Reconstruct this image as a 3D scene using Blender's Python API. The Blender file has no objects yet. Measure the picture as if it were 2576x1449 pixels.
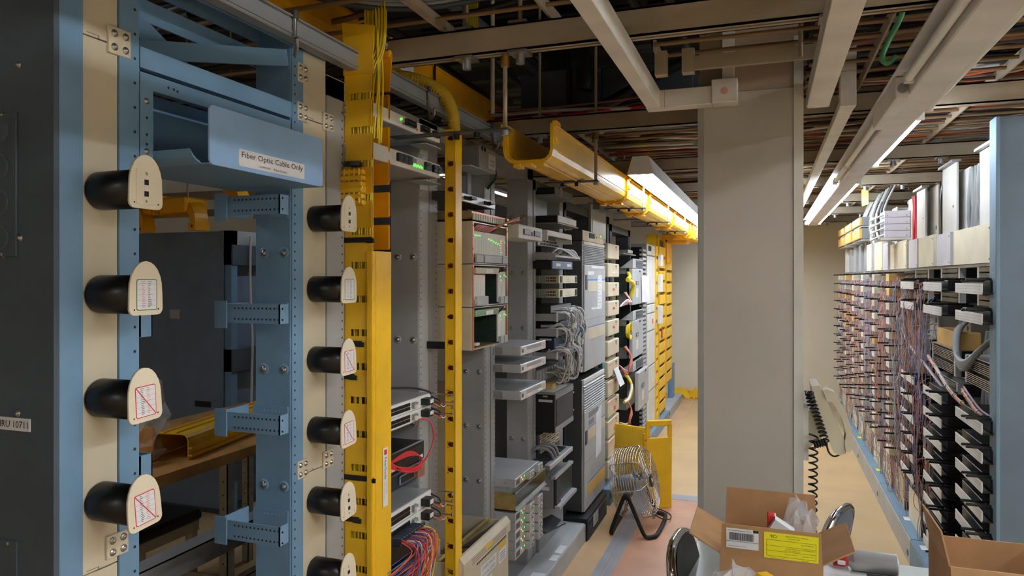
import bpy, math, random
from mathutils import Matrix, Vector

# ------------------------------------------------------------------ camera
F, UC, VH, CH = 1792.0, 1288.0, 700.0, 1.65      # focal length (px), centre column, horizon row, eye height (m)
TH = math.atan(642.0 / F)
SN, CS = math.sin(TH), math.cos(TH)
scene = bpy.context.scene
cam_d = bpy.data.cameras.new('camera')
cam = bpy.data.objects.new('camera', cam_d)
scene.collection.objects.link(cam)
cam.location = (0, 0, CH)
cam.rotation_euler = (math.pi / 2, 0, TH)
cam_d.sensor_width = 36.0
cam_d.lens = F / 2576 * 36.0
cam_d.shift_y = -(1449 / 2 - VH) / 2576
cam_d.clip_start = 0.02
scene.camera = cam

# ------------------------------------------------------------------ world and exposure
world = bpy.data.worlds.new('world')
scene.world = world
world.use_nodes = True
world.node_tree.nodes['Background'].inputs[0].default_value = (0.6, 0.62, 0.66, 1)
world.node_tree.nodes['Background'].inputs[1].default_value = 0.03
scene.view_settings.view_transform = 'Standard'
scene.view_settings.look = 'None'
scene.view_settings.gamma = 1
scene.view_settings.use_curve_mapping = False
scene.view_settings.exposure = 0.4
COOL, WARM = (0.80, 0.92, 1.07), (0.91, 0.95, 1.0)
TUBE_COOL, TUBE_WARM = 30.0, 98.0                # emission of the fluorescent tubes

# ------------------------------------------------------------------ materials
def lin(c):
    return tuple(((x / 255) / 12.92 if x / 255 <= 0.04045 else ((x / 255 + 0.055) / 1.055) ** 2.4) for x in c)
MATS = {}
def mk(name, rgb, rough=0.5, metal=0.0, var=0.06, scale=6.0, bump=0.0, bscale=120.0, emit=0.0, alpha=1.0, trans=0.0, spec=0.5, coat=0.0):
    m = bpy.data.materials.new(name); m.use_nodes = True
    nt = m.node_tree; b = nt.nodes['Principled BSDF']
    c = lin(rgb)
    tc = nt.nodes.new('ShaderNodeTexCoord')
    if var > 0:
        n = nt.nodes.new('ShaderNodeTexNoise'); n.inputs['Scale'].default_value = scale; n.inputs['Detail'].default_value = 4
        nt.links.new(tc.outputs['Object'], n.inputs['Vector'])
        r = nt.nodes.new('ShaderNodeValToRGB')
        r.color_ramp.elements[0].position = 0.3; r.color_ramp.elements[1].position = 0.7
        r.color_ramp.elements[0].color = tuple(max(0, x * (1 - var * 1.6)) for x in c) + (1,)
        r.color_ramp.elements[1].color = tuple(min(1, x * (1 + var * 1.6)) for x in c) + (1,)
        nt.links.new(n.outputs['Fac'], r.inputs['Fac']); nt.links.new(r.outputs['Color'], b.inputs['Base Color'])
    else:
        b.inputs['Base Color'].default_value = c + (1,)
    if bump > 0:
        n2 = nt.nodes.new('ShaderNodeTexNoise'); n2.inputs['Scale'].default_value = bscale; n2.inputs['Detail'].default_value = 3
        nt.links.new(tc.outputs['Object'], n2.inputs['Vector'])
        bp = nt.nodes.new('ShaderNodeBump'); bp.inputs['Strength'].default_value = bump; bp.inputs['Distance'].default_value = 0.002
        nt.links.new(n2.outputs['Fac'], bp.inputs['Height']); nt.links.new(bp.outputs['Normal'], b.inputs['Normal'])
    b.inputs['Roughness'].default_value = rough; b.inputs['Metallic'].default_value = metal
    b.inputs['Specular IOR Level'].default_value = spec
    b.inputs['Coat Weight'].default_value = coat
    if emit: b.inputs['Emission Color'].default_value = c + (1,); b.inputs['Emission Strength'].default_value = emit
    b.inputs['Alpha'].default_value = alpha; b.inputs['Transmission Weight'].default_value = trans
    MATS[name] = m
    return m
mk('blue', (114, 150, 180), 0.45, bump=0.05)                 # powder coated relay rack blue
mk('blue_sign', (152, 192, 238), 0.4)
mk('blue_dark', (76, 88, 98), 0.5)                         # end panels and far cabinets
mk('blue_panel', (104, 122, 140), 0.5)
mk('blue_slate', (112, 128, 150), 0.55)
mk('blue_guard', (118, 146, 166), 0.5)
mk('grey_rack', (164, 165, 165), 0.45, 0.0)                 # grey painted racks
mk('grey_light', (176, 178, 178), 0.45)
mk('grey_mid', (140, 142, 143), 0.45)
mk('grey_dark', (66, 69, 73), 0.5)
mk('beige', (206, 194, 168), 0.5)
mk('beige_face', (232, 220, 194), 0.5)
mk('beige_box', (206, 192, 164), 0.55)
mk('cream', (236, 228, 200), 0.5)
mk('white', (236, 234, 230), 0.5)
mk('offwhite', (222, 220, 212), 0.5)
mk('lilac_white', (214, 212, 218), 0.5)
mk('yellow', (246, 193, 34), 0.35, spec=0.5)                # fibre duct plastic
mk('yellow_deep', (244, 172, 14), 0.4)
mk('yellow_cable', (240, 212, 40), 0.45)
mk('yellow_soft', (226, 190, 60), 0.5)
mk('yellow_paper', (250, 236, 20), 0.6)
mk('black', (22, 22, 24), 0.4)
mk('black_gloss', (16, 16, 18), 0.3)
mk('black_rubber', (26, 26, 28), 0.7)
mk('vinyl_black', (24, 24, 26), 0.4, bump=0.2)
mk('vinyl_blue', (104, 112, 128), 0.5, bump=0.2)
mk('navy', (34, 42, 60), 0.45)
mk('steel', (176, 172, 164), 0.32, 0.9)
mk('galv', (168, 170, 168), 0.42, 0.75, var=0.12, scale=30)
mk('zinc_gold', (206, 182, 118), 0.35, 0.8, var=0.15, scale=20)
mk('brass', (196, 150, 70), 0.35, 0.9)
mk('chrome', (210, 210, 212), 0.12, 1.0, var=0)
mk('alu', (196, 198, 200), 0.35, 0.35)
mk('strut', (168, 152, 128), 0.55, 0.0, var=0.1, scale=4)   # overhead strut, tan with slight random variation
mk('rod', (146, 116, 78), 0.5, 0.2)                          # ladder rungs
mk('trunking', (228, 222, 212), 0.5)
mk('fixture', (226, 222, 220), 0.45)
mk('column_paint', (180, 173, 162), 0.6, var=0.05, scale=2, bump=0.1)
mk('column_tan', (166, 146, 124), 0.7, var=0.05, scale=2)
mk('corner_guard', (206, 202, 192), 0.5)
mk('corner_grey', (150, 148, 142), 0.5)
mk('wall_paint', (238, 228, 206), 0.7, var=0.03, scale=1.5, bump=0.1)
mk('wood_base', (190, 150, 110), 0.6)
mk('ceiling_dark', (70, 68, 66), 0.9, var=0.2, scale=2)
mk('deck', (84, 78, 72), 0.7, var=0.15, scale=3)
mk('duct_grey', (74, 78, 84), 0.5, 0.2, var=0.1)
mk('duct_black', (24, 25, 28), 0.35)
mk('floor_tan', (200, 168, 122), 0.45, var=0.05, scale=3, bump=0.04)
mk('floor_peach', (204, 168, 126), 0.4, var=0.06, scale=3)
mk('floor_pink', (192, 142, 114), 0.4, var=0.07, scale=4)
mk('tape_grey', (152, 152, 158), 0.5)
mk('cardboard', (176, 134, 92), 0.75, var=0.08, scale=10, bump=0.15)
mk('cardboard_in', (156, 114, 76), 0.8, var=0.08, scale=10)
mk('cardboard_edge', (196, 158, 116), 0.8)
mk('table_wood', (196, 146, 82), 0.45, var=0.2, scale=5)
mk('table_grey', (196, 204, 200), 0.35)
mk('paper', (232, 232, 234), 0.7)
mk('print_grey', (128, 128, 132), 0.7, var=0)
mk('print_dark', (40, 40, 44), 0.7, var=0)
mk('print_red', (214, 54, 54), 0.6, var=0)
mk('print_pink', (226, 160, 150), 0.6, var=0)
mk('print_green', (70, 120, 80), 0.6, var=0)
mk('phone', (202, 192, 166), 0.4)
mk('phone_in', (176, 160, 120), 0.5)
mk('red', (206, 50, 52), 0.4)
mk('red_cable', (206, 46, 56), 0.45)
mk('orange_cable', (230, 100, 56), 0.5)
mk('pink_cable', (226, 150, 150), 0.5)
mk('purple_cable', (88, 72, 140), 0.5)
mk('blue_cable', (70, 130, 200), 0.5)
mk('teal_cable', (100, 170, 170), 0.5)
mk('green_cable', (86, 160, 110), 0.5)
mk('white_cable', (220, 220, 218), 0.5)
mk('grey_cable', (140, 142, 142), 0.5)
mk('dark_cable', (50, 48, 48), 0.5)
mk('brown_cable', (150, 104, 84), 0.5)
mk('black_cable', (20, 20, 22), 0.35)
mk('wire_orange', (232, 150, 110), 0.6)
mk('wire_blue', (150, 166, 204), 0.6)
mk('wire_grey', (206, 200, 202), 0.6)
mk('wire_brown', (176, 140, 126), 0.6)
mk('wire_violet', (176, 156, 184), 0.6)
mk('pcb', (30, 46, 40), 0.5, var=0.3, scale=60)
mk('green_glass', (120, 150, 120), 0.4)
mk('tan_amber', (222, 180, 104), 0.5)
mk('can_metal', (190, 192, 194), 0.3, 0.35)
mk('copper', (206, 140, 106), 0.4, 0.6)
def led(n, rgb, e=1.8): mk(n, rgb, var=0, emit=e)
led('led_green', (70, 255, 60)); led('led_red', (255, 50, 60)); led('led_amber', (255, 150, 40))
# clear plastic film (bags)
m = mk('film', (235, 235, 238), 0.12, var=0, alpha=0.3); m = mk('blade', (150, 160, 172), 0.3, var=0, alpha=0.75)
for nm, col, e in (('tube_cool', COOL, TUBE_COOL), ('tube_warm', WARM, TUBE_WARM)):
    m = bpy.data.materials.new(nm); m.use_nodes = True
    b = m.node_tree.nodes['Principled BSDF']
    b.inputs['Emission Color'].default_value = col + (1,); b.inputs['Emission Strength'].default_value = e
    MATS[nm] = m
mk('tube_off', (232, 232, 228), 0.3, var=0)

# ------------------------------------------------------------------ geometry helpers
COL = scene.collection
V = Vector
class Fr:
    """a flat working frame: origin, right, up, out"""
    def __init__(s, o, a, b, n=None):
        s.o, s.a, s.b = V(o), V(a).normalized(), V(b).normalized()
        s.n = V(n).normalized() if n else s.a.cross(s.b)
    def p(s, a, b, n=0.0): return s.o + s.a * a + s.b * b + s.n * n
W = Fr((0, 0, 0), (1, 0, 0), (0, 1, 0))
def left_face(X, Y, Z): return Fr((X, Y, Z), (0, 1, 0), (0, 0, 1))     # faces +X (left row fronts)
def right_face(X, Y, Z): return Fr((X, Y, Z), (0, -1, 0), (0, 0, 1))   # faces -X (right frame fronts)
def near_face(X, Y, Z): return Fr((X, Y, Z), (1, 0, 0), (0, 0, 1))     # faces -Y (towards the viewer)

def ray(u, v):
    a = (u - UC) / F; b = -(v - VH) / F
    return CS * a - SN, SN * a + CS, b
def onX(u, v, X):
    d = ray(u, v); t = X / d[0]; return V((X, t * d[1], CH + t * d[2]))
def onY(u, v, Y):
    d = ray(u, v); t = Y / d[1]; return V((t * d[0], Y, CH + t * d[2]))
def onZ(u, v, Z):
    d = ray(u, v); t = (Z - CH) / d[2]; return V((t * d[0], t * d[1], Z))
def PY(u, X): return onX(u, 700, X).y
def PZ(u, v, X): return onX(u, v, X).z

_txt = {}
def text_mesh(s):
    if s not in _txt:
        c = bpy.data.curves.new('t', 'FONT'); c.body = s; c.align_x = 'CENTER'; c.align_y = 'CENTER'; c.resolution_u = 2
        o = bpy.data.objects.new('t', c); COL.objects.link(o)
        bpy.context.view_layer.update()
        me = bpy.data.meshes.new_from_object(o.evaluated_get(bpy.context.evaluated_depsgraph_get()))
        _txt[s] = ([tuple(v.co) for v in me.vertices], [tuple(p.vertices) for p in me.polygons])
        bpy.data.objects.remove(o); bpy.data.curves.remove(c); bpy.data.meshes.remove(me)
    return _txt[s]

class MB:
    def __init__(s, mat='grey_rack'):
        s.v, s.f, s.mi, s.sm, s.mats = [], [], [], [], []
        s.m = 0; s.use(mat)
    def use(s, mat):
        if mat not in s.mats: s.mats.append(mat)
        s.m = s.mats.index(mat); return s
    def add(s, vs, fs, smooth=False):
        k = len(s.v); s.v += [tuple(p) for p in vs]
        for f in fs: s.f.append(tuple(i + k for i in f)); s.mi.append(s.m); s.sm.append(smooth)
        return s
    def box(s, a0, a1, b0, b1, n0, n1, fr=W, bev=0.0):
        if a0 > a1: a0, a1 = a1, a0
        if b0 > b1: b0, b1 = b1, b0
        if n0 > n1: n0, n1 = n1, n0
        bev = min(bev, (a1 - a0) * .3, (b1 - b0) * .3, (n1 - n0) * .3)
        if bev <= 1e-5:
            vs = [fr.p(a, b, n) for n in (n0, n1) for b in (b0, b1) for a in (a0, a1)]
            return s.add(vs, [(0, 2, 3, 1), (4, 5, 7, 6), (0, 1, 5, 4), (2, 6, 7, 3), (0, 4, 6, 2), (1, 3, 7, 5)])
        A, B, N = (a0, a1), (b0, b1), (n0, n1); vs = []; idx = {}
        for i in (0, 1):
            for j in (0, 1):
                for k in (0, 1):
                    sa, sb, sn = (1, -1)[i] * bev, (1, -1)[j] * bev, (1, -1)[k] * bev
                    for ax, q in enumerate(((0, sb, sn), (sa, 0, sn), (sa, sb, 0))):
                        idx[i, j, k, ax] = len(vs); vs.append(fr.p(A[i] + q[0], B[j] + q[1], N[k] + q[2]))
        fs = []
        for ax in range(3):
            for e in (0, 1):
                o = []
                for (x, y) in ((0, 0), (1, 0), (1, 1), (0, 1)):
                    t = [x, y]; t.insert(ax, e); o.append(idx[t[0], t[1], t[2], ax])
                fs.append(o if (e == 1) != (ax == 1) else o[::-1])
        for ax in range(3):
            o1, o2 = [q for q in range(3) if q != ax]
            for x in (0, 1):
                for y in (0, 1):
                    t0 = [0, 0, 0]; t0[o1] = x; t0[o2] = y; t1 = list(t0); t1[ax] = 1
                    fs.append((idx[(*t0, o1)], idx[(*t1, o1)], idx[(*t1, o2)], idx[(*t0, o2)]))
        for i in (0, 1):
            for j in (0, 1):
                for k in (0, 1): fs.append((idx[i, j, k, 0], idx[i, j, k, 1], idx[i, j, k, 2]))
        return s.add(vs, fs)
    def prism(s, poly, n0, n1, fr=W, smooth=False):
        k = len(poly)
        vs = [fr.p(a, b, n0) for a, b in poly] + [fr.p(a, b, n1) for a, b in poly]
        s.add(vs, [tuple(range(k))[::-1], tuple(range(k, 2 * k))])
        kk = len(s.v) - 2 * k
        for i in range(k):
            j = (i + 1) % k
            s.f.append((kk + i, kk + j, kk + k + j, kk + k + i)); s.mi.append(s.m); s.sm.append(smooth)
        return s
    def ring(s, outer, inner, n0, n1, fr=W):
        """frame between two outlines of the same count"""
        k = len(outer); vs = [fr.p(a, b, n) for n in (n0, n1) for P in (outer, inner) for a, b in P]; fs = []
        for i in range(k):
            j = (i + 1) % k
            fs += [(i, j, k + j, k + i), (2 * k + j, 2 * k + i, 3 * k + i, 3 * k + j), (j, i, 2 * k + i, 2 * k + j), (k + i, k + j, 3 * k + j, 3 * k + i)]
        return s.add(vs, fs)
    def cyl(s, p0, p1, r, n=10, r2=None, caps=True):
        p0, p1 = V(p0), V(p1); d = (p1 - p0).normalized()
        x = d.orthogonal().normalized(); y = d.cross(x); r2 = r if r2 is None else r2
        vs = []
        for p, q in ((p0, r), (p1, r2)):
            for i in range(n):
                t = 2 * math.pi * i / n; vs.append(p + (x * math.cos(t) + y * math.sin(t)) * q)
        s.add(vs, [(i, (i + 1) % n, n + (i + 1) % n, n + i) for i in range(n)], True)
        if caps: s.add(vs, [tuple(range(n))[::-1], tuple(range(n, 2 * n))])
        return s
    def lathe(s, prof, o, axis, n=20):
        """prof: list of (distance along axis, radius)"""
        o, d = V(o), V(axis).normalized(); x = d.orthogonal().normalized(); y = d.cross(x); vs = []
        for h, r in prof:
            for i in range(n):
                t = 2 * math.pi * i / n; vs.append(o + d * h + (x * math.cos(t) + y * math.sin(t)) * r)
        fs = [(k * n + i, k * n + (i + 1) % n, (k + 1) * n + (i + 1) % n, (k + 1) * n + i) for k in range(len(prof) - 1) for i in range(n)]
        return s.add(vs, fs, True)
    def tube(s, pts, r, n=6, smooth=True, seg=4, caps=True):
        P = [V(p) for p in pts]
        if seg > 1 and len(P) > 2:
            Q = []
            for i in range(len(P) - 1):
                a, b, c, d = P[max(i - 1, 0)], P[i], P[i + 1], P[min(i + 2, len(P) - 1)]
                for k in range(seg):
                    t = k / seg
                    Q.append(0.5 * ((2 * b) + (c - a) * t + (2 * a - 5 * b + 4 * c - d) * t * t + (3 * b - a - 3 * c + d) * t ** 3))
            Q.append(P[-1]); P = Q
        vs = []; x = None
        for i, p in enumerate(P):
            d = (P[min(i + 1, len(P) - 1)] - P[max(i - 1, 0)])
            d = d.normalized() if d.length > 1e-9 else V((0, 0, 1))
            if x is None: x = d.orthogonal().normalized()
            else:
                x = x - d * x.dot(d); x = x.normalized() if x.length > 1e-6 else d.orthogonal().normalized()
            y = d.cross(x)
            for k in range(n):
                t = 2 * math.pi * k / n; vs.append(p + (x * math.cos(t) + y * math.sin(t)) * r)
        L = len(P)
        fs = [(i * n + k, i * n + (k + 1) % n, (i + 1) * n + (k + 1) % n, (i + 1) * n + k) for i in range(L - 1) for k in range(n)]
        s.add(vs, fs, smooth)
        if caps: s.add(vs[:n] + vs[-n:], [tuple(range(n))[::-1], tuple(range(n, 2 * n))])
        return s
    def bolt(s, p, nrm, r=0.008, h=0.006, n=8):
        p, d = V(p), V(nrm).normalized()
        return s.lathe([(0, r * 1.5), (h * .2, r * 1.5), (h * .25, r), (h * .8, r * .8), (h, 0.0005)], p, d, n)
    def text(s, t, fr, a, b, size, n=0.0006):
        vs, fs = text_mesh(t)
        return s.add([fr.p(a + x * size, b + y * size, n) for x, y, z in vs], fs)
    def textw(s, t, fr, a, b, w, h=None, n=0.0006):
        """text scaled to the width w (and height h)"""
        vs, fs = text_mesh(t)
        x0 = min(q[0] for q in vs); x1 = max(q[0] for q in vs); y0 = min(q[1] for q in vs); y1 = max(q[1] for q in vs)
        k = w / max(x1 - x0, 1e-6); kh = h / max(y1 - y0, 1e-6) if h else k
        return s.add([fr.p(a + (x - (x0 + x1) / 2) * k, b + (y - (y0 + y1) / 2) * kh, n) for x, y, z in vs], fs)
    def xf(s, M):
        s.v = [tuple(M @ V(p)) for p in s.v]; return s
    def build(s, name, parent=None, origin=None):
        xs = [p[0] for p in s.v]; ys = [p[1] for p in s.v]; zs = [p[2] for p in s.v]
        o = V(origin) if origin else V(((min(xs) + max(xs)) / 2, (min(ys) + max(ys)) / 2, min(zs)))
        me = bpy.data.meshes.new(name)
        me.from_pydata([(p[0] - o.x, p[1] - o.y, p[2] - o.z) for p in s.v], [], s.f)
        for m in s.mats: me.materials.append(MATS[m])
        me.polygons.foreach_set('material_index', s.mi)
        me.polygons.foreach_set('use_smooth', s.sm)
        me.update()
        ob = bpy.data.objects.new(name, me); COL.objects.link(ob)
        WO[ob] = o
        if parent is not None: ob.parent = parent; ob.location = o - WO[parent]
        else: ob.location = o
        return ob
def stuff(mb, name, parent=None):
    o = mb.build(name, parent); o['kind'] = 'stuff'; return o
WO = {}
def thing(name, label, cat, loc, group=None, kind=None):
    o = bpy.data.objects.new(name, None); COL.objects.link(o); o.location = loc; WO[o] = V(loc)
    o.empty_display_size = 0.05
    return tag(o, label, cat, group, kind)
def tag(o, label=None, cat=None, group=None, kind=None):
    if label: o['label'] = label
    if cat: o['category'] = cat
    if group: o['group'] = group
    if kind: o['kind'] = kind
    return o
def struct(mb, name, parent=None):
    o = mb.build(name, parent); o['kind'] = 'structure'; return o
def copy_tree(o, d=(0, 0, 0), label=None, parent=None):
    c = o.copy(); COL.objects.link(c); c.location = V(o.location) + V(d)
    WO[c] = WO[o] + V(d)
    if parent is not None: c.parent = parent
    if label: c['label'] = label
    for ch in list(o.children):
        k = copy_tree(ch, (0, 0, 0), None, c)
        k.parent = c; k.location = ch.location; WO[k] = WO[ch] + V(d)
    return c
def rot_about(p, axis, ang):
    return Matrix.Translation(V(p)) @ Matrix.Rotation(ang, 4, axis) @ Matrix.Translation(-V(p))
def rrect(a0, a1, b0, b1, r, n=4):
    out = []
    for cx, cy, t0 in ((a1 - r, b1 - r, 0), (a0 + r, b1 - r, 90), (a0 + r, b0 + r, 180), (a1 - r, b0 + r, 270)):
        for i in range(n + 1):
            t = math.radians(t0 + 90 * i / n); out.append((cx + r * math.cos(t), cy + r * math.sin(t)))
    return out
def rnd(a, b): return random.uniform(a, b)
random.seed(11)
# ================================================================== light: fluorescent strips (the room's lamps and one added strip)
def strip_light(name, label, X, Y0, Y1, Z, tubes, group=None, style='batten', w=.17):
    """batten: spine, reflector wings and tubes [(dx, y0, y1, material)]"""
    t = thing(name, label, 'light', (X, (Y0 + Y1) / 2, Z), group)
    m = MB('fixture'); fz = Fr((X, 0, Z), (1, 0, 0), (0, 0, 1), (0, 1, 0))
    if style == 'hood':                                # deep trough reflector with closed ends
        op = [(-w / 2, 0), (-.046, .105), (.046, .105), (w / 2, 0)]; ip = [(w / 2 - .006, 0), (.042, .099), (-.042, .099), (-w / 2 + .006, 0)]
        k = 4; vs = [fz.p(a, b, n) for n in (Y0, Y1) for a, b in op + ip]; K = 8
        m.add(vs, [(j, (j + 1) % K, K + (j + 1) % K, K + j) for j in range(K)]); m.build('reflector', t)
        for y in (Y0, Y1 - .003): MB('fixture').prism(op, y, y + .003, fz).build('end_plate', t)
    elif style == 'wide':                              # broad housing with a bare tube on each side
        MB('fixture').box(X - .05, X + .05, Y0, Y1, Z - .012, Z + .075, bev=.004).build('spine', t)
        m.box(X - w / 2 - .012, X + w / 2 + .012, Y0, Y1, Z + .05, Z + .056).build('reflector', t)
    else:
        MB('fixture').box(X - .032, X + .032, Y0, Y1, Z + .012, Z + .075, bev=.003).build('spine', t)
        prof = [(-w / 2, 0), (-.034, .045), (.034, .045), (w / 2, 0), (w / 2, .006), (.036, .051), (-.036, .051), (-w / 2, .006)]
        m.prism(prof, Y0, Y1, Fr((X, 0, Z + .02), (1, 0, 0), (0, 0, 1), (0, 1, 0))); m.build('reflector', t)
    k = 0
    for dx, a, b, mt in tubes:
        MB(mt).cyl((X + dx, a, Z + (.03 if style == 'hood' else .012)), (X + dx, b, Z + (.03 if style == 'hood' else .012)), .0135, 10).build('tube', t)
        for y in (a - .012, b + .002): MB('white').box(X + dx - .014, X + dx + .014, y, y + .010, Z - .004, Z + .03).build('socket', t)
    return t
def runs(a, b, n, dxs, mt, gap=.05):
    L = (b - a) / n
    return [(dx, a + L * i + gap / 2, a + L * (i + 1) - gap / 2, mt) for i in range(n) for dx in dxs]
# right aisle: near tubes dead, one lit, then a lit run
tb = [(-.07, 1.35, 2.5, 'tube_off'), (.07, 1.75, 2.95, 'tube_off'), (.07, 3.12, 4.30, 'tube_cool'), (-.07, 3.2, 4.3, 'tube_off'), (-.07, 4.36, 4.98, 'tube_off')]
tb += runs(5.05, 8.75, 3, (-.07, .07), 'tube_cool')
lr_ = strip_light('strip_light', 'long white fluorescent strip over the right aisle, near half dark', .485, .4, 8.8, 2.262, tb, style='wide')
MB('fixture').box(.395, .437, 2.62, 3.14, 2.235, 2.31, bev=.004).build('ballast_cover', lr_)
MB('grey_mid').cyl((.416, 2.62, 2.27), (.416, 2.612, 2.27), .016, 14).build('knockout', lr_)
for y in (1.2, 3.0, 4.9, 7.0): MB('grey_mid').box(.46, .51, y, y + .04, 2.33, 2.36).build('hanger', lr_)
# left aisle side, beyond the yellow duct
strip_light('strip_light', 'bright white fluorescent strip beside the long yellow duct', -.69, 4.12, 9.6, 2.25, runs(4.2, 9.5, 4, (-.025, .025), 'tube_cool'), style='hood', w=.155)
# lamps of the neighbouring aisle and behind the viewer
strip_light('strip_light', 'fluorescent strip over the next aisle behind the racks', -2.7, 3.6, 9.2, 2.55, runs(3.7, 9.1, 4, (0,), 'tube_cool'))
strip_light('strip_light', 'warm fluorescent strip over the aisle behind the viewer', -.25, -2.8, -.6, 2.62, runs(-2.7, -1.6, 1, (0,), 'tube_warm'))
strip_light('strip_light', 'warm fluorescent strip over the open floor right of the viewer', 1.5, -1.2, 2.6, 2.62, runs(-.2, 2.5, 2, (-.04, .04), 'tube_warm'))
strip_light('strip_light', 'added warm fluorescent strip along the right wall beside the viewer', 2.5, -1.2, 2.6, 2.62, runs(-1.1, 2.5, 3, (0,), 'tube_warm'))  # unseen strip added to raise the light on the near column and racks
strip_light('strip_light', 'warm fluorescent strip over the next aisle beside the viewer', -2.9, -2.6, 2.2, 2.62, runs(.6, 2.1, 1, (0,), 'tube_warm'))
# ================================================================== room shell
fl = struct(MB('floor_tan').box(-7, 3.2, -3, 10.4, -0.1, 0), 'floor')
o = MB('floor_pink').box(-0.82, -0.1, -3, 5.40, 0, 0.003).build('floor_inlay', fl)
o = MB('floor_peach').box(-1.07, -0.92, -3, 10.4, 0, 0.0025).build('floor_border', fl)
m = MB('tape_grey').box(-0.92, -0.868, -3, 5.55, 0, 0.0042); m.build('floor_tape', fl)
m = MB('tape_grey').box(-0.862, -0.815, -3, 5.40, 0, 0.0042); m.build('floor_tape', fl)
m = MB('tape_grey').box(-0.815, -0.1, 5.40, 5.53, 0, 0.0045); m.build('floor_tape', fl)
wb = struct(MB('wall_paint').box(-7, 3.2, 10.4, 10.55, 0, 3.4), 'wall_back')
struct(MB('wall_paint').box(-7.15, -7, -3, 10.55, 0, 3.4), 'wall_left')
struct(MB('wall_paint').box(3.2, 3.35, -3, 10.55, 0, 3.4), 'wall_right')
struct(MB('wall_paint').box(-7, 3.2, -3.15, -3, 0, 3.4), 'wall_front')
ce = struct(MB('ceiling_dark').box(-7.15, 3.35, -3.15, 10.55, 3.4, 3.5), 'ceiling')
for i in range(28):                                   # ribs of the roof deck
    y = -2.8 + i * 0.47
    MB('deck').prism([(-0.05, 0), (0.05, 0), (0.09, 0.07), (-0.09, 0.07)], -7, 3.2, Fr((0, y, 3.33), (0, 1, 0), (0, 0, 1), (1, 0, 0))).build('deck_rib', ce)

# ---- column with corner guards and its raceway
cx0, cx1, cy0, cy1 = -0.241, 0.118, 2.75, 3.11
col = MB('column_paint').box(cx0, cx1, cy0, cy1, 0, 2.34, bev=0.004).use('column_tan').box(cx0 + .002, cx1 - .002, cy0 + .002, cy1 - .002, 2.34, 3.4)
column = struct(col, 'column')
g = MB('corner_grey')
g.box(cx0 - .004, cx0 + .018, cy0 - .004, cy0, 0, 2.38).box(cx0 - .004, cx0, cy0, cy0 + .03, 0, 2.38); g.build('corner_guard', column)
g = MB('corner_guard')
g.box(cx1 - .028, cx1 + .004, cy0 - .004, cy0, 0, 2.52).box(cx1, cx1 + .004, cy0, cy0 + .03, 0, 2.52); g.build('corner_guard', column)
tag(column, kind='structure')
# ================================================================== blue relay rack nearest the viewer (left)
XF = -1.22
ZT = 2.36
def holes(mb, fr, pts, r=0.004, mat='print_dark', d=0.0008):
    mb.use(mat)
    for a, b in pts:
        k = 8; c = fr.p(a, b, d)
        vs = [c + (fr.a * math.cos(2 * math.pi * i / k) + fr.b * math.sin(2 * math.pi * i / k)) * r for i in range(k)]
        mb.add(vs, [tuple(range(k))])
    return mb

# ---- end panel that closes the row
y0, y1 = 0.938, 0.997
t = thing('end_panel', 'dark blue steel end panel closing the row, with number plate', 'panel', (-1.4, y0, 0))
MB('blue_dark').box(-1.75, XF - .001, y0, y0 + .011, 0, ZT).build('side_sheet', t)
MB('blue').box(XF - .03, XF, y0 + .011, y1, 0, ZT, bev=.001).build('front_edge', t)
nf = near_face(0, y0, 0)
def nx(u, v): p = onY(u, v, y0); return p.x, p.z
for u, v in ((47, 163), (8, 289), (50, 598), (8, 640), (45, 1040), (22, 1366)):
    x, z = nx(u, v); MB('steel').bolt((x, y0, z), (0, -1, 0), .0045, .005).build('bolt', t)
xa, za = nx(45, 283); xb, zb = nx(45, 645)
pl = MB('blue_dark').box(xa - .12, xa, zb, za, 0, .004, nf, bev=.001).build('vent_plate', t)
for k, v in enumerate((330, 420, 510, 598)):
    x, z = nx(8, v)
    m = MB('blue_dark').lathe([(.004, .024), (.0055, .022), (.005, .019), (.0045, .017), (.0045, 0)], (x - .004, y0 - .0005, z), (0, -1, 0), 20); m.build('knockout', pl)
xa, za = nx(77, 1055); xb, zb = nx(77, 1086)
m = MB('paper').box(xa - .105, xa, zb - .0005, za + .0005, 0, .0015, nf).use('print_dark').textw('THRU 10711', nf, xa - .0515, (za + zb) / 2, .094, .013, .002)
tag(m.build('number_plate', t), 'white plate reading THRU 10711')
xa, za = nx(44, 1362)
MB('blue_dark').box(xa - .12, xa, za - .12, za, 0, .003, nf).build('cover_plate', t)

# ---- the rack itself
def upright(t, Y0, Y1, web, depth=.118, mat='blue', z1=ZT, hole=True, bolts=(), hstep=.05, pit=True):
    """channel: front flange Y0..Y1 at XF, web at Y=web going back"""
    m = MB(mat)
    m.box(XF - .005, XF, Y0, Y1, .1, z1)
    m.box(XF - depth, XF - .005, web - .003, web + .003, .1, z1)
    m.box(XF - depth, XF - depth + .005, Y0, Y1, .1, z1)
    m.box(XF - depth - .03, XF + .0, Y0 - .002, Y1 + .002, 0.0, .1)
    if hole:
        fr = left_face(XF, 0, 0)
        yy = Y0 + .011 if web <= (Y0 + Y1) / 2 else Y1 - .011
        n = int((z1 - .3) / hstep)
        holes(m, fr, [(yy, .25 + i * hstep) for i in range(n)], .0032)
    up = m.build('upright', t)
    for z in bolts:
        for xx in (-.024, -.09):
            b = MB(mat).lathe([(0, .016), (.002, .014), (.0025, .010)], (XF + xx, web - .003, z), (0, -1, 0), 12)
            b.use('steel').bolt((XF + xx, web - .0045, z), (0, -1, 0), .0055, .006)
            b.build('bolt', up)
    return up
t = rack0 = thing('relay_rack', 'blue steel relay rack with perforated cable brackets in the foreground', 'rack', (XF - .06, 1.36, 0))
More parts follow.
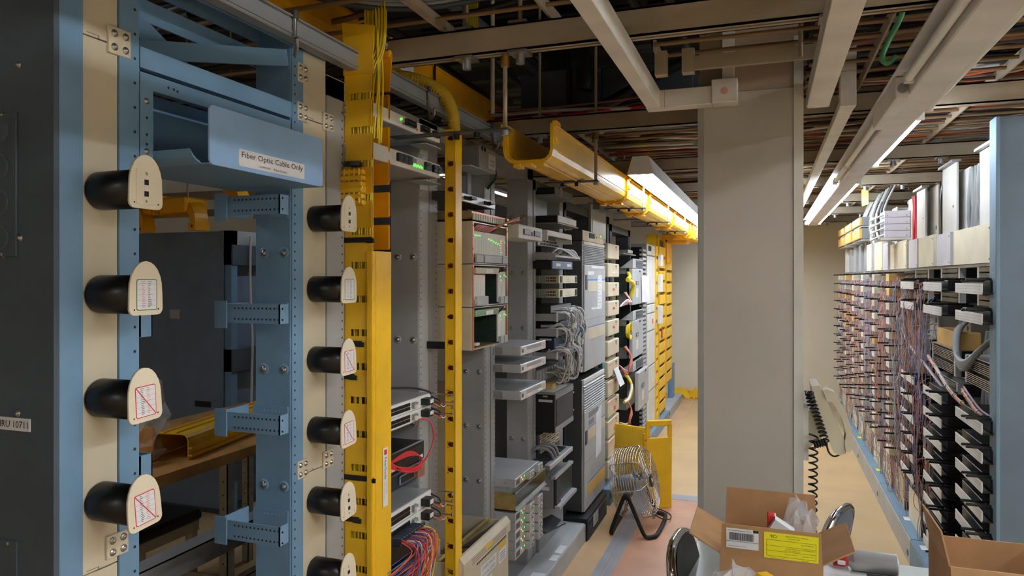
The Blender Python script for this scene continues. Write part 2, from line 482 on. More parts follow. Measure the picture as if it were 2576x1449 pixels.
upright(t, 1.077, 1.124, 1.124)
upright(t, 1.627, 1.676, 1.627, bolts=(2.06, 1.72, 1.40, 1.08, .76, .44), hstep=.0254)
# top channels along the row, header and diagonal braces
MB('blue').box(XF - .11, XF, .93, 1.78, ZT - .005, ZT).box(XF - .006, XF, .93, 1.78, ZT - .075, ZT).box(XF - .11, XF - .104, .93, 1.78, ZT - .06, ZT).build('top_channel', t)
MB('blue').box(XF - .13, XF - .125, 1.077, 1.676, 2.24, 2.29).build('header', t)
def bar(mb, p0, p1, w, th, nrm):
    p0, p1 = V(p0), V(p1); d = (p1 - p0); L = d.length
    fr = Fr(p0, d, V(nrm).cross(d), nrm)
    return mb.box(0, L, -w / 2, w / 2, -th / 2, th / 2, fr)
p0, p1 = onX(345, 142, XF - .13), onX(757, 152, XF - .006)
bar(MB('blue'), (XF - .125, p0.y, 2.17), (XF - .01, 1.64, 2.255), .046, .005, (1, 0, .2)).build('brace', t)
bar(MB('blue'), (XF - .128, 1.10, 2.30), (XF - .128, 1.64, 2.02), .05, .005, (1, 0, 0)).build('brace', t)
# rear shelf channel in the bay
MB('blue').box(XF - .006, XF, 1.127, 1.625, 2.093, 2.13).box(XF - .1, XF, 1.127, 1.625, 2.087, 2.093).build('shelf_channel', t)
# perforated cable brackets
def bracket(Z, near=False, tall=.05):
    s = -1 if near else 1
    yb = 1.128 if near else 1.624
    ya = yb - s * .115
    m = MB('blue')
    fa, fb = XF - .145, XF + .05
    h = tall
    m.box(fa, fb, ya, ya + .003, Z - h / 2, Z + h / 2)                                  # strip facing the viewer
    m.box(fa + .02, fb - .06, yb - .003, yb, Z - h / 2, Z + h / 2)                      # strip on the web
    m.box(fb - .003, fb, ya, ya + .036, Z - h / 2, Z + h / 2)                           # short return
    m.box(fa, fa + .003, ya, yb, Z - h / 2, Z + h / 2)                                  # far cheek
    m.box(fa - .008, fa + .03, ya - .004, ya, Z - h / 2 - .014, Z + h / 2 + .008)
    if not near:
        fr = near_face(0, ya, 0)
        holes(m, fr, [(fa + .055 + i * .0125, Z + q) for i in range(13) for q in (-.014, .014)], .0028)
        fr2 = near_face(0, yb - s * .004, 0)
        holes(m, fr2, [(fa + .06 + i * .0125, Z + .012) for i in range(5)], .0026, 'grey_light')
    b = m.build('cable_bracket', rack0)
    return b
for z in (1.84, 1.558, 1.274, .990, .71): bracket(z)
for z in (1.552, 1.258, .96):
    m = MB('blue').box(XF - .15, XF, 1.126, 1.129, z - .025, z + .025).box(XF - .003, XF, 1.126, 1.158, z - .024, z + .024).box(XF - .15, XF, 1.155, 1.158, z - .024, z + .024)
    m.build('cable_bracket', rack0)
# open trough with its front lip
m = MB('blue')
m.box(XF - .16, XF + .12, 1.19, 1.60, 1.890, 1.893)                     # tray bottom
m.box(XF - .163, XF - .16, 1.127, 1.623, 1.893, 2.085)                    # back
m.box(XF - .16, XF - .005, 1.127, 1.13, 1.893, 2.085)                     # near cheek
m.box(XF - .02, XF, 1.127, 1.62, 2.045, 2.078)
m.box(XF - .004, XF, 1.127, 1.16, 1.89, 2.045)
fr = left_face(XF, 0, 0)
holes(m, fr, [(1.20, 2.062), (1.215, 2.062), (1.225, 2.06), (1.143, 1.95), (1.143, 1.985), (1.143, 1.93)], .003)
m.use('blue')
cur = [(0.0, 0.0), (.012, .004), (.024, .012), (.032, .024), (.032, .028), (.022, .016), (.01, .008), (0, .004)]
m.prism([(-a, b) for a, b in cur], XF - .12, XF + .10, Fr((0, 1.19, 1.89), (0, 1, 0), (0, 0, 1), (1, 0, 0)))   # flared near end
trough = m.build('trough', rack0)
MB('steel').bolt((XF, 1.143, 2.02), (1, 0, 0), .0045, .005).build('screw', trough)
MB('steel').bolt((XF, 1.143, 1.915), (1, 0, 0), .0045, .005).build('screw', trough)
sx = -1.10
pf = left_face(sx, 0, 0)
lipm = MB('blue_sign').prism(rrect(1.187, 1.589, 1.889, 2.014, .012), 0, .004, pf)
lip = tag(lipm.build('sign_plate', rack0), 'pale blue plate labelled Fiber Optic Cable Only')
def ly(u): return PY(u, sx)
ya, yb = ly(597), ly(762)
m = MB('paper').prism(rrect(ya, yb, 1.8985, 1.936, .003), .004, .0048, pf)
m.use('print_dark').textw('Fiber Optic Cable Only', pf, (ya + yb) / 2, 1.9225, (yb - ya) * .93, .017, .0054)
m.textw('COMMSCOPE', pf, ya + (yb - ya) * .36, 1.9055, (yb - ya) * .16, .0042, .0054).textw('FiberGuide', pf, ya + (yb - ya) * .60, 1.9055, (yb - ya) * .2, .005, .0054)
m.build('label', lip)

# ---- beige cable managers with black slack spools
def outline(w, h):
    """tombstone: rounded bottom corners, pointed oval top"""
    pts = []
    r = .012; hb = h * .42
    for cxx, t0 in ((-w / 2 + r, 180), (w / 2 - r, 270)):
        for i in range(5):
            q = math.radians(t0 + 90 * i / 4); pts.append((cxx + r * math.cos(q), r + r * math.sin(q)))
    for i in range(13):
        q = math.pi * i / 12
        pts.append((w / 2 * .98 * math.cos(q), hb + (h - hb) * math.sin(q) ** .9))
    return pts
def spool(t, Yc, Z, kind, lean=0.0):
    x0, x1 = XF, XF + .112
    m = MB('black_gloss').lathe([(0, .0375), (.108, .0375), (.108, 0)], (x0, Yc, Z), (1, 0, 0), 28)
    s = m.build('spool', t)
    fr = left_face(x1 - .004, Yc, Z - .0385)
    if lean: 
        q = math.radians(lean); fr = Fr(fr.o, (0, math.cos(q), math.sin(q)), (0, -math.sin(q), math.cos(q)))
    f = MB('beige_face').prism(outline(.076, .102), 0, .005, fr, True)
    f.use('print_dark').add([fr.p(a, .009, .0052) for a in (-.029, -.026)] + [fr.p(a, .012, .0052) for a in (-.026, -.029)], [(0, 1, 2, 3)])
    f.add([fr.p(a, .009, .0052) for a in (.026, .029)] + [fr.p(a, .012, .0052) for a in (.029, .026)], [(0, 1, 2, 3)])
    f.build('face_plate', s)
    k = MB('white')
    if kind == 0:
        k.use('beige_face').prism(rrect(-.024, .024, .008, .074, .004), .005, .0062, fr)
        k.use('black').box(-.006, .004, .045, .055, .006, .0066, fr).box(-.006, .004, .023, .033, .006, .0066, fr)
        k.use('white').box(-.006, .006, .041, .044, .006, .0066, fr).box(-.006, .006, .034, .036, .006, .0066, fr)
        k.use('steel').bolt(fr.p(-.001, .066, .006), fr.n, .002, .001).bolt(fr.p(-.001, .014, .006), fr.n, .002, .001)
        k.build('clip_plate', s)
    else:
        a0, a1, b0, b1 = -.023, .024, .009, .068
        k.use('print_green' if kind == 1 else 'print_red').prism(rrect(a0, a1, b0, b1, .004), .005, .0054, fr)
        k.use('paper').prism(rrect(a0 + .0016, a1 - .0016, b0 + .0016, b1 - .0016, .003), .005, .0057, fr)
        k.use('print_grey')
        for q in range(5):
            bb = b0 + .009 + q * .0102
            k.box(a0 + .002, a1 - .002, bb, bb + .0003, .0057, .0058, fr)
        for q in range(2):
            for j in range(15):
                bb = b0 + .006 + j * .0034; aa = a0 + .012 + q * .014
                k.use('print_pink' if (q + kind) % 2 else 'print_grey').box(aa, aa + rnd(.004, .009), bb, bb + .0012, .0057, .0059, fr)
        if kind == 2:
            k.use('print_red')
            fr2 = Fr(fr.p(a0 + .002, b1 - .002), fr.p(a1 - .002, b0 + .002) - fr.p(a0 + .002, b1 - .002), fr.n.cross(fr.p(a1, b0) - fr.p(a0, b1)), fr.n)
            k.box(0, (fr.p(a1 - .002, b0 + .002) - fr.p(a0 + .002, b1 - .002)).length, -.0009, .0009, .0057, .006, fr2)
        k.build('sticker', s)
    return s
def manager(Y0, Y1, label, kinds, plates, joint, leans):
    t = thing('cable_manager', label, 'cable manager', (XF - .03, (Y0 + Y1) / 2, .1), 'beige cable managers with black slack spools')
    zz = [.1] + joint + [ZT - .02]
    for a, b in zip(zz, zz[1:]):
        MB('beige').box(XF - .045, XF - .004, Y0 + .001, Y1 - .001, a + .0012, b - .0012, bev=.001).build('cover', t)
    fr = left_face(XF - .004, 0, 0)
    for z in joint:
        jm = MB('grey_dark')
        w = Y1 - Y0
        for (a0, b0, a1, b1) in ((.1, .012, .38, .010), (.38, .010, .4, .002), (.4, .002, .7, 0)):
            pass
        jm.box(Y0 + w * .12, Y0 + w * .45, z + .006, z + .0068, .0002, .0006, fr).box(Y0 + w * .44, Y0 + w * .455, z, z + .0068, .0002, .0006, fr).box(Y0 + w * .44, Y0 + w * .8, z - .0004, z + .0004, .0002, .0006, fr)
        jm.build('seam', t)
    for (ya, yb, za, zb) in plates:
        p = MB('beige').box(ya, yb, za, zb, 0, .006, fr, bev=.001).build('splice_plate', t)
        for q in ((.25, .25), (.75, .25), (.25, .75), (.75, .75)):
            MB('steel').bolt(fr.p(ya + (yb - ya) * q[0], za + (zb - za) * q[1], .006), (1, 0, 0), .0052, .006).build('bolt', p)
    for i, k in enumerate(kinds):
        spool(t, (Y0 + Y1) / 2, 1.820 - i * .2012, k, leans[i])
    return t
ya, yb = PY(272, XF), PY(328, XF)
manager(.997, 1.077, 'beige cable manager with black spools beside the dark end panel', (0, 1, 2, 2), [(ya, yb, PZ(300, 140, XF), PZ(300, 72, XF)), (PY(268, XF), PY(322, XF), PZ(295, 1398, XF), PZ(295, 1340, XF))], [1.083, 2.115], (0, 0, 3, 5))
ya, yb = PY(748, XF), PY(774, XF)
manager(1.676, 1.79, 'beige cable manager with black spools next to the yellow duct', (0, 1, 2, 2, 0, 0),
        [(ya, yb, PZ(760, 208, XF), PZ(760, 160, XF)), (ya, yb, PZ(760, 305, XF), PZ(760, 258, XF)), (ya, yb, PZ(760, 1203, XF), PZ(760, 1157, XF)), (PY(813, XF), PY(838, XF), PZ(825, 330, XF), PZ(825, 285, XF)), (PY(813, XF), PY(838, XF), PZ(825, 1175, XF), PZ(825, 1133, XF))], [1.10, 2.10], (0, 0, 2, 3, 4, 4))
# ================================================================== what shows through and behind the blue rack
t = thing('equipment_cabinet', 'dark slate blue cabinet at the end of the next row', 'cabinet', (-4.0, 4.3, 0))
MB('blue_slate').box(-4.6, -3.60, 4.02, 4.9, .02, 1.975, bev=.006).build('body', t)
MB('blue_slate').box(-4.6, -3.585, 4.012, 4.02, .02, 1.98, bev=.003).build('end_sheet', t)
nf = near_face(0, 4.012, 0)
def q4(u, v): p = onY(u, v, 4.012); return p.x, p.z
x, z = q4(440, 790); MB('grey_light').box(x - .045, x + .045, z - .032, z + .032, 0, .002, nf).build('asset_tag', t)
x, z = q4(511, 1016); MB('black').box(x - .07, x + .07, z - .02, z + .02, 0, .006, nf, bev=.003).build('pull', t)
MB('grey_dark').box(-4.62, -3.56, 4.0, 4.92, 0, .03).build('plinth', t)
t = thing('relay_rack', 'open blue rack with tied cables behind the dark cabinet', 'rack', (-3.55, 4.6, 0))
X2 = -3.53
for y in (4.06, 4.85): MB('blue').box(X2 - .1, X2 + .0, y - .03, y + .03, 0, 1.985).build('upright', t)
MB('grey_light').box(X2 - .1, X2, 4.03, 5.3, 1.86, 1.985).build('top_cover', t)
for v0, v1 in ((616, 668), (876, 934), (1147, 1205), (1411, 1450)):
    za, zb = PZ(600, v1, X2), PZ(600, v0, X2)
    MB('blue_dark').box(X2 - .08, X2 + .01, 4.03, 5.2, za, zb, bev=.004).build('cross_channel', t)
bn = thing('cable_bundle', 'tied brown and grey cables hanging in the open blue rack', 'cables', (X2 - .12, 4.2, 0), kind='stuff')
for i in range(12):
    y = 4.12 + i * .028
    mt = ('dark_cable', 'grey_cable', 'brown_cable', 'red_cable', 'grey_cable', 'dark_cable')[i % 6]
    MB(mt).tube([(X2 - .12 + rnd(-.02, .02), y + rnd(-.02, .02), z) for z in (1.9, 1.5, 1.1, .7, .3, .02)], .009, 5).build('cable', bn)
c = MB('white_cable').tube([(X2 + .03, 4.19, 1.95), (X2 + .02, 4.2, 1.6), (X2 + .03, 4.21, 1.2), (X2 + .03, 4.2, .8), (X2 + .02, 4.2, .01)], .009, 6)
tag(c.build('power_cable'), 'single white cable running down the open blue rack', 'cable')

# ---- work table with loose duct parts
tz = .90
t = thing('work_table', 'wood topped work table on galvanised legs behind the blue rack', 'table', (-2.55, 2.6, 0))
for k in range(5):
    MB('table_wood').box(-2.17 - k * .16 - .16, -2.17 - k * .16, 1.6, 3.5, tz - .045, tz, bev=.001).build('plank', t)
for x, y in ((-2.24, 1.72), (-2.24, 2.53), (-2.86, 1.72), (-2.86, 2.53), (-2.24, 3.4), (-2.86, 3.4)):
    m = MB('galv').box(x - .022, x + .022, y - .022, y - .018, 0, tz - .045).box(x + .018, x + .022, y - .022, y + .022, 0, tz - .045)
    holes(m, near_face(0, y - .0225, 0), [(x, .1 + i * .06) for i in range(12)], .004); m.build('leg', t)
MB('galv').box(-2.86, -2.24, 2.505, 2.51, .30, .345).build('stretcher', t)
MB('galv').box(-2.262, -2.218, 1.72, 3.4, .30, .304).box(-2.222, -2.218, 1.72, 3.4, .26, .304).build('stretcher', t)
MB('galv').box(-2.86, -2.24, 1.7, 1.705, .30, .345).build('stretcher', t)
def gutter_profile(w, h, r, th):
    """open-topped U outline, closed polygon"""
    o = [(-w / 2, h)] + [(-w / 2 + r - r * math.cos(math.radians(q)), r - r * math.sin(math.radians(q))) for q in (0, 30, 60, 90)]
    o += [(w / 2 - r + r * math.sin(math.radians(q)), r - r * math.cos(math.radians(q))) for q in (0, 30, 60, 90)] + [(w / 2, h)]
    ri = r - th
    i = [(w / 2 - th, h)] + [(w / 2 - r + ri * math.cos(math.radians(q)), r - ri * math.sin(math.radians(q))) for q in (0, 30, 60, 90)]
    i += [(-w / 2 + r - ri * math.sin(math.radians(q)), r - ri * math.cos(math.radians(q))) for q in (0, 30, 60, 90)] + [(-w / 2 + th, h)]
    return o, i
def extrude_open(mb, o, i, n0, n1, fr):
    k = len(o); vs = [fr.p(a, b, n) for n in (n0, n1) for a, b in o + i]; K = 2 * k; fs = []
    for j in range(K):
        q = (j + 1) % K; fs.append((j, q, K + q, K + j))
    for j in range(k - 1):
        fs.append((j, j + 1, K - 2 - j, K - 1 - j)); fs.append((K + j + 1, K + j, K + K - 1 - j, K + K - 2 - j))
    return mb.add(vs, fs)
o_, i_ = gutter_profile(.17, .105, .03, .004)
d = V((-.18, 1, 0)).normalized(); fr = Fr((-2.33, 2.30, tz + .107), d.cross(V((0, 0, 1))), (0, 0, -1), d)
m = extrude_open(MB('yellow'), o_, i_, 0, 1.0, fr)
m.box(.08, .1, .085, .092, 0, 1.0, fr).box(.082, .1, .055, .06, 0, 1, fr).box(-.03, -.025, -.006, 0, 0, 1, fr).box(.025, .03, -.006, 0, 0, 1, fr)
tag(m.build('fiber_duct'), 'yellow duct channel lying upside down on the wooden work table', 'duct')
fr = Fr((-2.62, 2.18, tz), (.9, .43, 0), (0, 0, 1))
m = MB('yellow').box(-.2, .2, 0, .16, 0, .006, fr)
for q in (-.19, -.1, -.01, .08, .17): m.box(q, q + .02, 0, .19, -.03, .0, fr)
m.box(-.2, .2, .15, .165, -.035, .006, fr)
tag(m.build('duct_coupler'), 'ribbed yellow duct coupler standing on the wooden table', 'duct')
def crumple(c, r, n=7, mat='film', sq=(1, 1, 1), seed=1, rot=0):
    rg = random.Random(seed); m = MB(mat); vs = []; fs = []
    for i in range(n + 1):
        ph = math.pi * i / n
        for j in range(n * 2):
            t_ = 2 * math.pi * j / (n * 2) + rot
            k = r * rg.uniform(.62, 1.15)
            vs.append((c[0] + k * sq[0] * math.sin(ph) * math.cos(t_), c[1] + k * sq[1] * math.sin(ph) * math.sin(t_), max(c[2] + .001, c[2] + k * sq[2] * (math.cos(ph) + .75))))
    w = n * 2
    for i in range(n):
        for j in range(w): fs.append((i * w + j, i * w + (j + 1) % w, (i + 1) * w + (j + 1) % w, (i + 1) * w + j))
    return m.add(vs, fs)
t = thing('plastic_bag', 'clear plastic bag holding a yellow fitting on the wooden table', 'bag', (-2.45, 2.22, tz))
crumple((-2.42, 2.18, tz), .14, 8, sq=(.8, 1.1, .75), seed=4).build('film', t)
m = MB('yellow_deep').box(-2.49, -2.36, 2.12, 2.135, tz + .005, tz + .14, bev=.004).box(-2.49, -2.36, 2.24, 2.255, tz + .005, tz + .14, bev=.004).box(-2.49, -2.36, 2.12, 2.255, tz + .005, tz + .012); m.build('duct_fitting', t)
t = thing('plastic_bag', 'larger clear bag leaning against the duct on the wooden table', 'bag', (-2.72, 2.42, tz))
crumple((-2.70, 2.45, tz), .19, 8, sq=(.9, .9, .9), seed=9).build('film', t)
MB('yellow_deep').box(-2.78, -2.64, 2.4, 2.415, tz + .004, tz + .17).box(-2.78, -2.77, 2.3, 2.5, tz + .004, tz + .06).build('duct_fitting', t)
# ---- chair beyond the table leg
t = thing('chair', 'black seated chair with tan legs under the wooden work table', 'chair', (-2.83, 2.62, 0))
MB('vinyl_black').box(-3.05, -2.62, 2.40, 2.80, .46, .515, bev=.02).build('seat', t)
for x, y in ((-3.0, 2.45), (-2.66, 2.45), (-3.0, 2.76), (-2.66, 2.76)): MB('beige').box(x - .022, x + .022, y - .02, y + .02, 0, .46, bev=.003).build('leg', t)
MB('beige').box(-3.02, -2.64, 2.42, 2.79, .41, .46).build('apron', t)
t = thing('guard_rail', 'grey steel rail crossing behind the lower opening of the blue rack', 'rail', (-1.75, 2.1, 0))
MB('grey_mid').box(-1.77, -1.735, .9, 3.3, .715, .785).box(-1.80, -1.735, .9, 3.3, .78, .786).build('bar', t)
for y in (.95, 3.25): MB('grey_mid').box(-1.80, -1.76, y - .03, y + .03, 0, .72).build('post', t)
# ---- overhead fittings in the next aisle
def elbow(u, v, Y, s, label):
    c = onY(u, v, Y)
    m = MB('yellow_deep')
    fr = Fr(c, (.9, -.3, 0), (0, 0, 1))
    n = 8
    for k in range(n):
        q0, q1 = math.pi / 2 * k / n, math.pi / 2 * (k + 1) / n
        P = [(math.cos(q) * r, math.sin(q) * r) for q, r in ((q0, s), (q1, s), (q1, s * .55), (q0, s * .55))]
        m.prism(P, -s * .3, s * .3, fr)
    m.box(s * .5, s * 1.05, -s * .35, 0, -s * .33, s * .33, fr).box(-s * .4, 0, s * .5, s * 1.05, -s * .33, s * .33, fr)
    m.use('black').box(s * .72, s * .84, -s * .22, -s * .1, s * .33, s * .335, fr)
    m.use('strut').cyl(fr.p(-s * .2, s, 0), V((fr.p(-s * .2, s, 0).x, Y, 3.4)), .006, 6)
    return tag(m.build('duct_elbow'), label, 'duct', 'yellow duct drops in the next aisle')
elbow(352, 570, 3.7, .13, 'yellow duct elbow partly hidden by the upper left white faced spool')
elbow(478, 562, 3.7, .15, 'yellow curved duct drop above the dark cabinet, beside a ribbed arm')
elbow(588, 520, 3.9, .14, 'yellow duct elbow high beside the bolted blue upright')
c = onY(430, 520, 3.7)
m = MB('yellow_deep').box(c.x - .15, c.x + .22, 3.6, 3.8, c.z - .05, c.z + .05, bev=.01); 
for k in range(5): m.box(c.x - .1 + k * .03, c.x - .09 + k * .03, 3.59, 3.81, c.z - .06, c.z + .06)
tag(m.build('fiber_duct'), 'yellow ribbed duct arm above the dark cabinet', 'duct')
for k, (y, z) in enumerate(((2.9, 2.19), (4.3, 2.13), (5.2, 2.10))):
    m = MB('strut').box(-6.5, -1.7, y, y + .05, z + .12, z + .18)
    tag(m.build('strut_beam'), ('tan steel strut crossing the next aisle nearest the blue trough', 'tan steel strut crossing the next aisle over the dark cabinet', 'tan steel strut farthest back in the next aisle')[k], 'beam', 'struts over the next aisle')
# ================================================================== left row: rails, racks, ducts
XE = -1.10                                                   # common front of the projecting equipment
ORD = ['', 'first', 'second', 'third', 'fourth', 'fifth', 'sixth', 'seventh', 'eighth', 'ninth', 'tenth', 'eleventh', 'twelfth', 'thirteenth', 'fourteenth', 'fifteenth']
# ---- long grey rail along the top of the row, with hooks
t = rail = thing('overhead_rail', 'long grey steel rail running along the tops of the left racks', 'rail', (-1.19, 5, 2.28))
MB('grey_mid').box(-1.21, -1.172, .6, 9.6, 2.283, 2.333, bev=.003).box(-1.215, -1.165, .6, 9.6, 2.333, 2.337).box(-1.172, -1.168, .6, 9.6, 2.290, 2.296).build('channel', t)
def jhook(Y, X=-1.165, z=2.30, d=.075, lab=None):
    m = MB('steel').tube([(X, Y, z + .05), (X, Y, z), (X + .006, Y - .005, z - .05), (X + .022, Y - .03, z - d), (X + .05, Y - .06, z - d + .006), (X + .06, Y - .075, z - d + .024)], .0055, 7)
    m.use('grey_dark').cyl((X, Y, z + .05), (X, Y, z + .03), .010, 6)
    return m
hk = [742, 1078, 1238, 1292, 1338, 1384, 1420, 1446, 1468, 1488, 1505, 1520, 1533, 1545, 1556]
m0 = jhook(PY(742, -1.165))
first = m0.build('cable_hook'); 
tag(first, 'steel cable hook hanging from the rail above the blue rack', 'hook', 'steel cable hooks under the rail')
for i, u in enumerate(hk[1:]):
    c = first.copy(); COL.objects.link(c); c.location = first.location + V((0, PY(u, -1.165) - PY(742, -1.165), 0))
    c['label'] = 'steel cable hook beside the yellow corrugated hose' if i == 0 else 'steel cable hook under the long rail, %s beyond the corrugated hose' % ORD[i]

# ---- grey relay racks
def rack(label, ups, z1, mat='grey_rack', cover=True):
    ymid = (ups[0][0] + ups[-1][1]) / 2
    t = thing('relay_rack', label, 'rack', (XF - .06, ymid, 0))
    for (a, b, w, bolts) in ups: upright(t, a, b, w, mat=mat, z1=z1, bolts=bolts, hstep=.0254)
    MB(mat).box(XF - .118, XF, ups[0][0], ups[-1][1], z1 - .06, z1 - .003).build('top_angle', t)
    MB(mat).box(XF - .16, XF + .005, ups[0][0], ups[-1][1], 0, .10).build('base_angle', t)
    return t
BZ = (1.73, 1.42, 1.11, .80, .49)
r1 = rack('grey relay rack carrying two white switches, right behind the yellow duct', [(1.79, 1.88, 1.88, ()), (2.383, 2.46, 2.383, BZ)], 2.25)
r2 = rack('grey relay rack holding the three beige card shelves', [(2.465, 2.535, 2.53, ()), (3.03, 3.10, 3.03, (1.47, 1.22, .97, .72))], 2.25)
r3 = rack('grey relay rack with three slim white drawers', [(3.115, 3.165, 3.16, ()), (3.655, 3.745, 3.655, (1.98, 1.68, 1.38, 1.08, .78))], 2.25)
r4 = rack('grey relay rack crowded with black and silver units', [(3.76, 3.80, 3.80, ()), (4.28, 4.36, 4.28, ())], 2.2)
r5 = rack('dark grey rack around the louvered light cabinets', [(4.40, 4.44, 4.44, ()), (5.04, 5.10, 5.04, ())], 2.15, 'grey_dark')
r6 = rack('dark rack behind the column of beige boxes', [(5.14, 5.2, 5.2, ()), (5.68, 5.76, 5.68, ())], 2.15, 'grey_dark')
r7 = rack('dark rack holding the grey vented multiplexers', [(5.80, 5.88, 5.88, ()), (6.62, 6.72, 6.62, ())], 2.1, 'grey_dark')
# metal sheets closing the rear of the racks
for rk, ya, yb, mt in ((r1, 1.9, 2.37, 'grey_dark'), (r2, 2.55, 3.02, 'grey_dark'), (r4, 3.82, 4.27, 'grey_mid'), (r5, 4.45, 5.03, 'navy'), (r6, 5.21, 5.67, 'navy'), (r7, 5.89, 6.61, 'navy')):
    MB(mt).box(XF - .34, XF - .335, ya, yb, .1, 2.1).box(XF - .335, XF - .11, ya, ya + .003, .1, .2).box(XF - .335, XF - .11, yb - .003, yb, .1, .2).build('rear_sheet', rk)

# ---- big yellow vertical duct
YN, XD0, XD1, YFAR = 1.884, -1.218, -1.123, 1.988
t = duct1 = thing('fiber_duct', 'tall yellow slotted vertical duct in front of the grey rack', 'duct', (-1.17, 1.935, 0))
zs = 2.335
pitch = .1028
def finger_wall(y, zt, zb, x0, x1, back, th=.003, p=pitch, gap=.021, mat='yellow', lip=.004, ph=0.0):
    m = MB(mat)
    m.box(x0, x0 + back, y, y + th, zb, zt)
    z = zt - ph
    while z - p > zb:
        m.box(x0 + back, x1, y, y + th, z - p + gap, z)
        m.box(x1 - .004, x1 + lip * 0, y - .003, y + th + .003, z - p + gap + .004, z - .004)
        z -= p
    m.box(x0 + back, x1, y, y + th, zb, z)
    return m
finger_wall(YN, 2.30, .05, XD0, XD1, .018, ph=.004).build('slotted_wall', t)
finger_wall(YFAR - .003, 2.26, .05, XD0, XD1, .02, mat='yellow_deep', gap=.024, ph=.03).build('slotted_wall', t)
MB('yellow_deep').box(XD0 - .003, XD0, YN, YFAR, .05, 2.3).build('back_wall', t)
zc = PZ(955, 632, XD1)
mcov = MB('yellow').box(XD1, XD1 + .004, YN - .006, YFAR + .004, .05, zc, bev=.001).box(XD1 - .014, XD1, YN - .008, YN - .004, .05, zc).box(XD1 - .014, XD1, YFAR + .002, YFAR + .005, .05, zc)
mcov.box(XD1 + .0035, XD1 + .0055, YN + .012, YN + .016, .05, zc)
cov = mcov.build('cover', t)
lf = left_face(XD1 + .0056, 0, 0)
za, zb = PZ(965, 1126, XD1), PZ(965, 1273, XD1); yc = PY(965, XD1)
m = MB('paper').box(yc - .014, yc + .015, zb, za, 0, .0006, lf)
lr = Fr(lf.o, (0, 0, -1), (0, 1, 0), (1, 0, 0))
m.use('print_red').box(yc - .007, yc + .009, za - .022, za - .006, 0, .001, lf)
m.use('print_dark').textw('FiberGuide', lr, -(za - .064), yc + .001, .068, .014, .001)
m.use('print_pink').textw('CAUTION', lr, -(za - .125), yc + .006, .034, .007, .001).textw('FIBER OPTIC LINE', lr, -(za - .13), yc - .005, .05, .005, .001)
m.build('label', cov)
# flared head of the duct
m = MB('yellow')
zt0 = 2.30
m.add([(XD0, YN - .001, zt0), (XD1, YN - .001, zt0), (XD1 + .012, YN - .01, zt0 + .11), (XD0 - .005, YN - .012, zt0 + .13), (XD0, YN + .003, zt0), (XD1, YN + .003, zt0), (XD1 + .012, YN - .006, zt0 + .11), (XD0 - .005, YN - .008, zt0 + .13)], [(0, 1, 2, 3), (4, 7, 6, 5), (3, 2, 6, 7), (0, 3, 7, 4), (1, 5, 6, 2)])
m.box(XD0 - .004, XD1 + .006, YN - .005, YN, zt0 - .03, zt0 + .01)
m.build('flared_head', t); m = MB('yellow_deep')
m.add([(XD0, YFAR, zt0 - .06), (XD1, YFAR, zt0 - .06), (XD1 + .004, YFAR + .008, zt0 + .06), (XD0, YFAR + .01, zt0 + .05), (XD0, YFAR + .003, zt0 - .06), (XD1, YFAR + .003, zt0 - .06), (XD1 + .004, YFAR + .011, zt0 + .06), (XD0, YFAR + .013, zt0 + .05)], [(0, 1, 2, 3), (4, 7, 6, 5), (3, 2, 6, 7), (0, 3, 7, 4), (1, 5, 6, 2)])
m.cyl((XD1, YFAR + .004, zt0 + .06), (XD1 - .05, YFAR + .006, zt0 + .065), .012, 8)
m.build('flared_head', t)
# ribbed junction bulging from the side of the duct
zj = PZ(890, 470, XD0 + .04)
m = MB('yellow')
for k in range(6):
    w = .012 + .013 * math.sin(math.pi * (k + .5) / 6)
    m.box(XD0 - .012, XD1 - .022, YN - .006 - w * .8, YN, zj - .055 + k * .0185, zj - .055 + (k + 1) * .0185 - .003, bev=.003)
m.box(XD0 - .022, XD1 - .02, YN - .024, YN, zj - .01, zj + .002, bev=.002)
for k in range(4): m.box(XD0 + .005 + k * .017, XD0 + .012 + k * .017, YN - .022, YN, zj - .05, zj + .055, bev=.002)
m.build('junction', t)
MB('black').cyl((-1.188, YN - .004, zj + .064), (-1.188, YN - .004, zj + .076), .028, 16).build('grommet', t)
# yellow fibre cables inside the duct, straps around it
fb = thing('fiber_cables', 'bundle of thin yellow fibre cables inside the tall slotted duct', 'cables', (-1.17, 1.93, .05), kind='stuff')
m = MB('yellow_cable')
for i in range(16):
    x = -1.205 + (i % 8) * .0095; y = YN + .008 + (i // 8) * .012 + rnd(0, .01)
    m.tube([(x + rnd(-.004, .004), y + rnd(-.003, .003), z) for z in (.06, .5, .9, 1.3, 1.7, 2.0, 2.25)] + [(x + .03, y + .02, 2.36), (x + .03, y + .03, 2.50), (x + .0, y + .06, 2.62)], .0032, 5)
m.build('fiber', fb)
m = MB('yellow_cable')
for i in range(5):
    m.tube([(-1.13 + rnd(-.004, .012), 1.91 + i * .007, z + rnd(-.01, .01)) for z in (2.07, 2.16, 2.25)] + [(-1.125, 1.915 + i * .006, 2.38), (-1.14, 1.93 + i * .006, 2.5), (-1.17, 1.95 + i * .008, 2.63)], .0034, 5)
m.build('fiber', fb)
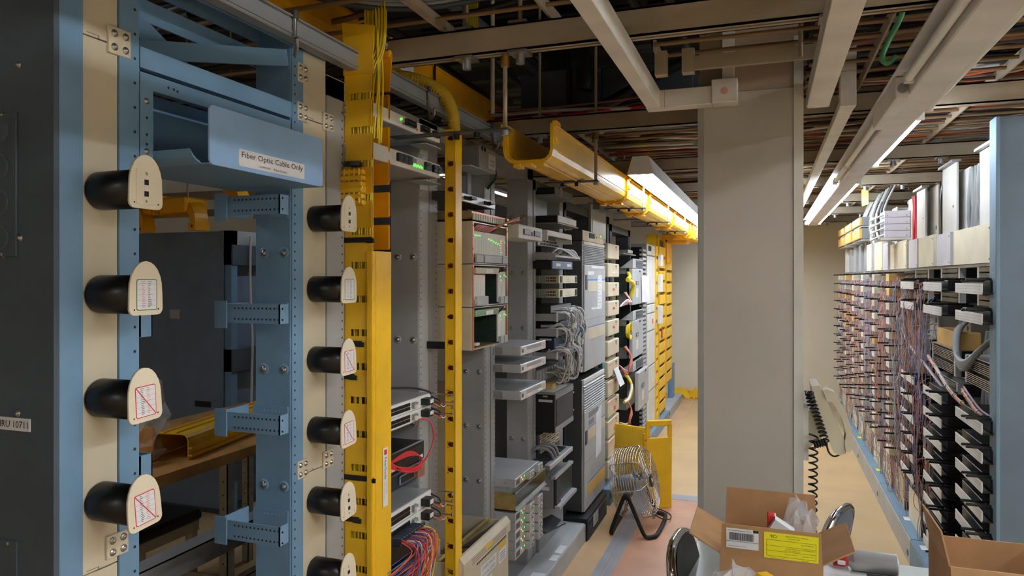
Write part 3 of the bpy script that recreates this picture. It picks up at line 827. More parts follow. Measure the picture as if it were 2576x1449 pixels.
for k, (v, lab) in enumerate(((605, 'black strap with a buckle around the duct above its cover'), (862, 'short black strap behind the third spool of the far manager'), (945, 'black strap end poking from the duct below the crossed sticker'), (1196, 'long black strap around the duct beside the white label'), (1300, 'black strap low on the duct behind the lowest full spool'))):
    z = PZ(900, v, XD0 + .03)
    w = (.095, .06, .035, .1, .05)[k]
    m = MB('black_rubber').box(XD0 - .02, XD0 - .02 + w + .02, YN - .004, YN - .0015, z - .008, z + .008, bev=.001)
    m.box(XD0 - .022, XD0 - .018, YN - .004, YN + .02, z - .008, z + .008)
    m.use('black').box(XD0 - .02 + w, XD0 - .02 + w + .028, YN - .006, YN - .0015, z - .010, z + .004, bev=.001)
    tag(m.build('strap'), lab, 'strap')

# ---- slim yellow duct with corrugated hose
X1 = -1.098; Y2a, Y2b = PY(1145, X1), PY(1160, X1); X0 = onY(1120, 700, Y2a).x
t = duct2 = thing('fiber_duct', 'slim yellow vertical duct with a row of round slots', 'duct', ((X0 + X1) / 2, Y2a, 0))
zt2 = PZ(1140, 322, X1)
m = MB('yellow')
wv = X1 - X0
m.box(X0, X0 + wv * .22, Y2a, Y2a + .003, .03, zt2)
z = zt2 - .033; zprev = zt2
sl = []
p2 = 64.2 * (onY(1130, 700, Y2a).y * CS + 1.12 * SN) / F
while z > .1:
    m.box(X0 + wv * .22, X1, Y2a, Y2a + .003, z + .009, zprev); zprev = z - .009
    sl.append(z); z -= p2
m.box(X0 + wv * .22, X1, Y2a, Y2a + .003, .03, zprev)
for z in sl:
    m.box(X0 + wv * .80, X1, Y2a, Y2a + .003, z - .009, z + .009)
    m.cyl((X0 + wv * .3, Y2a, z + .009), (X0 + wv * .3, Y2a + .003, z + .009), .004, 8).cyl((X0 + wv * .3, Y2a, z - .009), (X0 + wv * .3, Y2a + .003, z - .009), .004, 8)
m.build('slotted_wall', t)
MB('yellow').box(X1, X1 + .003, Y2a - .002, Y2b, .03, zt2, bev=.001).build('cover', t)
MB('yellow_deep').box(X0, X1, Y2b, Y2b + .003, .03, zt2).box(X0 - .003, X0, Y2a + .003, Y2b + .003, .03, zt2).build('back_wall', t)
z = PZ(1103, 862, XF)
MB('black').box(XF, X0, Y2a + .006, Y2a + .02, z - .014, z + .014, bev=.002).build('clamp', t)
# corrugated hose
P = [(-1.40, 2.30, 2.405), (-1.32, 2.36, 2.41), (-1.24, 2.42, 2.40), (-1.16, 2.46, 2.355), (-1.125, 2.472, 2.28), (-1.118, 2.472, 2.20), (-1.118, 2.472, zt2 - .02)]
m = MB('yellow_soft').tube(P, .0225, 14, seg=5)
pts = []
for i in range(len(P) - 1):
    for k in range(9): pts.append(V(P[i]).lerp(V(P[i + 1]), k / 9))
for a, b in zip(pts[:-10], pts[1:]):
    d = (b - a); m.cyl(a, a + d.normalized() * .0045, .0245, 14)
tag(m.build('corrugated_hose'), 'yellow corrugated hose bending into the slim yellow duct', 'hose')
# ================================================================== equipment in the left racks
def unit(name, label, cat, uL, uR, vT, vB, X=XE, back=XF - .12, body='grey_light', front='offwhite', group=None, ref='L', ears=True, bev=.002, ft=.006):
    Y0, Y1 = PY(uL, X), PY(uR, X); u = uL if ref == 'L' else uR
    Z1, Z0 = PZ(u, vT, X), PZ(u, vB, X)
    t = thing(name, label, cat, ((X + back) / 2, (Y0 + Y1) / 2, Z0), group)
    MB(body).box(back, X - ft, Y0, Y1, Z0, Z1, bev=bev).build('body', t)
    MB(front).box(X - ft, X, Y0, Y1, Z0, Z1, bev=bev).build('front_panel', t)
    if ears:
        e = MB('galv').box(XF, XF + .003, Y0 - .022, Y0, Z0 + .002, Z1 - .002).box(XF, min(XF + .04, X - ft), Y0 - .003, Y0, Z0 + .004, Z1 - .004)
        e.use('steel').bolt((XF + .003, Y0 - .012, Z0 + (Z1 - Z0) * .25), (1, 0, 0), .003, .003).bolt((XF + .003, Y0 - .012, Z0 + (Z1 - Z0) * .75), (1, 0, 0), .003, .003)
        e.build('mounting_ear', t)
    return t, left_face(X, Y0, Z0), Y1 - Y0, Z1 - Z0
def leds(t, fr, pts, s=.003):
    m = MB('led_green')
    for a, b, c in pts: m.use({'g': 'led_green', 'r': 'led_red', 'a': 'led_amber'}[c]).box(a - s / 2, a + s / 2, b - s / 2, b + s / 2, 0, .0012, fr)
    return stuff(m, 'indicator_lights', t)
def cable(pts, r, mat, label=None, group=None, parent=None, n=6, seg=4):
    o = MB(mat).tube(pts, r, n, seg=seg).build('cable', parent)
    if parent is None: tag(o, label, 'cable', group)
    return o

# ---- bay 1: two white fuse panels high up
for k, (vt, vb, lab) in enumerate(((332, 360, 'upper white fuse panel with black breakers and a green lamp'), (415, 449, 'lower white fuse panel with green digits and many breakers'))):
    X = -1.125
    t, fr, w, h = unit('fuse_panel', lab, 'panel', 940, 1107, vt, vb, X, -1.42, 'alu', 'white', 'white fuse panels in the first grey rack', ref='R')
    br = MB('black')
    sp = ((.42, .56), (.66, .78), (.86, .95)) if k == 0 else ((.30, .36), (.37, .43), (.44, .50), (.72, .80), (.85, .91), (.92, .98))
    for a, b in sp:
        m = MB('black').box(w * a, w * b, h * .28, h * .82, 0, .012, fr, bev=.001).use('grey_dark').box(w * (a + .01), w * (b - .01), h * .5, h * .62, .012, .015, fr); m.build('breaker', t)
    if k == 0:
        leds(t, fr, [(w * .38, h * .7, 'g'), (w * .36, h * .6, 'g')], .006)
        MB('print_red').box(w * .39, w * .41, h * .28, h * .42, 0, .002, fr).box(w * .6, w * .615, h * .25, h * .4, 0, .002, fr).build('marking', t)['kind'] = 'stuff'
        m = MB('print_grey').textw('Panel A', fr, w * .27, h * .72, w * .1, h * .14)
    else:
        leds(t, fr, [(w * (.56 + .022 * i), h * (.35 + .06 * (i % 2)), 'g') for i in range(7)], .007)
        MB('grey_mid').box(w * .52, w * .58, h * .5, h * .8, 0, .006, fr).build('connector', t)
    MB('steel').bolt(fr.p(w * .975, h * .8, 0), fr.n, .003, .002).build('screw', t)
# small shelf under the upper one, on the far upright
for k, v in enumerate((372, 460)):
    z = PZ(1070, v, XF)
    m = MB('grey_light').box(XF, XF + .07, 2.30, 2.42, z - .012, z - .008).box(XF, XF + .004, 2.38, 2.44, z - .03, z + .03)
    tag(m.build('support_bracket'), ('small grey angle bracket under the upper fuse panel', 'small grey angle bracket under the lower fuse panel')[k], 'bracket')
# ---- bay 1: pairs of switches with silver cable hooks
def switch_pair(vt, vb, lab, plugs):
    X = -1.155
    t, fr, w, h = unit('network_switch', lab, 'switch', 930, 1085, vt, vb, X, -1.52, 'alu', 'white', 'white rack switches', ref='R')
    for r in (0, 1):
        b0 = h * .5 * (1 - r)
        m = MB('black')
        for q in range(14): m.box(w * .30 + q * w * .022, w * .30 + q * w * .022 + w * .017, b0 + h * .10, b0 + h * .23, 0, .004, fr).box(w * .30 + q * w * .022, w * .30 + q * w * .022 + w * .017, b0 + h * .26, b0 + h * .39, 0, .004, fr)
        stuff(m, 'port_row', t)
        m = MB('grey_mid').box(w * .64, w * .71, b0 + h * .12, b0 + h * .36, 0, .012, fr, bev=.001).use('white').box(w * .645, w * .67, b0 + h * .14, b0 + h * .3, .012, .02, fr); m.build('connector', t)
        m = MB('black').box(w * .80, w * .90, b0 + h * .12, b0 + h * .40, 0, .034, fr, bev=.002).use('paper').box(w * .82, w * .88, b0 + h * .2, b0 + h * .36, .034, .0345, fr); m.build('power_plug', t)
        m = MB('dark_cable').tube([fr.p(w * .88, b0 + h * .25, .03), fr.p(w * .95, b0 + h * .1, .045), fr.p(w * 1.0, b0 + h * .2, .03), fr.p(w * .99, b0 + h * .38, -.01)], .003, 6)
        m.use('orange_cable').tube([fr.p(w * .86, b0 + h * .22, .032), fr.p(w * .93, b0 - h * .02, .05), fr.p(w * 1.01, b0 + h * .15, .035), fr.p(w * 1.0, b0 + h * .35, -.02)], .002, 5)
        m.use('white').tube([fr.p(w * .96, b0 + h * .05, .045), fr.p(w * .99, b0 - h * .08, .05), fr.p(w * 1.0, b0 + h * .02, .06)], .0018, 5); m.build('cord', t)
        MB('print_grey').box(0, w, b0 - .0006, b0 + .0006, 0, .0008, fr).build('seam', t)
        # silver hook that keeps cords tidy, sticking out into the aisle
        hk_ = MB('steel')
        for dz in (h * .08, h * .44):
            hk_.box(fr.o.x - .04, fr.o.x + .085, fr.o.y + w + .004, fr.o.y + w + .009, fr.o.z + b0 + dz, fr.o.z + b0 + dz + .004)
        hk_.box(fr.o.x + .081, fr.o.x + .085, fr.o.y + w - .004, fr.o.y + w + .009, fr.o.z + b0 + h * .08, fr.o.z + b0 + h * .20)
        hk_.box(fr.o.x + .081, fr.o.x + .085, fr.o.y + w - .004, fr.o.y + w + .009, fr.o.z + b0 + h * .33, fr.o.z + b0 + h * .47)
        hk_.build('cord_hook', t)
    leds(t, fr, [(w * .60, h * .12, 'g'), (w * .60, h * .16, 'g'), (w * .735, h * .3, 'g'), (w * .735, h * .8, 'g')], .005)
    return t, fr, w, h
s1, f1, w1, h1 = switch_pair(988, 1044, 'white double rack switch with a red patch cord plugged in', 0)
s2, f2, w2, h2 = switch_pair(1231, 1297, 'white double rack switch feeding orange and purple cords', 1)
# blue connectors under the lower switch with the fan of coloured cords
m = MB('navy')
for q in range(9): m.box(w2 * .28 + q * w2 * .042, w2 * .28 + q * w2 * .042 + w2 * .036, -h2 * .02, h2 * .26, 0, .045, f2, bev=.002)
stuff(m, 'connector_row', s2)
fan = thing('patch_cords', 'fan of orange purple and white patch cords below the lower switch', 'cables', tuple(f2.p(w2 * .4, -.2, .1)), kind='stuff')
cols = ['orange_cable', 'purple_cable', 'orange_cable', 'blue_cable', 'purple_cable', 'white_cable', 'orange_cable', 'red_cable']
for i in range(46):
    a0 = w2 * (.28 + .38 * (i % 23) / 23); b0 = h2 * (.02 + .18 * rnd(0, 1))
    dr = rnd(.05, .30); x = rnd(.03, .085)
    pts = [f2.p(a0, b0, .045), f2.p(a0 + .01, b0 - .03 * rnd(.3, 1), .06 + x * .5), f2.p(a0 - .02, b0 - dr * .6, x + .02), f2.p(a0 - .09 - rnd(0, .05), b0 - dr, x * .6), f2.p(a0 - .22, b0 - dr - rnd(-.02, .05), .0 + x * .3)]
    MB(cols[i % 8]).tube(pts, .0019, 5).build('cord', fan)
for i in range(5):
    a0 = w2 * (.62 + .02 * i)
    cable([f2.p(a0, h2 * .1, .03), f2.p(a0 + .03, -.03, .07), f2.p(a0 + .03, -.10 - .02 * i, .05), f2.p(a0 - .03, -.2 - .02 * i, .03), f2.p(a0 - .15, -.26 - .015 * i, .02)], .0024, ('yellow_cable', 'orange_cable')[i % 2], parent=fan)
m = MB('yellow_paper').box(-.012, .012, -.11, 0, 0, .0008, Fr(f2.p(w2 * .5, -.20, .07), (0, .95, .1), (0, -.15, 1)))
tag(m.build('hang_tag'), 'yellow paper tag hanging among the orange cords', 'tag')
rc = thing('patch_cord_coil', 'loose coil of red patch cord under the upper white switch', 'cable', tuple(f1.p(w1 * .45, -.13, .03)))
for i in range(8):
    cable([f1.p(w1 * .66, h1 * .14, .012), f1.p(w1 * (.73 + .002 * i), h1 * .05, .05), f1.p(w1 * .76, -.06, .06), f1.p(w1 * (.66 - .01 * i), -.12 - .004 * i, .05), f1.p(w1 * .5, -.135 - .004 * i, .03 + .003 * i), f1.p(w1 * .2, -.10, .02)] if i < 2 else
          [f1.p(w1 * .2, -.115 + .004 * i, .02), f1.p(w1 * .42, -.13 - .004 * (i % 4), .04), f1.p(w1 * .58, -.118 - .003 * i, .05), f1.p(w1 * .62, -.108, .035), f1.p(w1 * .5, -.105 + .003 * i, .015), f1.p(w1 * .2, -.10, .01)], .0026, 'red_cable', parent=rc)
for i in range(3):
    cable([f1.p(w1 * .1, h1 * 1.9, -.06), f1.p(w1 * .45, h1 * 1.6, -.04), f1.p(w1 * .8, h1 * 1.35, -.03), f1.p(w1 * .97, h1 * 1.05, .0), f1.p(w1 * .99, h1 * .8, -.01)], .004 - .0006 * i, ('dark_cable', 'red_cable', 'dark_cable')[i], ('black cord arching over the upper white switch', 'red cord arching over the upper white switch', 'second thinner black cord arching over the upper switch')[i])
# ---- bay 1: black patch panel, blue blank panel, lower chassis
t, fr, w, h = unit('patch_bay', 'black perforated patch panel behind the red cords', 'panel', 930, 1067, 1106, 1152, -1.205, -1.46, 'black', 'black', ref='R', ears=False)
m = MB('grey_dark')
for i in range(24):
    for j in range(4): m.box(w * (.45 + .021 * i), w * (.45 + .021 * i) + .005, h * (.35 + .13 * j), h * (.35 + .13 * j) + .004, 0, .001, fr)
stuff(m, 'vent_grid', t)
m = MB('paper').box(w * .36, w * .43, h * .12, h * .3, 0, .001, fr).build('sticker', t); MB('paper').box(w * .9, w * .97, h * .1, h * .28, 0, .001, fr).build('sticker', t)
t, fr, w, h = unit('blank_panel', 'dark blue panel with a rectangular window below the patch panel', 'panel', 930, 1065, 1158, 1194, -1.20, -1.32, 'navy', 'navy', ref='R', ears=False)
MB('blue_slate').box(w * .5, w * .8, h * .2, h * .8, 0, .006, fr, bev=.002).build('window_frame', t); MB('black').box(w * .52, w * .78, h * .28, h * .72, .006, .0066, fr).build('window_pane', t)
MB('brown_cable').box(w * .83, w * .98, h * .05, h * .95, 0, .01, fr).build('end_block', t)
t, fr, w, h = unit('server_chassis', 'tall black chassis at the foot of the first grey rack', 'chassis', 930, 1070, 1312, 1560, -1.19, -1.6, 'black', 'black', ref='R', ears=False)
leds(t, fr, [(w * .96, h * .87, 'g'), (w * .96, h * .83, 'g'), (w * .955, h * .44, 'g')], .005)
for r in range(3):
    for c in range(3): MB('grey_dark').box(w * (.35 + .2 * c), w * (.52 + .2 * c), h * (.08 + .25 * r), h * (.29 + .25 * r), 0, .012, fr, bev=.002).build('module', t)
MB('paper').box(w * .62, w * .64, h * .3, h * .42, .012, .0125, fr).build('sticker', t)
t, fr, w, h = unit('power_shelf', 'low white unit with dark slots at the bottom beside the slim yellow duct', 'shelf', 1072, 1108, 1385, 1449, -1.20, -1.5, 'offwhite', 'offwhite', ears=False)
for i in range(2): MB('black').box(w * (.2 + .3 * i), w * (.3 + .3 * i), h * .2, h * .8, 0, .003, fr).build('slot', t)

# ---- bay 2: three beige card shelves
def card_shelf(vt, vb, lab, kind):
    X = -1.10
    Y0, Y1 = PY(1187, X), PY(1276, X); Z1, Z0 = PZ(1187, vt, X), PZ(1187, vb, X)
    w, h = Y1 - Y0, Z1 - Z0; fr = left_face(X, Y0, Z0)
    t = thing('card_shelf', lab, 'chassis', (X - .12, (Y0 + Y1) / 2, Z0), 'beige card shelves')
    MB('beige').box(-.24, 0, 0, h, 0, .004, Fr((X, Y0, Z0), (1, 0, 0), (0, 0, 1))).build('side_panel', t)
    MB('beige').box(-.24, 0, 0, h, -.004, 0, Fr((X, Y1, Z0), (1, 0, 0), (0, 0, 1))).build('side_panel', t)
    MB('alu').box(0, w, 0, .004, -.24, 0, fr).build('floor_plate', t)
    MB('alu').box(0, w, h - .004, h, -.24, 0, fr).build('top_plate', t)
    MB('pcb').box(.004, w - .004, .004, h - .004, -.20, -.195, fr).build('backplane', t)
    for a0 in (0, w - .016):
        m = MB('copper').box(a0, a0 + .016, 0, h, 0, .003, fr).use('steel')
        for b in (.1, .35, .65, .9): m.bolt(fr.p(a0 + .008, h * b, .003), fr.n, .003, .002)
        m.build('frame_strip', t)
    def card(a0, a1, b0, b1, mat='offwhite', d=0.0):
        m = MB(mat).box(a0 + .0006, a1 - .0006, b0, b1, -.15, d, fr, bev=.0008)
        m.use('grey_light').box(a0 + .001, a1 - .001, b0 + .002, b0 + (b1 - b0) * .16, d, d + .006, fr)
        return m.build('line_card', t)
    if kind == 0:
        n = 18
        for i in range(n): card(w * .05 + i * w * .9 / n, w * .05 + (i + 1) * w * .9 / n, h * .14, h * .78)
        for a0, a1 in ((.06, .24), (.27, .76), (.79, .95)): MB('grey_light').box(w * a0, w * a1, h * .03, h * .22, 0, .012, fr, bev=.002).build('cover_strip', t)
        L = [(w * (.07 + .035 * i), h * .68, 'g') for i in range(5)] + [(w * (.43 + .033 * i), h * (.62 - .012 * i + .03 * (i % 2)), 'g') for i in range(11)]
        L += [(w * .80, h * (.62 - .06 * i), c) for i, c in enumerate('aararg')] + [(w * .86, h * .64, 'r'), (w * .91, h * .6, 'g')]
        leds(t, fr, L, .0038)
        m = MB('pink_cable')
        for i in range(9): m.tube([fr.p(w * (.08 + .05 * i), h * .8, -.01), fr.p(w * (.12 + .06 * i), h * .92, .006), fr.p(w * (.4 + .05 * i), h * .95, -.02)], .003, 5)
        stuff(m, 'ribbon_cables', t)
    else:
        m = MB('beige' if kind == 1 else 'green_glass').box(w * .04, w * .68, h * .78, h * .93, -.02, .012, fr, bev=.002).use('paper').box(w * .3, w * .5, h * .8, h * .9, .012, .0125, fr); m.build('fuse_bar', t)
        if kind == 1:
            for i in range(5): card(w * .05 + i * w * .06, w * .05 + (i + 1) * w * .06, h * .04, h * .76)
            MB('grey_light').box(w * .07, w * .36, h * .02, h * .24, 0, .014, fr, bev=.002).build('cover_strip', t)
            leds(t, fr, [(w * (.08 + .06 * i), h * .7, 'r') for i in range(5)], .0025)
        MB('pcb').box(w * .69, w * .70, h * .04, h * .86, -.19, -.004, fr).build('circuit_board', t)
        for i in range(2): card(w * (.72 + .12 * i), w * (.83 + .12 * i), h * .06, h * .84)
        for i in range(2): MB('grey_light').box(w * (.73 + .12 * i), w * (.82 + .12 * i), h * .02, h * .2, 0, .012, fr, bev=.001).build('cover_strip', t)
        leds(t, fr, [(w * .78, h * .72, 'g'), (w * .9, h * .75, 'g'), (w * .95, h * .72, 'g'), (w * .8, h * .62, 'g')], .005)
        MB('offwhite').box(w * .06, w * .14, h * .1, h * .16, -.03, .01, fr).build('latch', t)
        m = MB('black_cable').tube([fr.p(w * .66, h * .82, .01), fr.p(w * .74, h * .93, .02), fr.p(w * .86, h * .93, .01), fr.p(w * .9, h * .84, -.02)], .004, 6); m.build('cord', t)
        if kind == 2:
            m = MB('zinc_gold')
            for i in range(22): m.box(w * (.06 + .029 * i), w * (.075 + .029 * i), .004, .008, -.14, 0, fr)
            stuff(m, 'card_guides', t)
    return t, fr, w, h
card_shelf(556, 663, 'uppermost beige card shelf full of cards with green lamps', 0)
card_shelf(665, 772, 'middle beige card shelf with five cards and an empty gap', 1)
cs3 = card_shelf(774, 882, 'lowest beige card shelf, mostly empty with dark backplane', 2)
# copper topped trough over the shelves
Y0, Y1 = PY(1187, -1.10), PY(1276, -1.10); zt = PZ(1187, 530, -1.10); zb = PZ(1187, 553, -1.10)
m = MB('zinc_gold').box(-1.34, -1.10, Y0, Y0 + .004, zb, zt).box(-1.34, -1.10, Y1 - .004, Y1, zb, zt).box(-1.34, -1.10, Y0, Y1, zb, zb + .004).box(-1.104, -1.10, Y0, Y1, zb, zb + .012)
m.use('copper').box(-1.16, -1.11, Y0 + .01, Y1 + .05, zt - .006, zt + .002)
m.use('white')
for i in range(14): m.box(-1.10, -1.094, Y0 + .01 + i * .026, Y0 + .02 + i * .026, zb + .002, zt - .008)
tag(m.build('cable_trough'), 'metal cable trough with copper lid on top of the beige shelves', 'trough')
for i in range(3):
    cable([(-1.12, Y1 - .22 + .05 * i, zb - .03), (-1.07, Y1 - .12, zb + .005), (-1.05, Y1 + .02, zb + .03 + .006 * i), (-1.12, Y1 + .12, zb + .02)], .003, ('copper', 'pink_cable', 'copper')[i], ('thin copper coloured lead', 'thin pink lead', 'second thin copper lead')[i] + ' looping over the top beige shelf')
# silver strip with two handles above
t, fr, w, h = unit('connector_strip', 'silver strip with two black handles above the beige shelves', 'panel', 1140, 1246, 478, 500, -1.13, -1.4, 'grey_dark', 'alu', ears=False)
for a in (.30, .76):
    m = MB('black').box(w * a - .03, w * a + .03, h * .25, h * .7, 0, .008, fr, bev=.002).box(w * a - .026, w * a - .018, h * .3, h * .6, .008, .03, fr).box(w * a + .018, w * a + .026, h * .3, h * .6, .008, .03, fr).box(w * a - .026, w * a + .026, h * .3, h * .6, .025, .032, fr); m.build('handle', t)
# alarm box
X = -1.14
t, fr, w, h = unit('alarm_box', 'grey box labelled alarms high above the beige shelves', 'box', 1207, 1247, 365, 424, X, -1.30, 'grey_mid', 'grey_light', ears=False)
m = MB('paper').box(w * .54, w * .97, h * .16, h * .8, 0, .001, fr).use('print_dark').textw('AT&T', fr, w * .75, h * .5, w * .26, h * .10, .0014).textw('ALARMS', fr, w * .75, h * .34, w * .32, h * .09, .0014); m.build('label', t)
MB('black').box(w * .1, w * .2, h * .82, h * .99, 0, .001, fr).build('slot', t); MB('black').box(w * .26, w * .36, h * .82, h * .99, 0, .001, fr).build('slot', t)
MB('steel').bolt(fr.p(w * .28, h * .3, 0), fr.n, .003, .002).build('screw', t)
MB('grey_mid').box(XF - .02, XF - .01, fr.o.y + .08, fr.o.y + .12, fr.o.z - .5, fr.o.z).build('mounting_post', t)
MB('alu').box(XF, X + .01, fr.o.y - .12, fr.o.y + w * .7, fr.o.z - .006, fr.o.z - .002).build('shelf_plate', t)
for i in range(4):
    p = V((XF - .02, fr.o.y + w + .03 + .012 * i, fr.o.z + .02))
    cable([p, p + V((.05, .02, .03)), p + V((.06, .04, -.02)), p + V((.0, .05, -.12)), p + V((-.02, .05, -.5))], .004, ('green_cable', 'black_cable', 'dark_cable', 'black_cable')[i], ('green lead curling beside the alarm box', 'black lead hanging beside the alarm box', 'brown black lead hanging beside the alarm box', 'second black lead hanging beside the alarm box')[i])
# deep beige chassis on the floor
X = -1.085; Y0, Y1 = PY(1160, X), PY(1278, X); zt = PZ(1160, 1421, X); 
t = thing('battery_chassis', 'deep beige open topped chassis with hand lettered labels', 'chassis', (X - .2, (Y0 + Y1) / 2, .12))
w = Y1 - Y0; fr = left_face(X, Y0, 0)
MB('beige').box(0, w, .12, zt - .045, -.004, 0, fr, bev=.001).build('front_panel', t)
lipf = MB('beige').prism([(0, -.04), (0, 0), (-.018, .022), (-.028, .022), (-.028, -.04)], 0, w, Fr((X + .012, Y0, zt), (1, 0, 0), (0, 0, 1), (0, 1, 0))); lipf.build('top_lip', t)
MB('beige').box(-.36, 0, .12, zt, 0, .004, Fr((X, Y0, 0), (1, 0, 0), (0, 0, 1))).build('side_panel', t)
MB('beige').box(-.36, 0, .12, zt, -.004, 0, Fr((X, Y1, 0), (1, 0, 0), (0, 0, 1))).build('side_panel', t)
MB('zinc_gold').box(X - .10, X - .085, Y0, Y1, zt - .012, zt + .004).build('cross_bar', t)
MB('grey_dark').box(X - .36, X, Y0, Y1, .12, .14).build('floor_plate', t); MB('grey_mid').box(X - .36, X - .355, Y0, Y1, .12, zt - .02).build('rear_panel', t)
MB('grey_dark').box(X - .36, X - .02, Y0 + .01, Y1 - .01, 0, .12).build('plinth', t)
m = MB('grey_dark')
for i in range(20): m.box(w * (.3 + .033 * i), w * (.318 + .033 * i), zt - .06, zt - .047, -.002, .002, fr)
stuff(m, 'vent_slots', t)
m = MB('print_grey')
for i in range(3): m.box(w * .15, w * .9, zt - .03 + .009 * i, zt - .027 + .009 * i, .012, .0125, fr)
stuff(m, 'vent_lines', t)
m = MB('paper').box(w * .38, w * .72, zt - .14, zt - .085, 0, .0006, fr).use('print_grey').textw('DANRCAN3001', fr, w * .55, zt - .10, w * .28, .016, .001).textw('ECANRCAP4001', fr, w * .55, zt - .126, w * .28, .015, .001); m.build('label', t)
m = MB('paper').box(w * .78, w * .95, zt - .15, zt - .095, 0, .0006, fr).use('print_dark')
for i in range(4): m.box(w * .80, w * .92, zt - .11 - .01 * i, zt - .108 - .01 * i, 0, .001, fr)
m.build('label', t)
m = MB('yellow_soft').box(w * .78, w * .94, zt - .09, zt - .062, 0, .0006, fr); m.build('label', t)
m = MB('yellow_soft').box(w * .42, w * .58, zt - .024, zt - .004, .0122, .0128, fr); m.build('label', t)
m = MB('paper').box(w * .3, w * .62, zt - .19, zt - .155, 0, .0006, fr).use('print_grey')
for i in range(3): m.box(w * .33, w * .58, zt - .165 - .008 * i, zt - .163 - .008 * i, 0, .001, fr)
m.build('label', t)
for i in range(4):
    cable([(X - .30, Y0 + .02 + .05 * i, zt - .06), (X - .2, Y0 + .1 + .05 * i, zt - .03 - .02 * i), (X - .12, Y0 + .2 + .04 * i, zt - .06), (X - .1, Y0 + .3 + .03 * i, zt - .10)], .003, ('yellow_cable', 'yellow_cable', 'orange_cable', 'dark_cable')[i], ('yellow lead lying across the beige chassis', 'second yellow lead inside the beige chassis', 'orange lead inside the beige chassis', 'dark lead inside the beige chassis')[i])

# ---- bay 3: slim white unit, three white drawers
t, fr, w, h = unit('breaker_panel', 'slim white breaker panel on the wide grey upright', 'panel', 1305, 1364, 563, 598, -1.095, XF - .02, 'offwhite', 'white')
for a in (.18, .62): MB('black').box(w * a, w * (a + .27), h * .3, h * .72, 0, .006, fr, bev=.001).build('breaker', t)
MB('print_red').box(w * .5, w * .56, h * .3, h * .6, 0, .002, fr).build('marking', t)
for k, (vt, vb, lab) in enumerate(((873, 895, 'top slim white drawer unit of three'), (918, 939, 'middle slim white drawer unit of three'), (985, 1008, 'bottom slim white drawer unit, set apart below the other two'))):
    t, fr, w, h = unit('drawer_unit', lab, 'chassis', 1312, 1373, vt, vb, -1.085, XF - .25, 'alu', 'white', 'slim white drawer units')
    m = MB('print_grey')
    for i in range(4): m.box(w * .2, w * .8, h * (.5 + .1 * i), h * (.54 + .1 * i), 0, .0008, fr)
    stuff(m, 'vent_lines', t)
    MB('black').box(w * .03, w * .06, h * .3, h * .7, 0, .002, fr).build('latch', t)
    MB('print_red').textw('C', fr, w * .9, h * .5, w * .05, h * .4).build('logo', t)
    if k: leds(t, fr, [(w * (.25 + .05 * i + (.3 if i > 2 else 0)), h * .3, c) for i, c in enumerate(('a', 'a', 'r', 'a', 'g', 'g') if k == 2 else ('r', 'r', 'a', 'r'))], .003)
# yellow sheathed cables at the back of the white drawers
for i in range(3):
    tag(MB(('yellow', 'yellow', 'brown_cable')[i]).tube([(XF - .22, 3.22 + .06 * i, 1.5), (XF - .20, 3.23 + .06 * i, 1.1), (XF - .21, 3.22 + .06 * i, .8), (XF - .2, 3.24 + .06 * i, .62)], (.03, .022, .014)[i], 8).build('cable_sheath'), ('wide yellow sheathed cable behind the white drawers', 'narrower yellow sheathed cable behind the white drawers', 'brown cable behind the white drawers')[i], 'cable')
# ---- bay 3: power modules with plug-in fans
def fan_unit(Y0, Y1, Z0, Z1, X, lab, lights, back):
    w, h = Y1 - Y0, Z1 - Z0; fr = left_face(X, Y0, Z0)
    t = thing('rectifier_unit', lab, 'power unit', (X - .1, (Y0 + Y1) / 2, Z0), 'silver rectifier units with plug-in fans')
    MB('alu').box(back, X, Y0, Y1, Z0 + .0008, Z1 - .0008, bev=.0015).build('body', t)
    for a in (.42, .80):
        f = MB('alu').box(w * a, w * (a + .2), h * .04, h * .94, -.01, .022, fr, bev=.0015).build('fan_module', t)
        c = fr.p(w * (a + .13), h * .5, .022)
        g = MB('grey_dark').lathe([(0, h * .40), (.0012, h * .40), (.0012, 0)], c, fr.n, 16).use('white').lathe([(.0012, h * .40), (.003, h * .37), (.0012, h * .33)], c, fr.n, 16).lathe([(.0012, h * .16), (.0026, h * .13), (.0026, 0)], c, fr.n, 10)
        g.build('fan_guard', f)
    m = MB('grey_dark')
    for i in range(6):
        m.box(w * (.04 + .025 * i), w * (.052 + .025 * i), h * .2, h * .75, 0, .0008, fr)
    stuff(m, 'vent_slots', t)
    leds(t, fr, [(w * .24, h * .7, lights[0]), (w * .30, h * .35, lights[1]), (w * .37, h * .6, lights[2]), (w * .68, h * .6, lights[3]), (w * .74, h * .3, lights[4])], .006)
    MB('steel').bolt((X - .05, Y0, Z0 + h * .5), (0, -1, 0), .003, .002).build('screw', t)
    return t
X = -1.115; Y0, Y1 = PY(1296, X), PY(1355, X)
fan_unit(Y0, Y1, PZ(1296, 1229, X), PZ(1296, 1206, X), X, 'single silver rectifier unit standing above the galvanised trough', 'aagag', XF - .25)
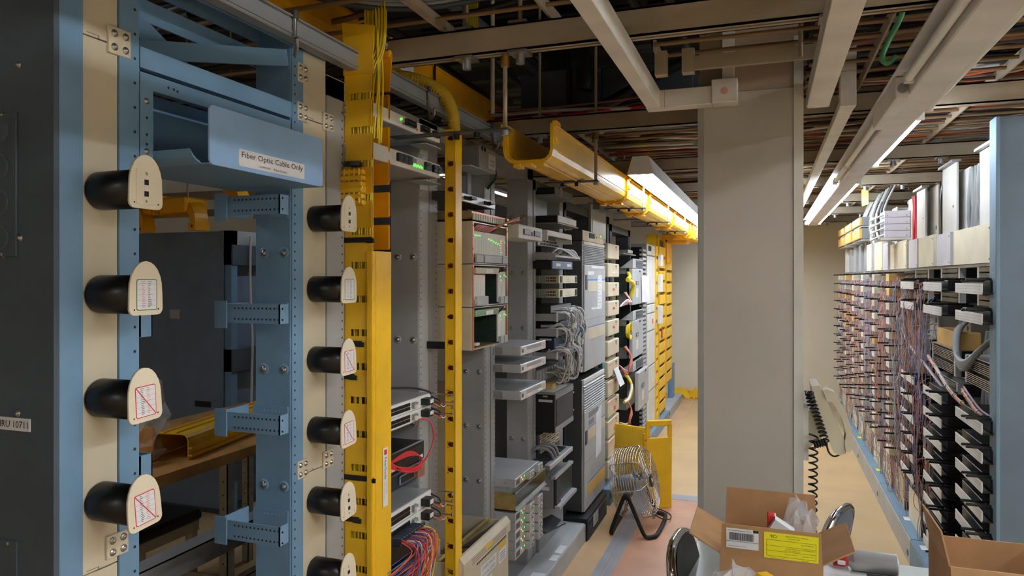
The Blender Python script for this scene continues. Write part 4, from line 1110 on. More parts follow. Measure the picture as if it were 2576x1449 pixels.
# galvanised trough
Yg = PY(1372, X); za, zb = PZ(1297, 1286, X), PZ(1297, 1241, X)
t = thing('metal_trough', 'galvanised open metal trough above the rectifier stack', 'trough', (X - .06, (Y0 + Yg) / 2, za))
MB('zinc_gold').box(XF - .02, X, Y0, Y0 + .003, za, zb).build('end_plate', t); MB('zinc_gold').box(XF - .02, X, Yg - .003, Yg, za, zb).build('end_plate', t)
MB('galv').box(XF - .02, X, Y0, Yg, za, za + .003).build('floor_plate', t); MB('galv').box(XF - .02, XF - .017, Y0, Yg, za, zb + .01).build('rear_plate', t)
MB('galv').box(X - .003, X, Y0, Yg, za, za + .018).box(X, X + .012, Y0, Yg, za, za + .003).build('front_lip', t)
MB('galv').box(X - .012, X, Y0, Yg, zb - .004, zb).build('top_rail', t)
zs0, zs1 = PZ(1296, 1412, X), PZ(1296, 1292, X)
hh = (zs1 - zs0) / 5
for i in range(5):
    fan_unit(Y0, Y1, zs1 - hh * (i + 1), zs1 - hh * i, X, 'silver rectifier unit in the stack of five, %s' % ('topmost', 'second from top', 'in the middle', 'second from bottom', 'lowest')[i], ('ggrar', 'gagrg', 'aggaa', 'gaarg', 'grggr')[i], XF - .2)
# ---- bay 4: mixed black and silver units
def slab(t, name, mat, X0, X1, Y0, Y1, Z0, Z1, bev=.001): return MB(mat).box(X0, X1, Y0, Y1, Z0, Z1, bev=bev).build(name, t)
def arms(t, fr, w, h, d, mat='grey_light'):
    """two arms with a cross bar, sticking out of a unit"""
    for a in (0, w): MB(mat).box(a - .003, a + .003, h * .15, h * .85, -.1, d, fr).build('arm', t)
    MB(mat).box(0, w, h * .35, h * .62, d - .01, d, fr, bev=.002).build('cross_bar', t)
X4 = -1.11
t, fr, w, h = unit('rack_unit', 'black unit on the highest grey shelf of the crowded rack', 'unit', 1397, 1440, 470, 487, X4, XF - .1, 'black', 'grey_mid', ears=False)
slab(t, 'shelf_plate', 'grey_mid', XF - .14, X4 + .006, fr.o.y - .01, fr.o.y + w + .02, fr.o.z - .008, fr.o.z - .002); MB('grey_light').box(w * .25, w * .35, -.004, h * 1.3, 0, .004, fr).build('post', t)
t, fr, w, h = unit('rack_unit', 'silver fronted black unit on the second grey shelf', 'unit', 1404, 1450, 541, 558, X4 + .005, XF - .1, 'black', 'offwhite', ears=False)
slab(t, 'shelf_plate', 'grey_mid', XF - .14, X4 + .01, fr.o.y - .02, fr.o.y + w + .03, fr.o.z - .010, fr.o.z - .003)
tag(MB('white').box(X4 - .12, X4 - .03, fr.o.y + w * .3, fr.o.y + w * .95, fr.o.z + h + .003, fr.o.z + h + .01).build('paper_stack'), 'small white papers on the silver fronted unit', 'papers')
tag(MB('grey_mid').box(XF - .1, XF - .03, 3.84, 4.12, 1.98, 2.14, bev=.004).build('junction_box'), 'grey box at the back between the two highest shelves', 'box')
t, fr, w, h = unit('cable_support', 'white bar support with two arms below the second shelf', 'support', 1378, 1438, 578, 592, X4, X4 - .04, 'grey_mid', 'white', ears=False); MB('white').box(-.004, .004, -h * .9, h, -.1, 0, fr).build('arm', t); MB('white').box(w - .004, w + .004, -h * .9, h * .6, -.1, 0, fr).build('arm', t)
t, fr, w, h = unit('coaxial_bay', 'silver panel with two rows of round coaxial connectors', 'panel', 1354, 1406, 600, 617, XF + .01, XF - .05, 'grey_mid', 'offwhite', ears=False)
for i in range(7):
    for j in range(2): MB('steel').cyl(fr.p(w * (.1 + .13 * i), h * (.28 + .42 * j), 0), fr.p(w * (.1 + .13 * i), h * (.28 + .42 * j), .016), .006, 8).build('connector', t)
t, fr, w, h = unit('rack_unit', 'grey unit with rod handles and pale cables', 'unit', 1376, 1440, 634, 654, X4 - .04, XF - .1, 'grey_rack', 'grey_dark', ears=False); arms(t, fr, w, h, .05)
for i in range(5): cable([fr.p(w * (.1 + .1 * i), h * .5, .0), fr.p(w * (.2 + .12 * i), h * 1.5, .03), fr.p(w * (.45 + .1 * i), h * 1.3, .04), fr.p(w * (.8 + .03 * i), h * .4, .05)], .005, ('white_cable', 'grey_cable')[i % 2], parent=t)
t, fr, w, h = unit('rack_unit', 'blue grey fronted unit with two white stickers', 'unit', 1390, 1440, 656, 676, X4, XF - .1, 'black', 'blue_slate', ears=False)
for a in (.28, .82): MB('paper').box(w * (a - .12), w * (a + .1), h * .35, h * .72, 0, .001, fr).build('sticker', t)
for k, (vt, vb) in enumerate(((693, 713), (728, 749))):
    t, fr, w, h = unit('media_unit', ('upper', 'lower')[k] + ' of two cream fronted units with perforated sides', 'unit', 1406, 1452, vt, vb, X4 + .005, XF - .04, 'beige_box', 'cream', 'cream units with perforated sides')
    m = MB('black'); sf = near_face(0, fr.o.y, fr.o.z)
    for i in range(10):
        for j in range(2): m.box(XF + .004 + i * .0095, XF + .010 + i * .0095, h * (.2 + .36 * j), h * (.44 + .36 * j), 0, .0008, sf)
    stuff(m, 'perforation', t)
    for a in (.06, .86): MB('black').box(w * a, w * (a + .1), h * .1, h * .9, 0, .003, fr).build('vent', t)
    MB('print_grey').box(w * .34, w * .6, h * .2, h * .24, 0, .001, fr).box(w * .38, w * .55, h * .5, h * .53, 0, .001, fr).build('marking', t)['kind'] = 'stuff'
def cable_tray_unit(vt, vb, lab, uL=1400, uR=1458):
    t, fr, w, h = unit('cable_tray', lab, 'tray', uL, uR, vt, vb, X4, X4 - .02, 'grey_rack', 'grey_mid', ears=False)
    MB('grey_rack').box(-.13, 0, 0, h, 0, .004, Fr(fr.o, (1, 0, 0), (0, 0, 1))).build('side_arm', t)
    MB('grey_rack').box(-.13, .0, 0, h * .9, -.004, 0, Fr(fr.p(w, 0), (1, 0, 0), (0, 0, 1))).build('side_arm', t)
    MB('white').box(-.004, .004, -.004, h + .006, 0, .008, fr).build('end_cap', t); MB('white').box(w - .004, w + .004, 0, h + .006, 0, .008, fr).build('end_cap', t)
    return t, fr, w, h
t, fr, w, h = unit('rack_unit', 'black unit just above the first bundle of white cables', 'unit', 1387, 1436, 769, 788, X4 - .03, XF - .08, 'black', 'grey_mid', ears=False)
ta = cable_tray_unit(790, 808, 'grey tray carrying the upper bundle of white cables')
t, fr, w, h = unit('rack_unit', 'black circuit unit between the two white cable bundles', 'unit', 1398, 1440, 810, 826, X4 - .03, XF - .08, 'black', 'pcb', ears=False); MB('paper').box(-.09, -.03, h * .1, h * .5, 0, .001, Fr(fr.o, (1, 0, 0), (0, 0, 1))).build('sticker', t)
tb = cable_tray_unit(828, 847, 'grey tray carrying the lower bundle of white cables')
t, fr, w, h = unit('rack_unit', 'tall black unit with grey front below the cable trays', 'unit', 1396, 1443, 850, 882, X4 - .02, XF - .08, 'navy', 'blue_slate', ears=False); MB('paper').box(-.09, -.02, h * .78, h * .92, 0, .001, Fr(fr.o, (1, 0, 0), (0, 0, 1))).build('sticker', t)
tc = cable_tray_unit(888, 903, 'light grey tray with drooping white cables and tags', 1400, 1452)
for k, (tt, n, lab) in enumerate(((ta, 26, 'tangled white cables on the upper grey tray'), (tb, 26, 'tangled white cables with a blue one on the lower grey tray'), (tc, 26, 'drooping white cables with tags on the lowest tray'))):
    fr, w, h = tt[1], tt[2], tt[3]
    c = thing('cable_bundle', lab, 'cables', tuple(fr.p(w * .5, 0, .03)), kind='stuff')
    for i in range(n):
        a = rnd(0, .75) * w
        drop = rnd(.02, .10) if k < 2 else rnd(.04, .14)
        MB(('white_cable', 'white_cable', 'grey_cable', 'white_cable')[i % 4] if not (k == 1 and i in (3, 11)) else 'blue_cable').tube(
            [fr.p(a * .6, h * rnd(.6, 1.6), -.06), fr.p(a, h * rnd(1.0, 1.9), rnd(0, .03)), fr.p(a + w * rnd(.05, .2), h * rnd(.2, 1.0), rnd(.02, .06)), fr.p(a + w * rnd(.1, .3), -drop, rnd(.0, .05)), fr.p(a + w * rnd(.0, .3), -drop + rnd(-.02, .04), rnd(-.06, 0))], .0045, 5).build('cable', c)
    for i in range(7):
        p = fr.p(w * rnd(.2, .9), -rnd(0, .08), rnd(.03, .07)); MB('white').cyl(p, p + V((0, rnd(-.02, .02), -.028)), .007, 6).build('connector', c)
# coax patch field with a cone of black plugs
t, fr, w, h = unit('patch_field', 'grey ribbed panel with black plugs above the big black box', 'panel', 1350, 1424, 934, 966, XF + .012, XF - .08, 'grey_mid', 'grey_mid', ears=False)
for i in range(10): MB('grey_light').box(w * (.08 + .09 * i), w * (.1 + .09 * i), h * .1, h * .95, 0, .008, fr).build('rib', t)
for i in range(5): MB('steel').tube([fr.p(w * (.25 + .1 * i), h * .62, .006), fr.p(w * (.3 + .1 * i), h * .6, .035), fr.p(w * (.42 + .07 * i), h * .1, .05), fr.p(w * .6, -h * .8, .06), fr.p(w * .6, -h * 1.6, .05)], .007, 6).build('coaxial_plug', t)
# big black box
t, fr, w, h = unit('rectifier_box', 'large black power box with dark mesh front', 'box', 1396, 1441, 994, 1090, X4 + .002, XF + .004, 'black', 'grey_dark', ears=False)
MB('grey_mid').box(XF + .004, X4 + .004, fr.o.y - .003, fr.o.y + w, fr.o.z + h, fr.o.z + h + .012).build('lid', t)
MB('duct_grey').box(w * .06, w * .96, h * .18, h * .86, 0, .004, fr).build('mesh_panel', t)
m = MB('grey_dark')
for i in range(22): m.box(w * .07, w * .95, h * (.19 + .03 * i), h * (.20 + .03 * i), .004, .0055, fr)
stuff(m, 'mesh_ribs', t)
MB('grey_mid').box(0, w, 0, h * .14, 0, .004, fr).build('lower_strip', t); MB('grey_mid').box(0, w, h * .88, h, 0, .004, fr).build('upper_strip', t)
sf = Fr((X4, fr.o.y, fr.o.z), (1, 0, 0), (0, 0, 1))
m = MB('paper').box(-.093, -.012, h * .80, h * .865, 0, .001, sf).use('print_grey').textw('PLACE ON AC POWER', sf, -.052, h * .832, .07, h * .03, .0014); m.build('label', t)
MB('grey_light').box(-.068, -.04, h * .93, h * .97, 0, .001, sf).build('label', t)
for q in (.3, .8): MB('steel').bolt(fr.p(w * .99, h * q, .004), fr.n, .005, .006).build('screw', t)
MB('steel').tube([fr.p(w * .5, h + .012, -.08), fr.p(w * .5, h + .04, -.08), fr.p(w * .95, h + .04, -.06), fr.p(w * .95, h + .012, -.06)], .004, 6, seg=2).build('lid_handle', t)
tag(MB('paper').box(X4 - .10, X4 - .01, fr.o.y + .02, fr.o.y + w * .8, fr.o.z + h + .012, fr.o.z + h + .014).build('paper_sheet'), 'white sheet lying on the large black power box', 'paper')
tag(MB('tan_amber').box(X4 - .09, X4 - .04, fr.o.y + .10, fr.o.y + .17, fr.o.z + h + .014, fr.o.z + h + .046, bev=.003).build('wooden_block'), 'small tan block on the large black power box', 'block')
# panel of small labelled squares
t, fr, w, h = unit('jack_field', 'dark panel with rows of small beige labelled squares', 'panel', 1354, 1406, 1094, 1147, XF + .008, XF - .05, 'grey_dark', 'grey_dark', ears=False)
for i in range(4):
    for j in range(4):
        p = MB('beige').box(w * (.06 + .235 * i), w * (.25 + .235 * i), h * (.05 + .24 * j), h * (.24 + .24 * j), 0, .008, fr, bev=.001).use('print_dark').box(w * (.09 + .235 * i), w * (.22 + .235 * i), h * (.12 + .24 * j), h * (.17 + .24 * j), .008, .0086, fr)
        p.build('jack', t)
# tray of grey cables above the card cage, card cage, keyboard-like shelf
t, fr, w, h = unit('cable_tray', 'silver tray with a grey cable loop above the card cage', 'tray', 1384, 1441, 1172, 1184, X4 + .01, XF - .06, 'grey_mid', 'alu', ears=False)
for i in range(3): MB('grey_cable').tube([fr.p(w * (.1 + .1 * i), h * .8, -.14), fr.p(w * (.1 + .12 * i), h + .07, -.11), fr.p(w * (.2 + .12 * i), h + .06, -.04), fr.p(w * (.3 + .1 * i), h * .6, -.02)], .009, 6).build('cable', t)
m = MB('grey_dark')
for i in range(16): m.box(w * .06 * i, w * .06 * i + .006, h, h + .006, -.16, -.03, fr)
stuff(m, 'tray_ribs', t)
t, fr, w, h = unit('card_cage', 'open grey card cage with dark circuit boards near the floor', 'chassis', 1395, 1439, 1206, 1281, X4, XF + .01, 'grey_mid', 'black', ears=False)
MB('alu').box(-.004, w, h, h + .014, -.02, .008, fr).build('top_rail', t); MB('alu').box(-.0, w, -.002, h * .1, 0, .03, fr).build('drip_tray', t)
MB('pcb').box(w * .3, w * .92, h * .2, h * .9, 0, .003, fr).build('circuit_board', t)
for i in range(4): MB('grey_dark').box(w * (.03 + .06 * i), w * (.075 + .06 * i), h * .1, h * .95, 0, .01, fr).build('card', t)
sf = Fr((X4, fr.o.y, fr.o.z), (1, 0, 0), (0, 0, 1)); MB('paper').box(-.1, -.03, h * .6, h * .72, 0, .001, sf).build('sticker', t)
tag(MB('grey_mid').box(XF - .12, XF + .02, 3.80, 4.30, .10, .42, bev=.004).build('plinth_box'), 'grey steel box under the card cage', 'box')
t = thing('key_shelf', 'small dark keyboard tray tilted beside the rectifier stack', 'keyboard', (XF + .04, 3.75, .28))
fr = Fr((XF + .0, 3.72, .30), (.3, .95, 0), (.9, -.3, -.25))
MB('grey_dark').box(0, .2, 0, .10, 0, .01, fr).build('tray', t)
m = MB('grey_mid')
for i in range(12):
    for j in range(4): m.box(.01 + .0155 * i, .022 + .0155 * i, .012 + .021 * j, .028 + .021 * j, .01, .014, fr)
stuff(m, 'keys', t)

# ---- bay 5: light grey louvered cabinets
X5 = -1.112
def louvers(t, fr, w, a0, a1, b0, b1, n):
    for i in range(n):
        b = b0 + (b1 - b0) * i / n
        MB('grey_light').prism([(0, 0), (.012, .002), (.012, .004), (0, (b1 - b0) / n * .62)], w * a0, w * a1, Fr(fr.p(0, b, 0), (1, 0, 0), (0, 0, 1), (0, 1, 0))).build('louver', t)
t, fr, w, h = unit('panel_box', 'plain grey box high up behind the yellow duct', 'box', 1487, 1524, 512, 605, XF + .02, XF - .1, 'grey_mid', 'grey_light', ears=False); MB('grey_mid').box(w * .1, w * .75, h * .86, h * 1.0, 0, .05, fr).build('top_box', t); MB('offwhite').box(w * .08, w * .98, h * .12, h * .6, 0, .003, fr).build('cover_sheet', t)
t, fr, w, h = unit('display_unit', 'beige control unit with a small screen and two lamps', 'unit', 1466, 1518, 578, 605, X5, XF - .05, 'grey_dark', 'beige_box', ears=False)
MB('print_dark').box(w * .28, w * .54, h * .38, h * .86, 0, .002, fr).build('screen', t); leds(t, fr, [(w * .86, h * .78, 'g'), (w * .86, h * .36, 'r')], .014); MB('black').box(w * .62, w * .64, h * .5, h * .62, 0, .003, fr).build('button', t)
def cabinet(vt, vm, vb, lab, stripes, plate, n):
    t, fr, w, h = unit('louvered_cabinet', lab, 'cabinet', 1465, 1519, vt, vb, X5, XF - .1, 'grey_dark', 'grey_light', 'light grey louvered cabinets', ears=False, bev=.004)
    bm = h * (vb - vm) / (vb - vt)
    MB('offwhite').box(w * .02, w * .98, bm + (h - bm) * .86, h, 0, .008, fr, bev=.002).build('top_strip', t)
    louvers(t, fr, w, .02, .98, bm, bm + (h - bm) * .84, n)
    p = MB('grey_light').box(w * .02, w * .99, 0, bm - .004, 0, .012, fr, bev=.004).build('door', t)
    MB('print_grey').box(w * .02, w * .99, bm * .48, bm * .483, .012, .0125, fr).build('seam', p)
    for b0, b1, mt in stripes: MB(mt).box(w * .16, w * .97, bm * b0, bm * b1, .012, .0132, fr).build('stripe', p)
    MB('grey_dark').box(w * .04, w * .13, bm * plate, bm * (plate + .14), .012, .0135, fr).build('latch_recess', p)
    return t, fr, w, h, bm, p
c1 = cabinet(606, 664, 937, 'upper louvered light grey cabinet with a long paper slip', [(.845, .86, 'blue_cable'), (.74, .845, 'beige'), (.40, .41, 'blue_cable'), (.29, .40, 'beige')], .76, 11)
t, fr, w, h, bm, p = c1
MB('white').box(w * .30, w * .9, bm * .965, bm * .985, .012, .0135, fr).build('label', p); MB('white').box(w * .16, w * .42, bm * .90, bm * .935, .012, .0135, fr).build('label', p); MB('white').box(w * .30, w * .58, bm * .565, bm * .585, .012, .0135, fr).build('label', p)
m = MB('paper').box(w * .58, w * .80, bm * .56, bm * .90, .013, .0142, fr).use('print_grey')
for i in range(9): m.box(w * .62, w * (.68 + .08 * (i % 2)), bm * (.59 + .033 * i), bm * (.594 + .033 * i), .0142, .0146, fr)
tag(m.build('paper_slip'), 'long white paper slip taped on the upper louvered cabinet', 'paper')
c2 = cabinet(957, 1037, 1290, 'lower louvered light grey cabinet with a torn paper slip', [(.80, .81, 'blue_cable'), (.68, .80, 'beige'), (.25, .26, 'blue_cable'), (.12, .24, 'tan_amber')], .66, 10)
t, fr, w, h, bm, p = c2
MB('print_grey').box(w * .2, w * .62, bm * .905, bm * .96, .012, .0135, fr).build('screen', p); MB('print_grey').box(w * .2, w * .42, bm * .83, bm * .88, .012, .0135, fr).build('screen', p)
m = MB('paper').prism([(w * .50, bm * .42), (w * .76, bm * .45), (w * .78, bm * .97), (w * .70, bm * .93), (w * .52, bm * .90)], .013, .0142, fr); tag(m.build('paper_slip'), 'torn white paper slip hanging on the lower louvered cabinet', 'paper')
t, fr, w, h = unit('vent_plinth', 'black ribbed vent box on the floor under the louvered cabinets', 'box', 1477, 1526, 1307, 1366, -1.06, XF, 'black', 'black', ears=False)
for i in range(7): MB('grey_dark').box(w * .03, w * .97, h * (.08 + .12 * i), h * (.13 + .12 * i), 0, .005, fr).build('slat', t)
MB('grey_light').box(w * .25, w * .5, h * .35, h * .9, .005, .0065, fr).build('sticker', t)

# ---- bay 6: column of beige boxes with orange cables behind
XB = -1.11
Yb0, Yb1 = PY(1530, XB), PY(1557.5, XB)
bx_v = [(611, 650), (661.7, 697), (711, 747), (759, 797), (808, 847), (860, 899), (912, 952), (962, 1002), (1012, 1053), (1062, 1106), (1112, 1156), (1162, 1206)]
names = ['topmost', 'second', 'third', 'fourth', 'fifth', 'sixth', 'seventh', 'eighth', 'ninth', 'tenth', 'eleventh', 'twelfth']
for i, (vt, vb) in enumerate(bx_v):
    Z1, Z0 = PZ(1530, vt, XB), PZ(1530, vb, XB); w, h = Yb1 - Yb0, Z1 - Z0; fr = left_face(XB, Yb0, Z0)
    t = thing('terminal_box', '%s beige box in the tall column of boxes%s' % (names[i], '' if i == 0 else ' counted from the top'), 'box', (XB - .05, (Yb0 + Yb1) / 2, Z0), 'column of beige terminal boxes')
    MB('beige_box').box(XF + .005, XB - .03, Yb0, Yb1, Z0, Z1, bev=.004).build('body', t)
    MB('beige_box').box(0, w, 0, h, -.03, 0, fr, bev=.005).build('cover', t)
    MB('black').box(w * .66, w * .74, h * .74, h * .88, 0, .001, fr).build('slot', t); MB('black').box(w * .68, w * .74, h * .62, h * .68, 0, .001, fr).build('slot', t)
    if i in (2, 3, 4): MB('print_red').box(w * .42, w * .58, h * .42, h * .58, 0, .001, fr).build('sticker', t)
    if i == 1: MB('white').box(w * .36, w * .64, h * .32, h * .4, 0, .001, fr).build('sticker', t)
    if i >= 6: MB('print_pink').box(w * .1, w * .5, h * .72, h * .86, 0, .001, fr).build('sticker', t)
    if i in (8, 9, 10): MB('orange_cable').box(w * .5, w * .66, h * .2, h * .45, 0, .001, fr).build('sticker', t)
    MB('grey_dark').box(-.09, -.075, h * .3, h * .45, 0, .001, Fr((XB, Yb0, Z0), (1, 0, 0), (0, 0, 1))).build('knockout', t)
Zp1, Zp0 = PZ(1540, 930, XB), PZ(1540, 975, XB)
m = MB('paper').add([(XB + .004, Yb0 + .18, Zp1), (XB + .004, Yb0 + .34, Zp1), (XB + .05, Yb0 + .38, Zp0), (XB + .05, Yb0 + .20, Zp0), (XB + .0055, Yb0 + .18, Zp1), (XB + .0055, Yb0 + .34, Zp1), (XB + .0515, Yb0 + .38, Zp0), (XB + .0515, Yb0 + .20, Zp0)], [(0, 1, 2, 3), (4, 7, 6, 5), (0, 4, 5, 1), (2, 6, 7, 3), (0, 3, 7, 4), (1, 5, 6, 2)])
tag(m.build('paper_slip'), 'white paper slip hanging from the seventh beige box', 'paper')
cb = thing('cable_bundle', 'red, orange and pale pink cables running behind the beige boxes', 'cables', (XF - .05, Yb1 - .05, .1), kind='stuff')
for i in range(10):
    y = Yb0 + .16 + .035 * i
    MB(('pink_cable', 'white_cable', 'orange_cable', 'pink_cable', 'grey_cable', 'orange_cable', 'red_cable', 'orange_cable', 'pink_cable', 'red_cable')[i]).tube([(XF - .03 + rnd(-.02, .02), y + rnd(-.01, .01), z) for z in (2.3, 2.0, 1.6, 1.2, .8, .4, .12)], .011, 6).build('cable', cb)
# teal and blue cables in the gap between cabinet and boxes
cb = thing('cable_bundle', 'pale teal cables in the gap beside the louvered cabinet', 'cables', (XB - .02, 5.12, .6), kind='stuff')
for i in range(5): MB(('teal_cable', 'teal_cable', 'white_cable', 'grey_cable', 'blue_cable')[i]).tube([(XB - .02 - .01 * i, 5.115 + .014 * i + rnd(-.006, .006), z) for z in (1.86, 1.6, 1.4, 1.2, .9, .4, .02)], .009, 6).build('cable', cb)
# ---- bay 7: three vented multiplexers
X7 = -1.08
def mux(vt, vm, vb, lab, door=False):
    Y0, Y1 = PY(1592, X7), PY(1618, X7); Z1, Zm, Z0 = PZ(1592, vt, X7), PZ(1592, vm, X7), PZ(1592, vb, X7)
    w = Y1 - Y0
    t = thing('multiplexer', lab, 'unit', (X7 - .06, (Y0 + Y1) / 2, Z0), 'grey vented multiplexers')
    fr = left_face(X7, Y0, Z0)
    MB('grey_light').add([(X7, Y0, Zm), (X7, Y1, Zm), (X7, Y1, Z1), (X7, Y0, Z1), (XF, Y0, Zm), (XF, Y1, Zm), (XF, Y1, Z1 - .1), (XF, Y0, Z1 - .1)], [(0, 1, 2, 3), (4, 7, 6, 5), (0, 4, 5, 1), (3, 2, 6, 7), (0, 3, 7, 4), (1, 5, 6, 2)]).build('vent_hood', t)
    for i in range(7): MB('grey_dark').box(w * .28, w * .95, Zm - Z0 + (Z1 - Zm) * (.1 + .115 * i), Zm - Z0 + (Z1 - Zm) * (.16 + .115 * i), 0, .003, fr).build('louver', t)
    MB('grey_mid').box(XF, X7 - .06, Y0 + .02, Y1, Z0, Zm).build('frame', t)
    d = .05 if door else 0
    MB('grey_light').box(0, w, 0, Zm - Z0 - .004, -.035 + d, d, fr, bev=.006).build('cover', t)
    MB('grey_dark').box(w * .28, w * .52, (Zm - Z0) * .54, (Zm - Z0) * .64, d, d + .002, fr).use('grey_light').box(w * .34, w * .46, (Zm - Z0) * .56, (Zm - Z0) * .62, d + .002, d + .003, fr).build('badge', t)
    MB('grey_dark').prism([(w * .55, (Zm - Z0) * .9), (w * .75, (Zm - Z0) * .9), (w * .65, (Zm - Z0) * .96)], d, d + .002, fr).build('marking', t)
    MB('offwhite').box(w * .3, w * .5, (Zm - Z0) * .2, (Zm - Z0) * .45, d, d + .001, fr).build('label', t)
    MB('pcb').box(XF - .02, X7 - .05, Y0 - .01, Y0 + .01, Z0 + .1, Zm - .05).build('circuit_board', t)
    return fr, w, Zm - Z0
ma = mux(650, 674, 768, 'uppermost grey vented multiplexer with a thick yellow cable')
mb_ = mux(782, 806, 904, 'middle grey vented multiplexer with coiled yellow fibre')
mc = mux(910, 936, 1034, 'lowest grey vented multiplexer with its cover ajar', True)
fr, w, h = ma
cable([fr.p(-.02, h * .86, -.04), fr.p(-.14, h * .76, .0), fr.p(-.2, h * .70, -.01)], .017, 'yellow_cable', 'short upper end of thick yellow cable at the uppermost multiplexer')
cable([fr.p(-.2, h * .68, -.01), fr.p(-.1, h * .62, .01), fr.p(-.03, h * .5, .01), fr.p(-.01, h * .2, -.02)], .017, 'yellow_cable', 'thick yellow cable curving into the uppermost multiplexer')
fr, w, h = mb_
yc_ = thing('fiber_coil', 'coiled yellow fibre beside the middle multiplexer', 'cable', tuple(fr.p(-.08, h * .66, -.02)))
for i in range(4): cable([fr.p(-.08 + .07 * math.cos(q), h * .74 + (.05 + .006 * i) * math.sin(q), -.03 + .008 * i) for q in [k * .7 for k in range(9)]], .006, 'yellow_cable', parent=yc_)
fr, w, h = mc
for i in range(3): cable([fr.p(-.04 + .02 * i, h * .95, -.06), fr.p(-.06, h * .7, -.0), fr.p(-.12 - .03 * i, h * .42, .0), fr.p(-.28, h * .36, -.02)], .013, ('yellow_cable', 'yellow_cable', 'cream')[i], ('yellow cable looping down beside the lowest multiplexer', 'second yellow cable beside the lowest multiplexer', 'cream cable beside the lowest multiplexer')[i])
for k, f in enumerate((ma, mb_, mc)):
    fr, w, h = f
    c = thing('cable_bundle', ('loose pale leads at the left of the uppermost multiplexer', 'orange and white leads looping under the middle multiplexer', 'orange and white leads looping under the lowest multiplexer')[k], 'cables', tuple(fr.p(-.1, 0, -.03)), kind='stuff')
    for i in range(9):
        MB(('white_cable', 'orange_cable', 'pink_cable', 'orange_cable', 'grey_cable')[i % 5] if k else ('white_cable', 'grey_cable', 'pink_cable')[i % 3]).tube([fr.p(-.05 - .01 * i, h * .35, -.05), fr.p(-.09, h * .12, -.0), fr.p(-.06 - .012 * i, -.03 * (1 if k else -1), .0), fr.p(-.16, (-.08 if k else .05) - .004 * i, -.02), fr.p(-.32, -.02 * k, -.05)], .0065, 5).build('cable', c)
t, fr, w, h = unit('small_router', 'small grey router on the shelf above the vented multiplexers', 'router', 1580, 1592, 628, 636, X7 - .02, XF - .05, 'grey_mid', 'grey_light', ears=False)
tag(MB('grey_mid').box(XF - .05, XF + .1, fr.o.y - .1, fr.o.y + .5, fr.o.z - .012, fr.o.z - .001).build('shelf_plate'), 'grey shelf under the small router', 'shelf')
m = MB('paper').add([fr_ for fr_ in (ma[0].p(ma[1] * .78, ma[2] * .8, .004), ma[0].p(ma[1] * 1.25, ma[2] * .78, .03), ma[0].p(ma[1] * 1.2, ma[2] * .02, .04), ma[0].p(ma[1] * .82, ma[2] * .04, .006))] + [q + V((.0015, 0, 0)) for q in (ma[0].p(ma[1] * .78, ma[2] * .8, .004), ma[0].p(ma[1] * 1.25, ma[2] * .78, .03), ma[0].p(ma[1] * 1.2, ma[2] * .02, .04), ma[0].p(ma[1] * .82, ma[2] * .04, .006))], [(0, 1, 2, 3), (4, 7, 6, 5), (0, 4, 5, 1), (2, 6, 7, 3), (0, 3, 7, 4), (1, 5, 6, 2)])
tag(m.build('paper_slip'), 'folded white paper stuck on the uppermost multiplexer', 'paper')
t = thing('wire_duct', 'tall comb sided wiring duct beside the pale tall cabinet', 'duct', (XE, 6.8, 0))
Y0 = PY(1617, -1.09); Y1 = PY(1624, -1.09); zt, zb = PZ(1620, 622, -1.09), PZ(1620, 1092, -1.09)
MB('black').box(-1.2, -1.10, Y0, Y1, zb, zt).build('core', t); n = 44
tooth = MB('grey_light').box(-1.12, -1.085, Y0 - .01, Y1, zb, zb + (zt - zb) / n * .5).build('tooth', t)
for i in range(1, n):
    c = tooth.copy(); COL.objects.link(c); c.parent = t; c.location = tooth.location + V((0, 0, (zt - zb) / n * i))
# ---- tall pale cabinet
Y0, Y1 = PY(1627, X5), PY(1648, X5); z1 = PZ(1627, 612, X5)
t = thing('tall_cabinet', 'tall narrow pale grey cabinet with stacked doors near the back', 'cabinet', (X5 - .06, (Y0 + Y1) / 2, 0))
MB('grey_mid').box(XF - .05, X5 - .01, Y0, Y1, .0, z1).build('body', t); fr = left_face(X5 - .01, Y0, 0); w = Y1 - Y0
for vt, vb in ((612, 640), (642, 765), (767, 789), (791, 835), (837, 925), (927, 990), (992, 1085)):
    za, zb = PZ(1627, vb, X5), PZ(1627, vt, X5)
    p = MB('offwhite').box(w * .04, w * .96, za, zb - .006, 0, .012, fr, bev=.003).build('door', t)
    if vt == 791: MB('orange_cable').box(w * .6, w * .75, za + .06, za + .11, .012, .0125, fr).build('sticker', p)
    if vt == 612: MB('print_dark').box(w * .15, w * .5, za + .04, za + .09, .012, .013, fr).build('screen', p)
MB('blue').box(X5 - .06, X5 + .01, Y1, Y1 + .05, 0, z1).build('edge_post', t)

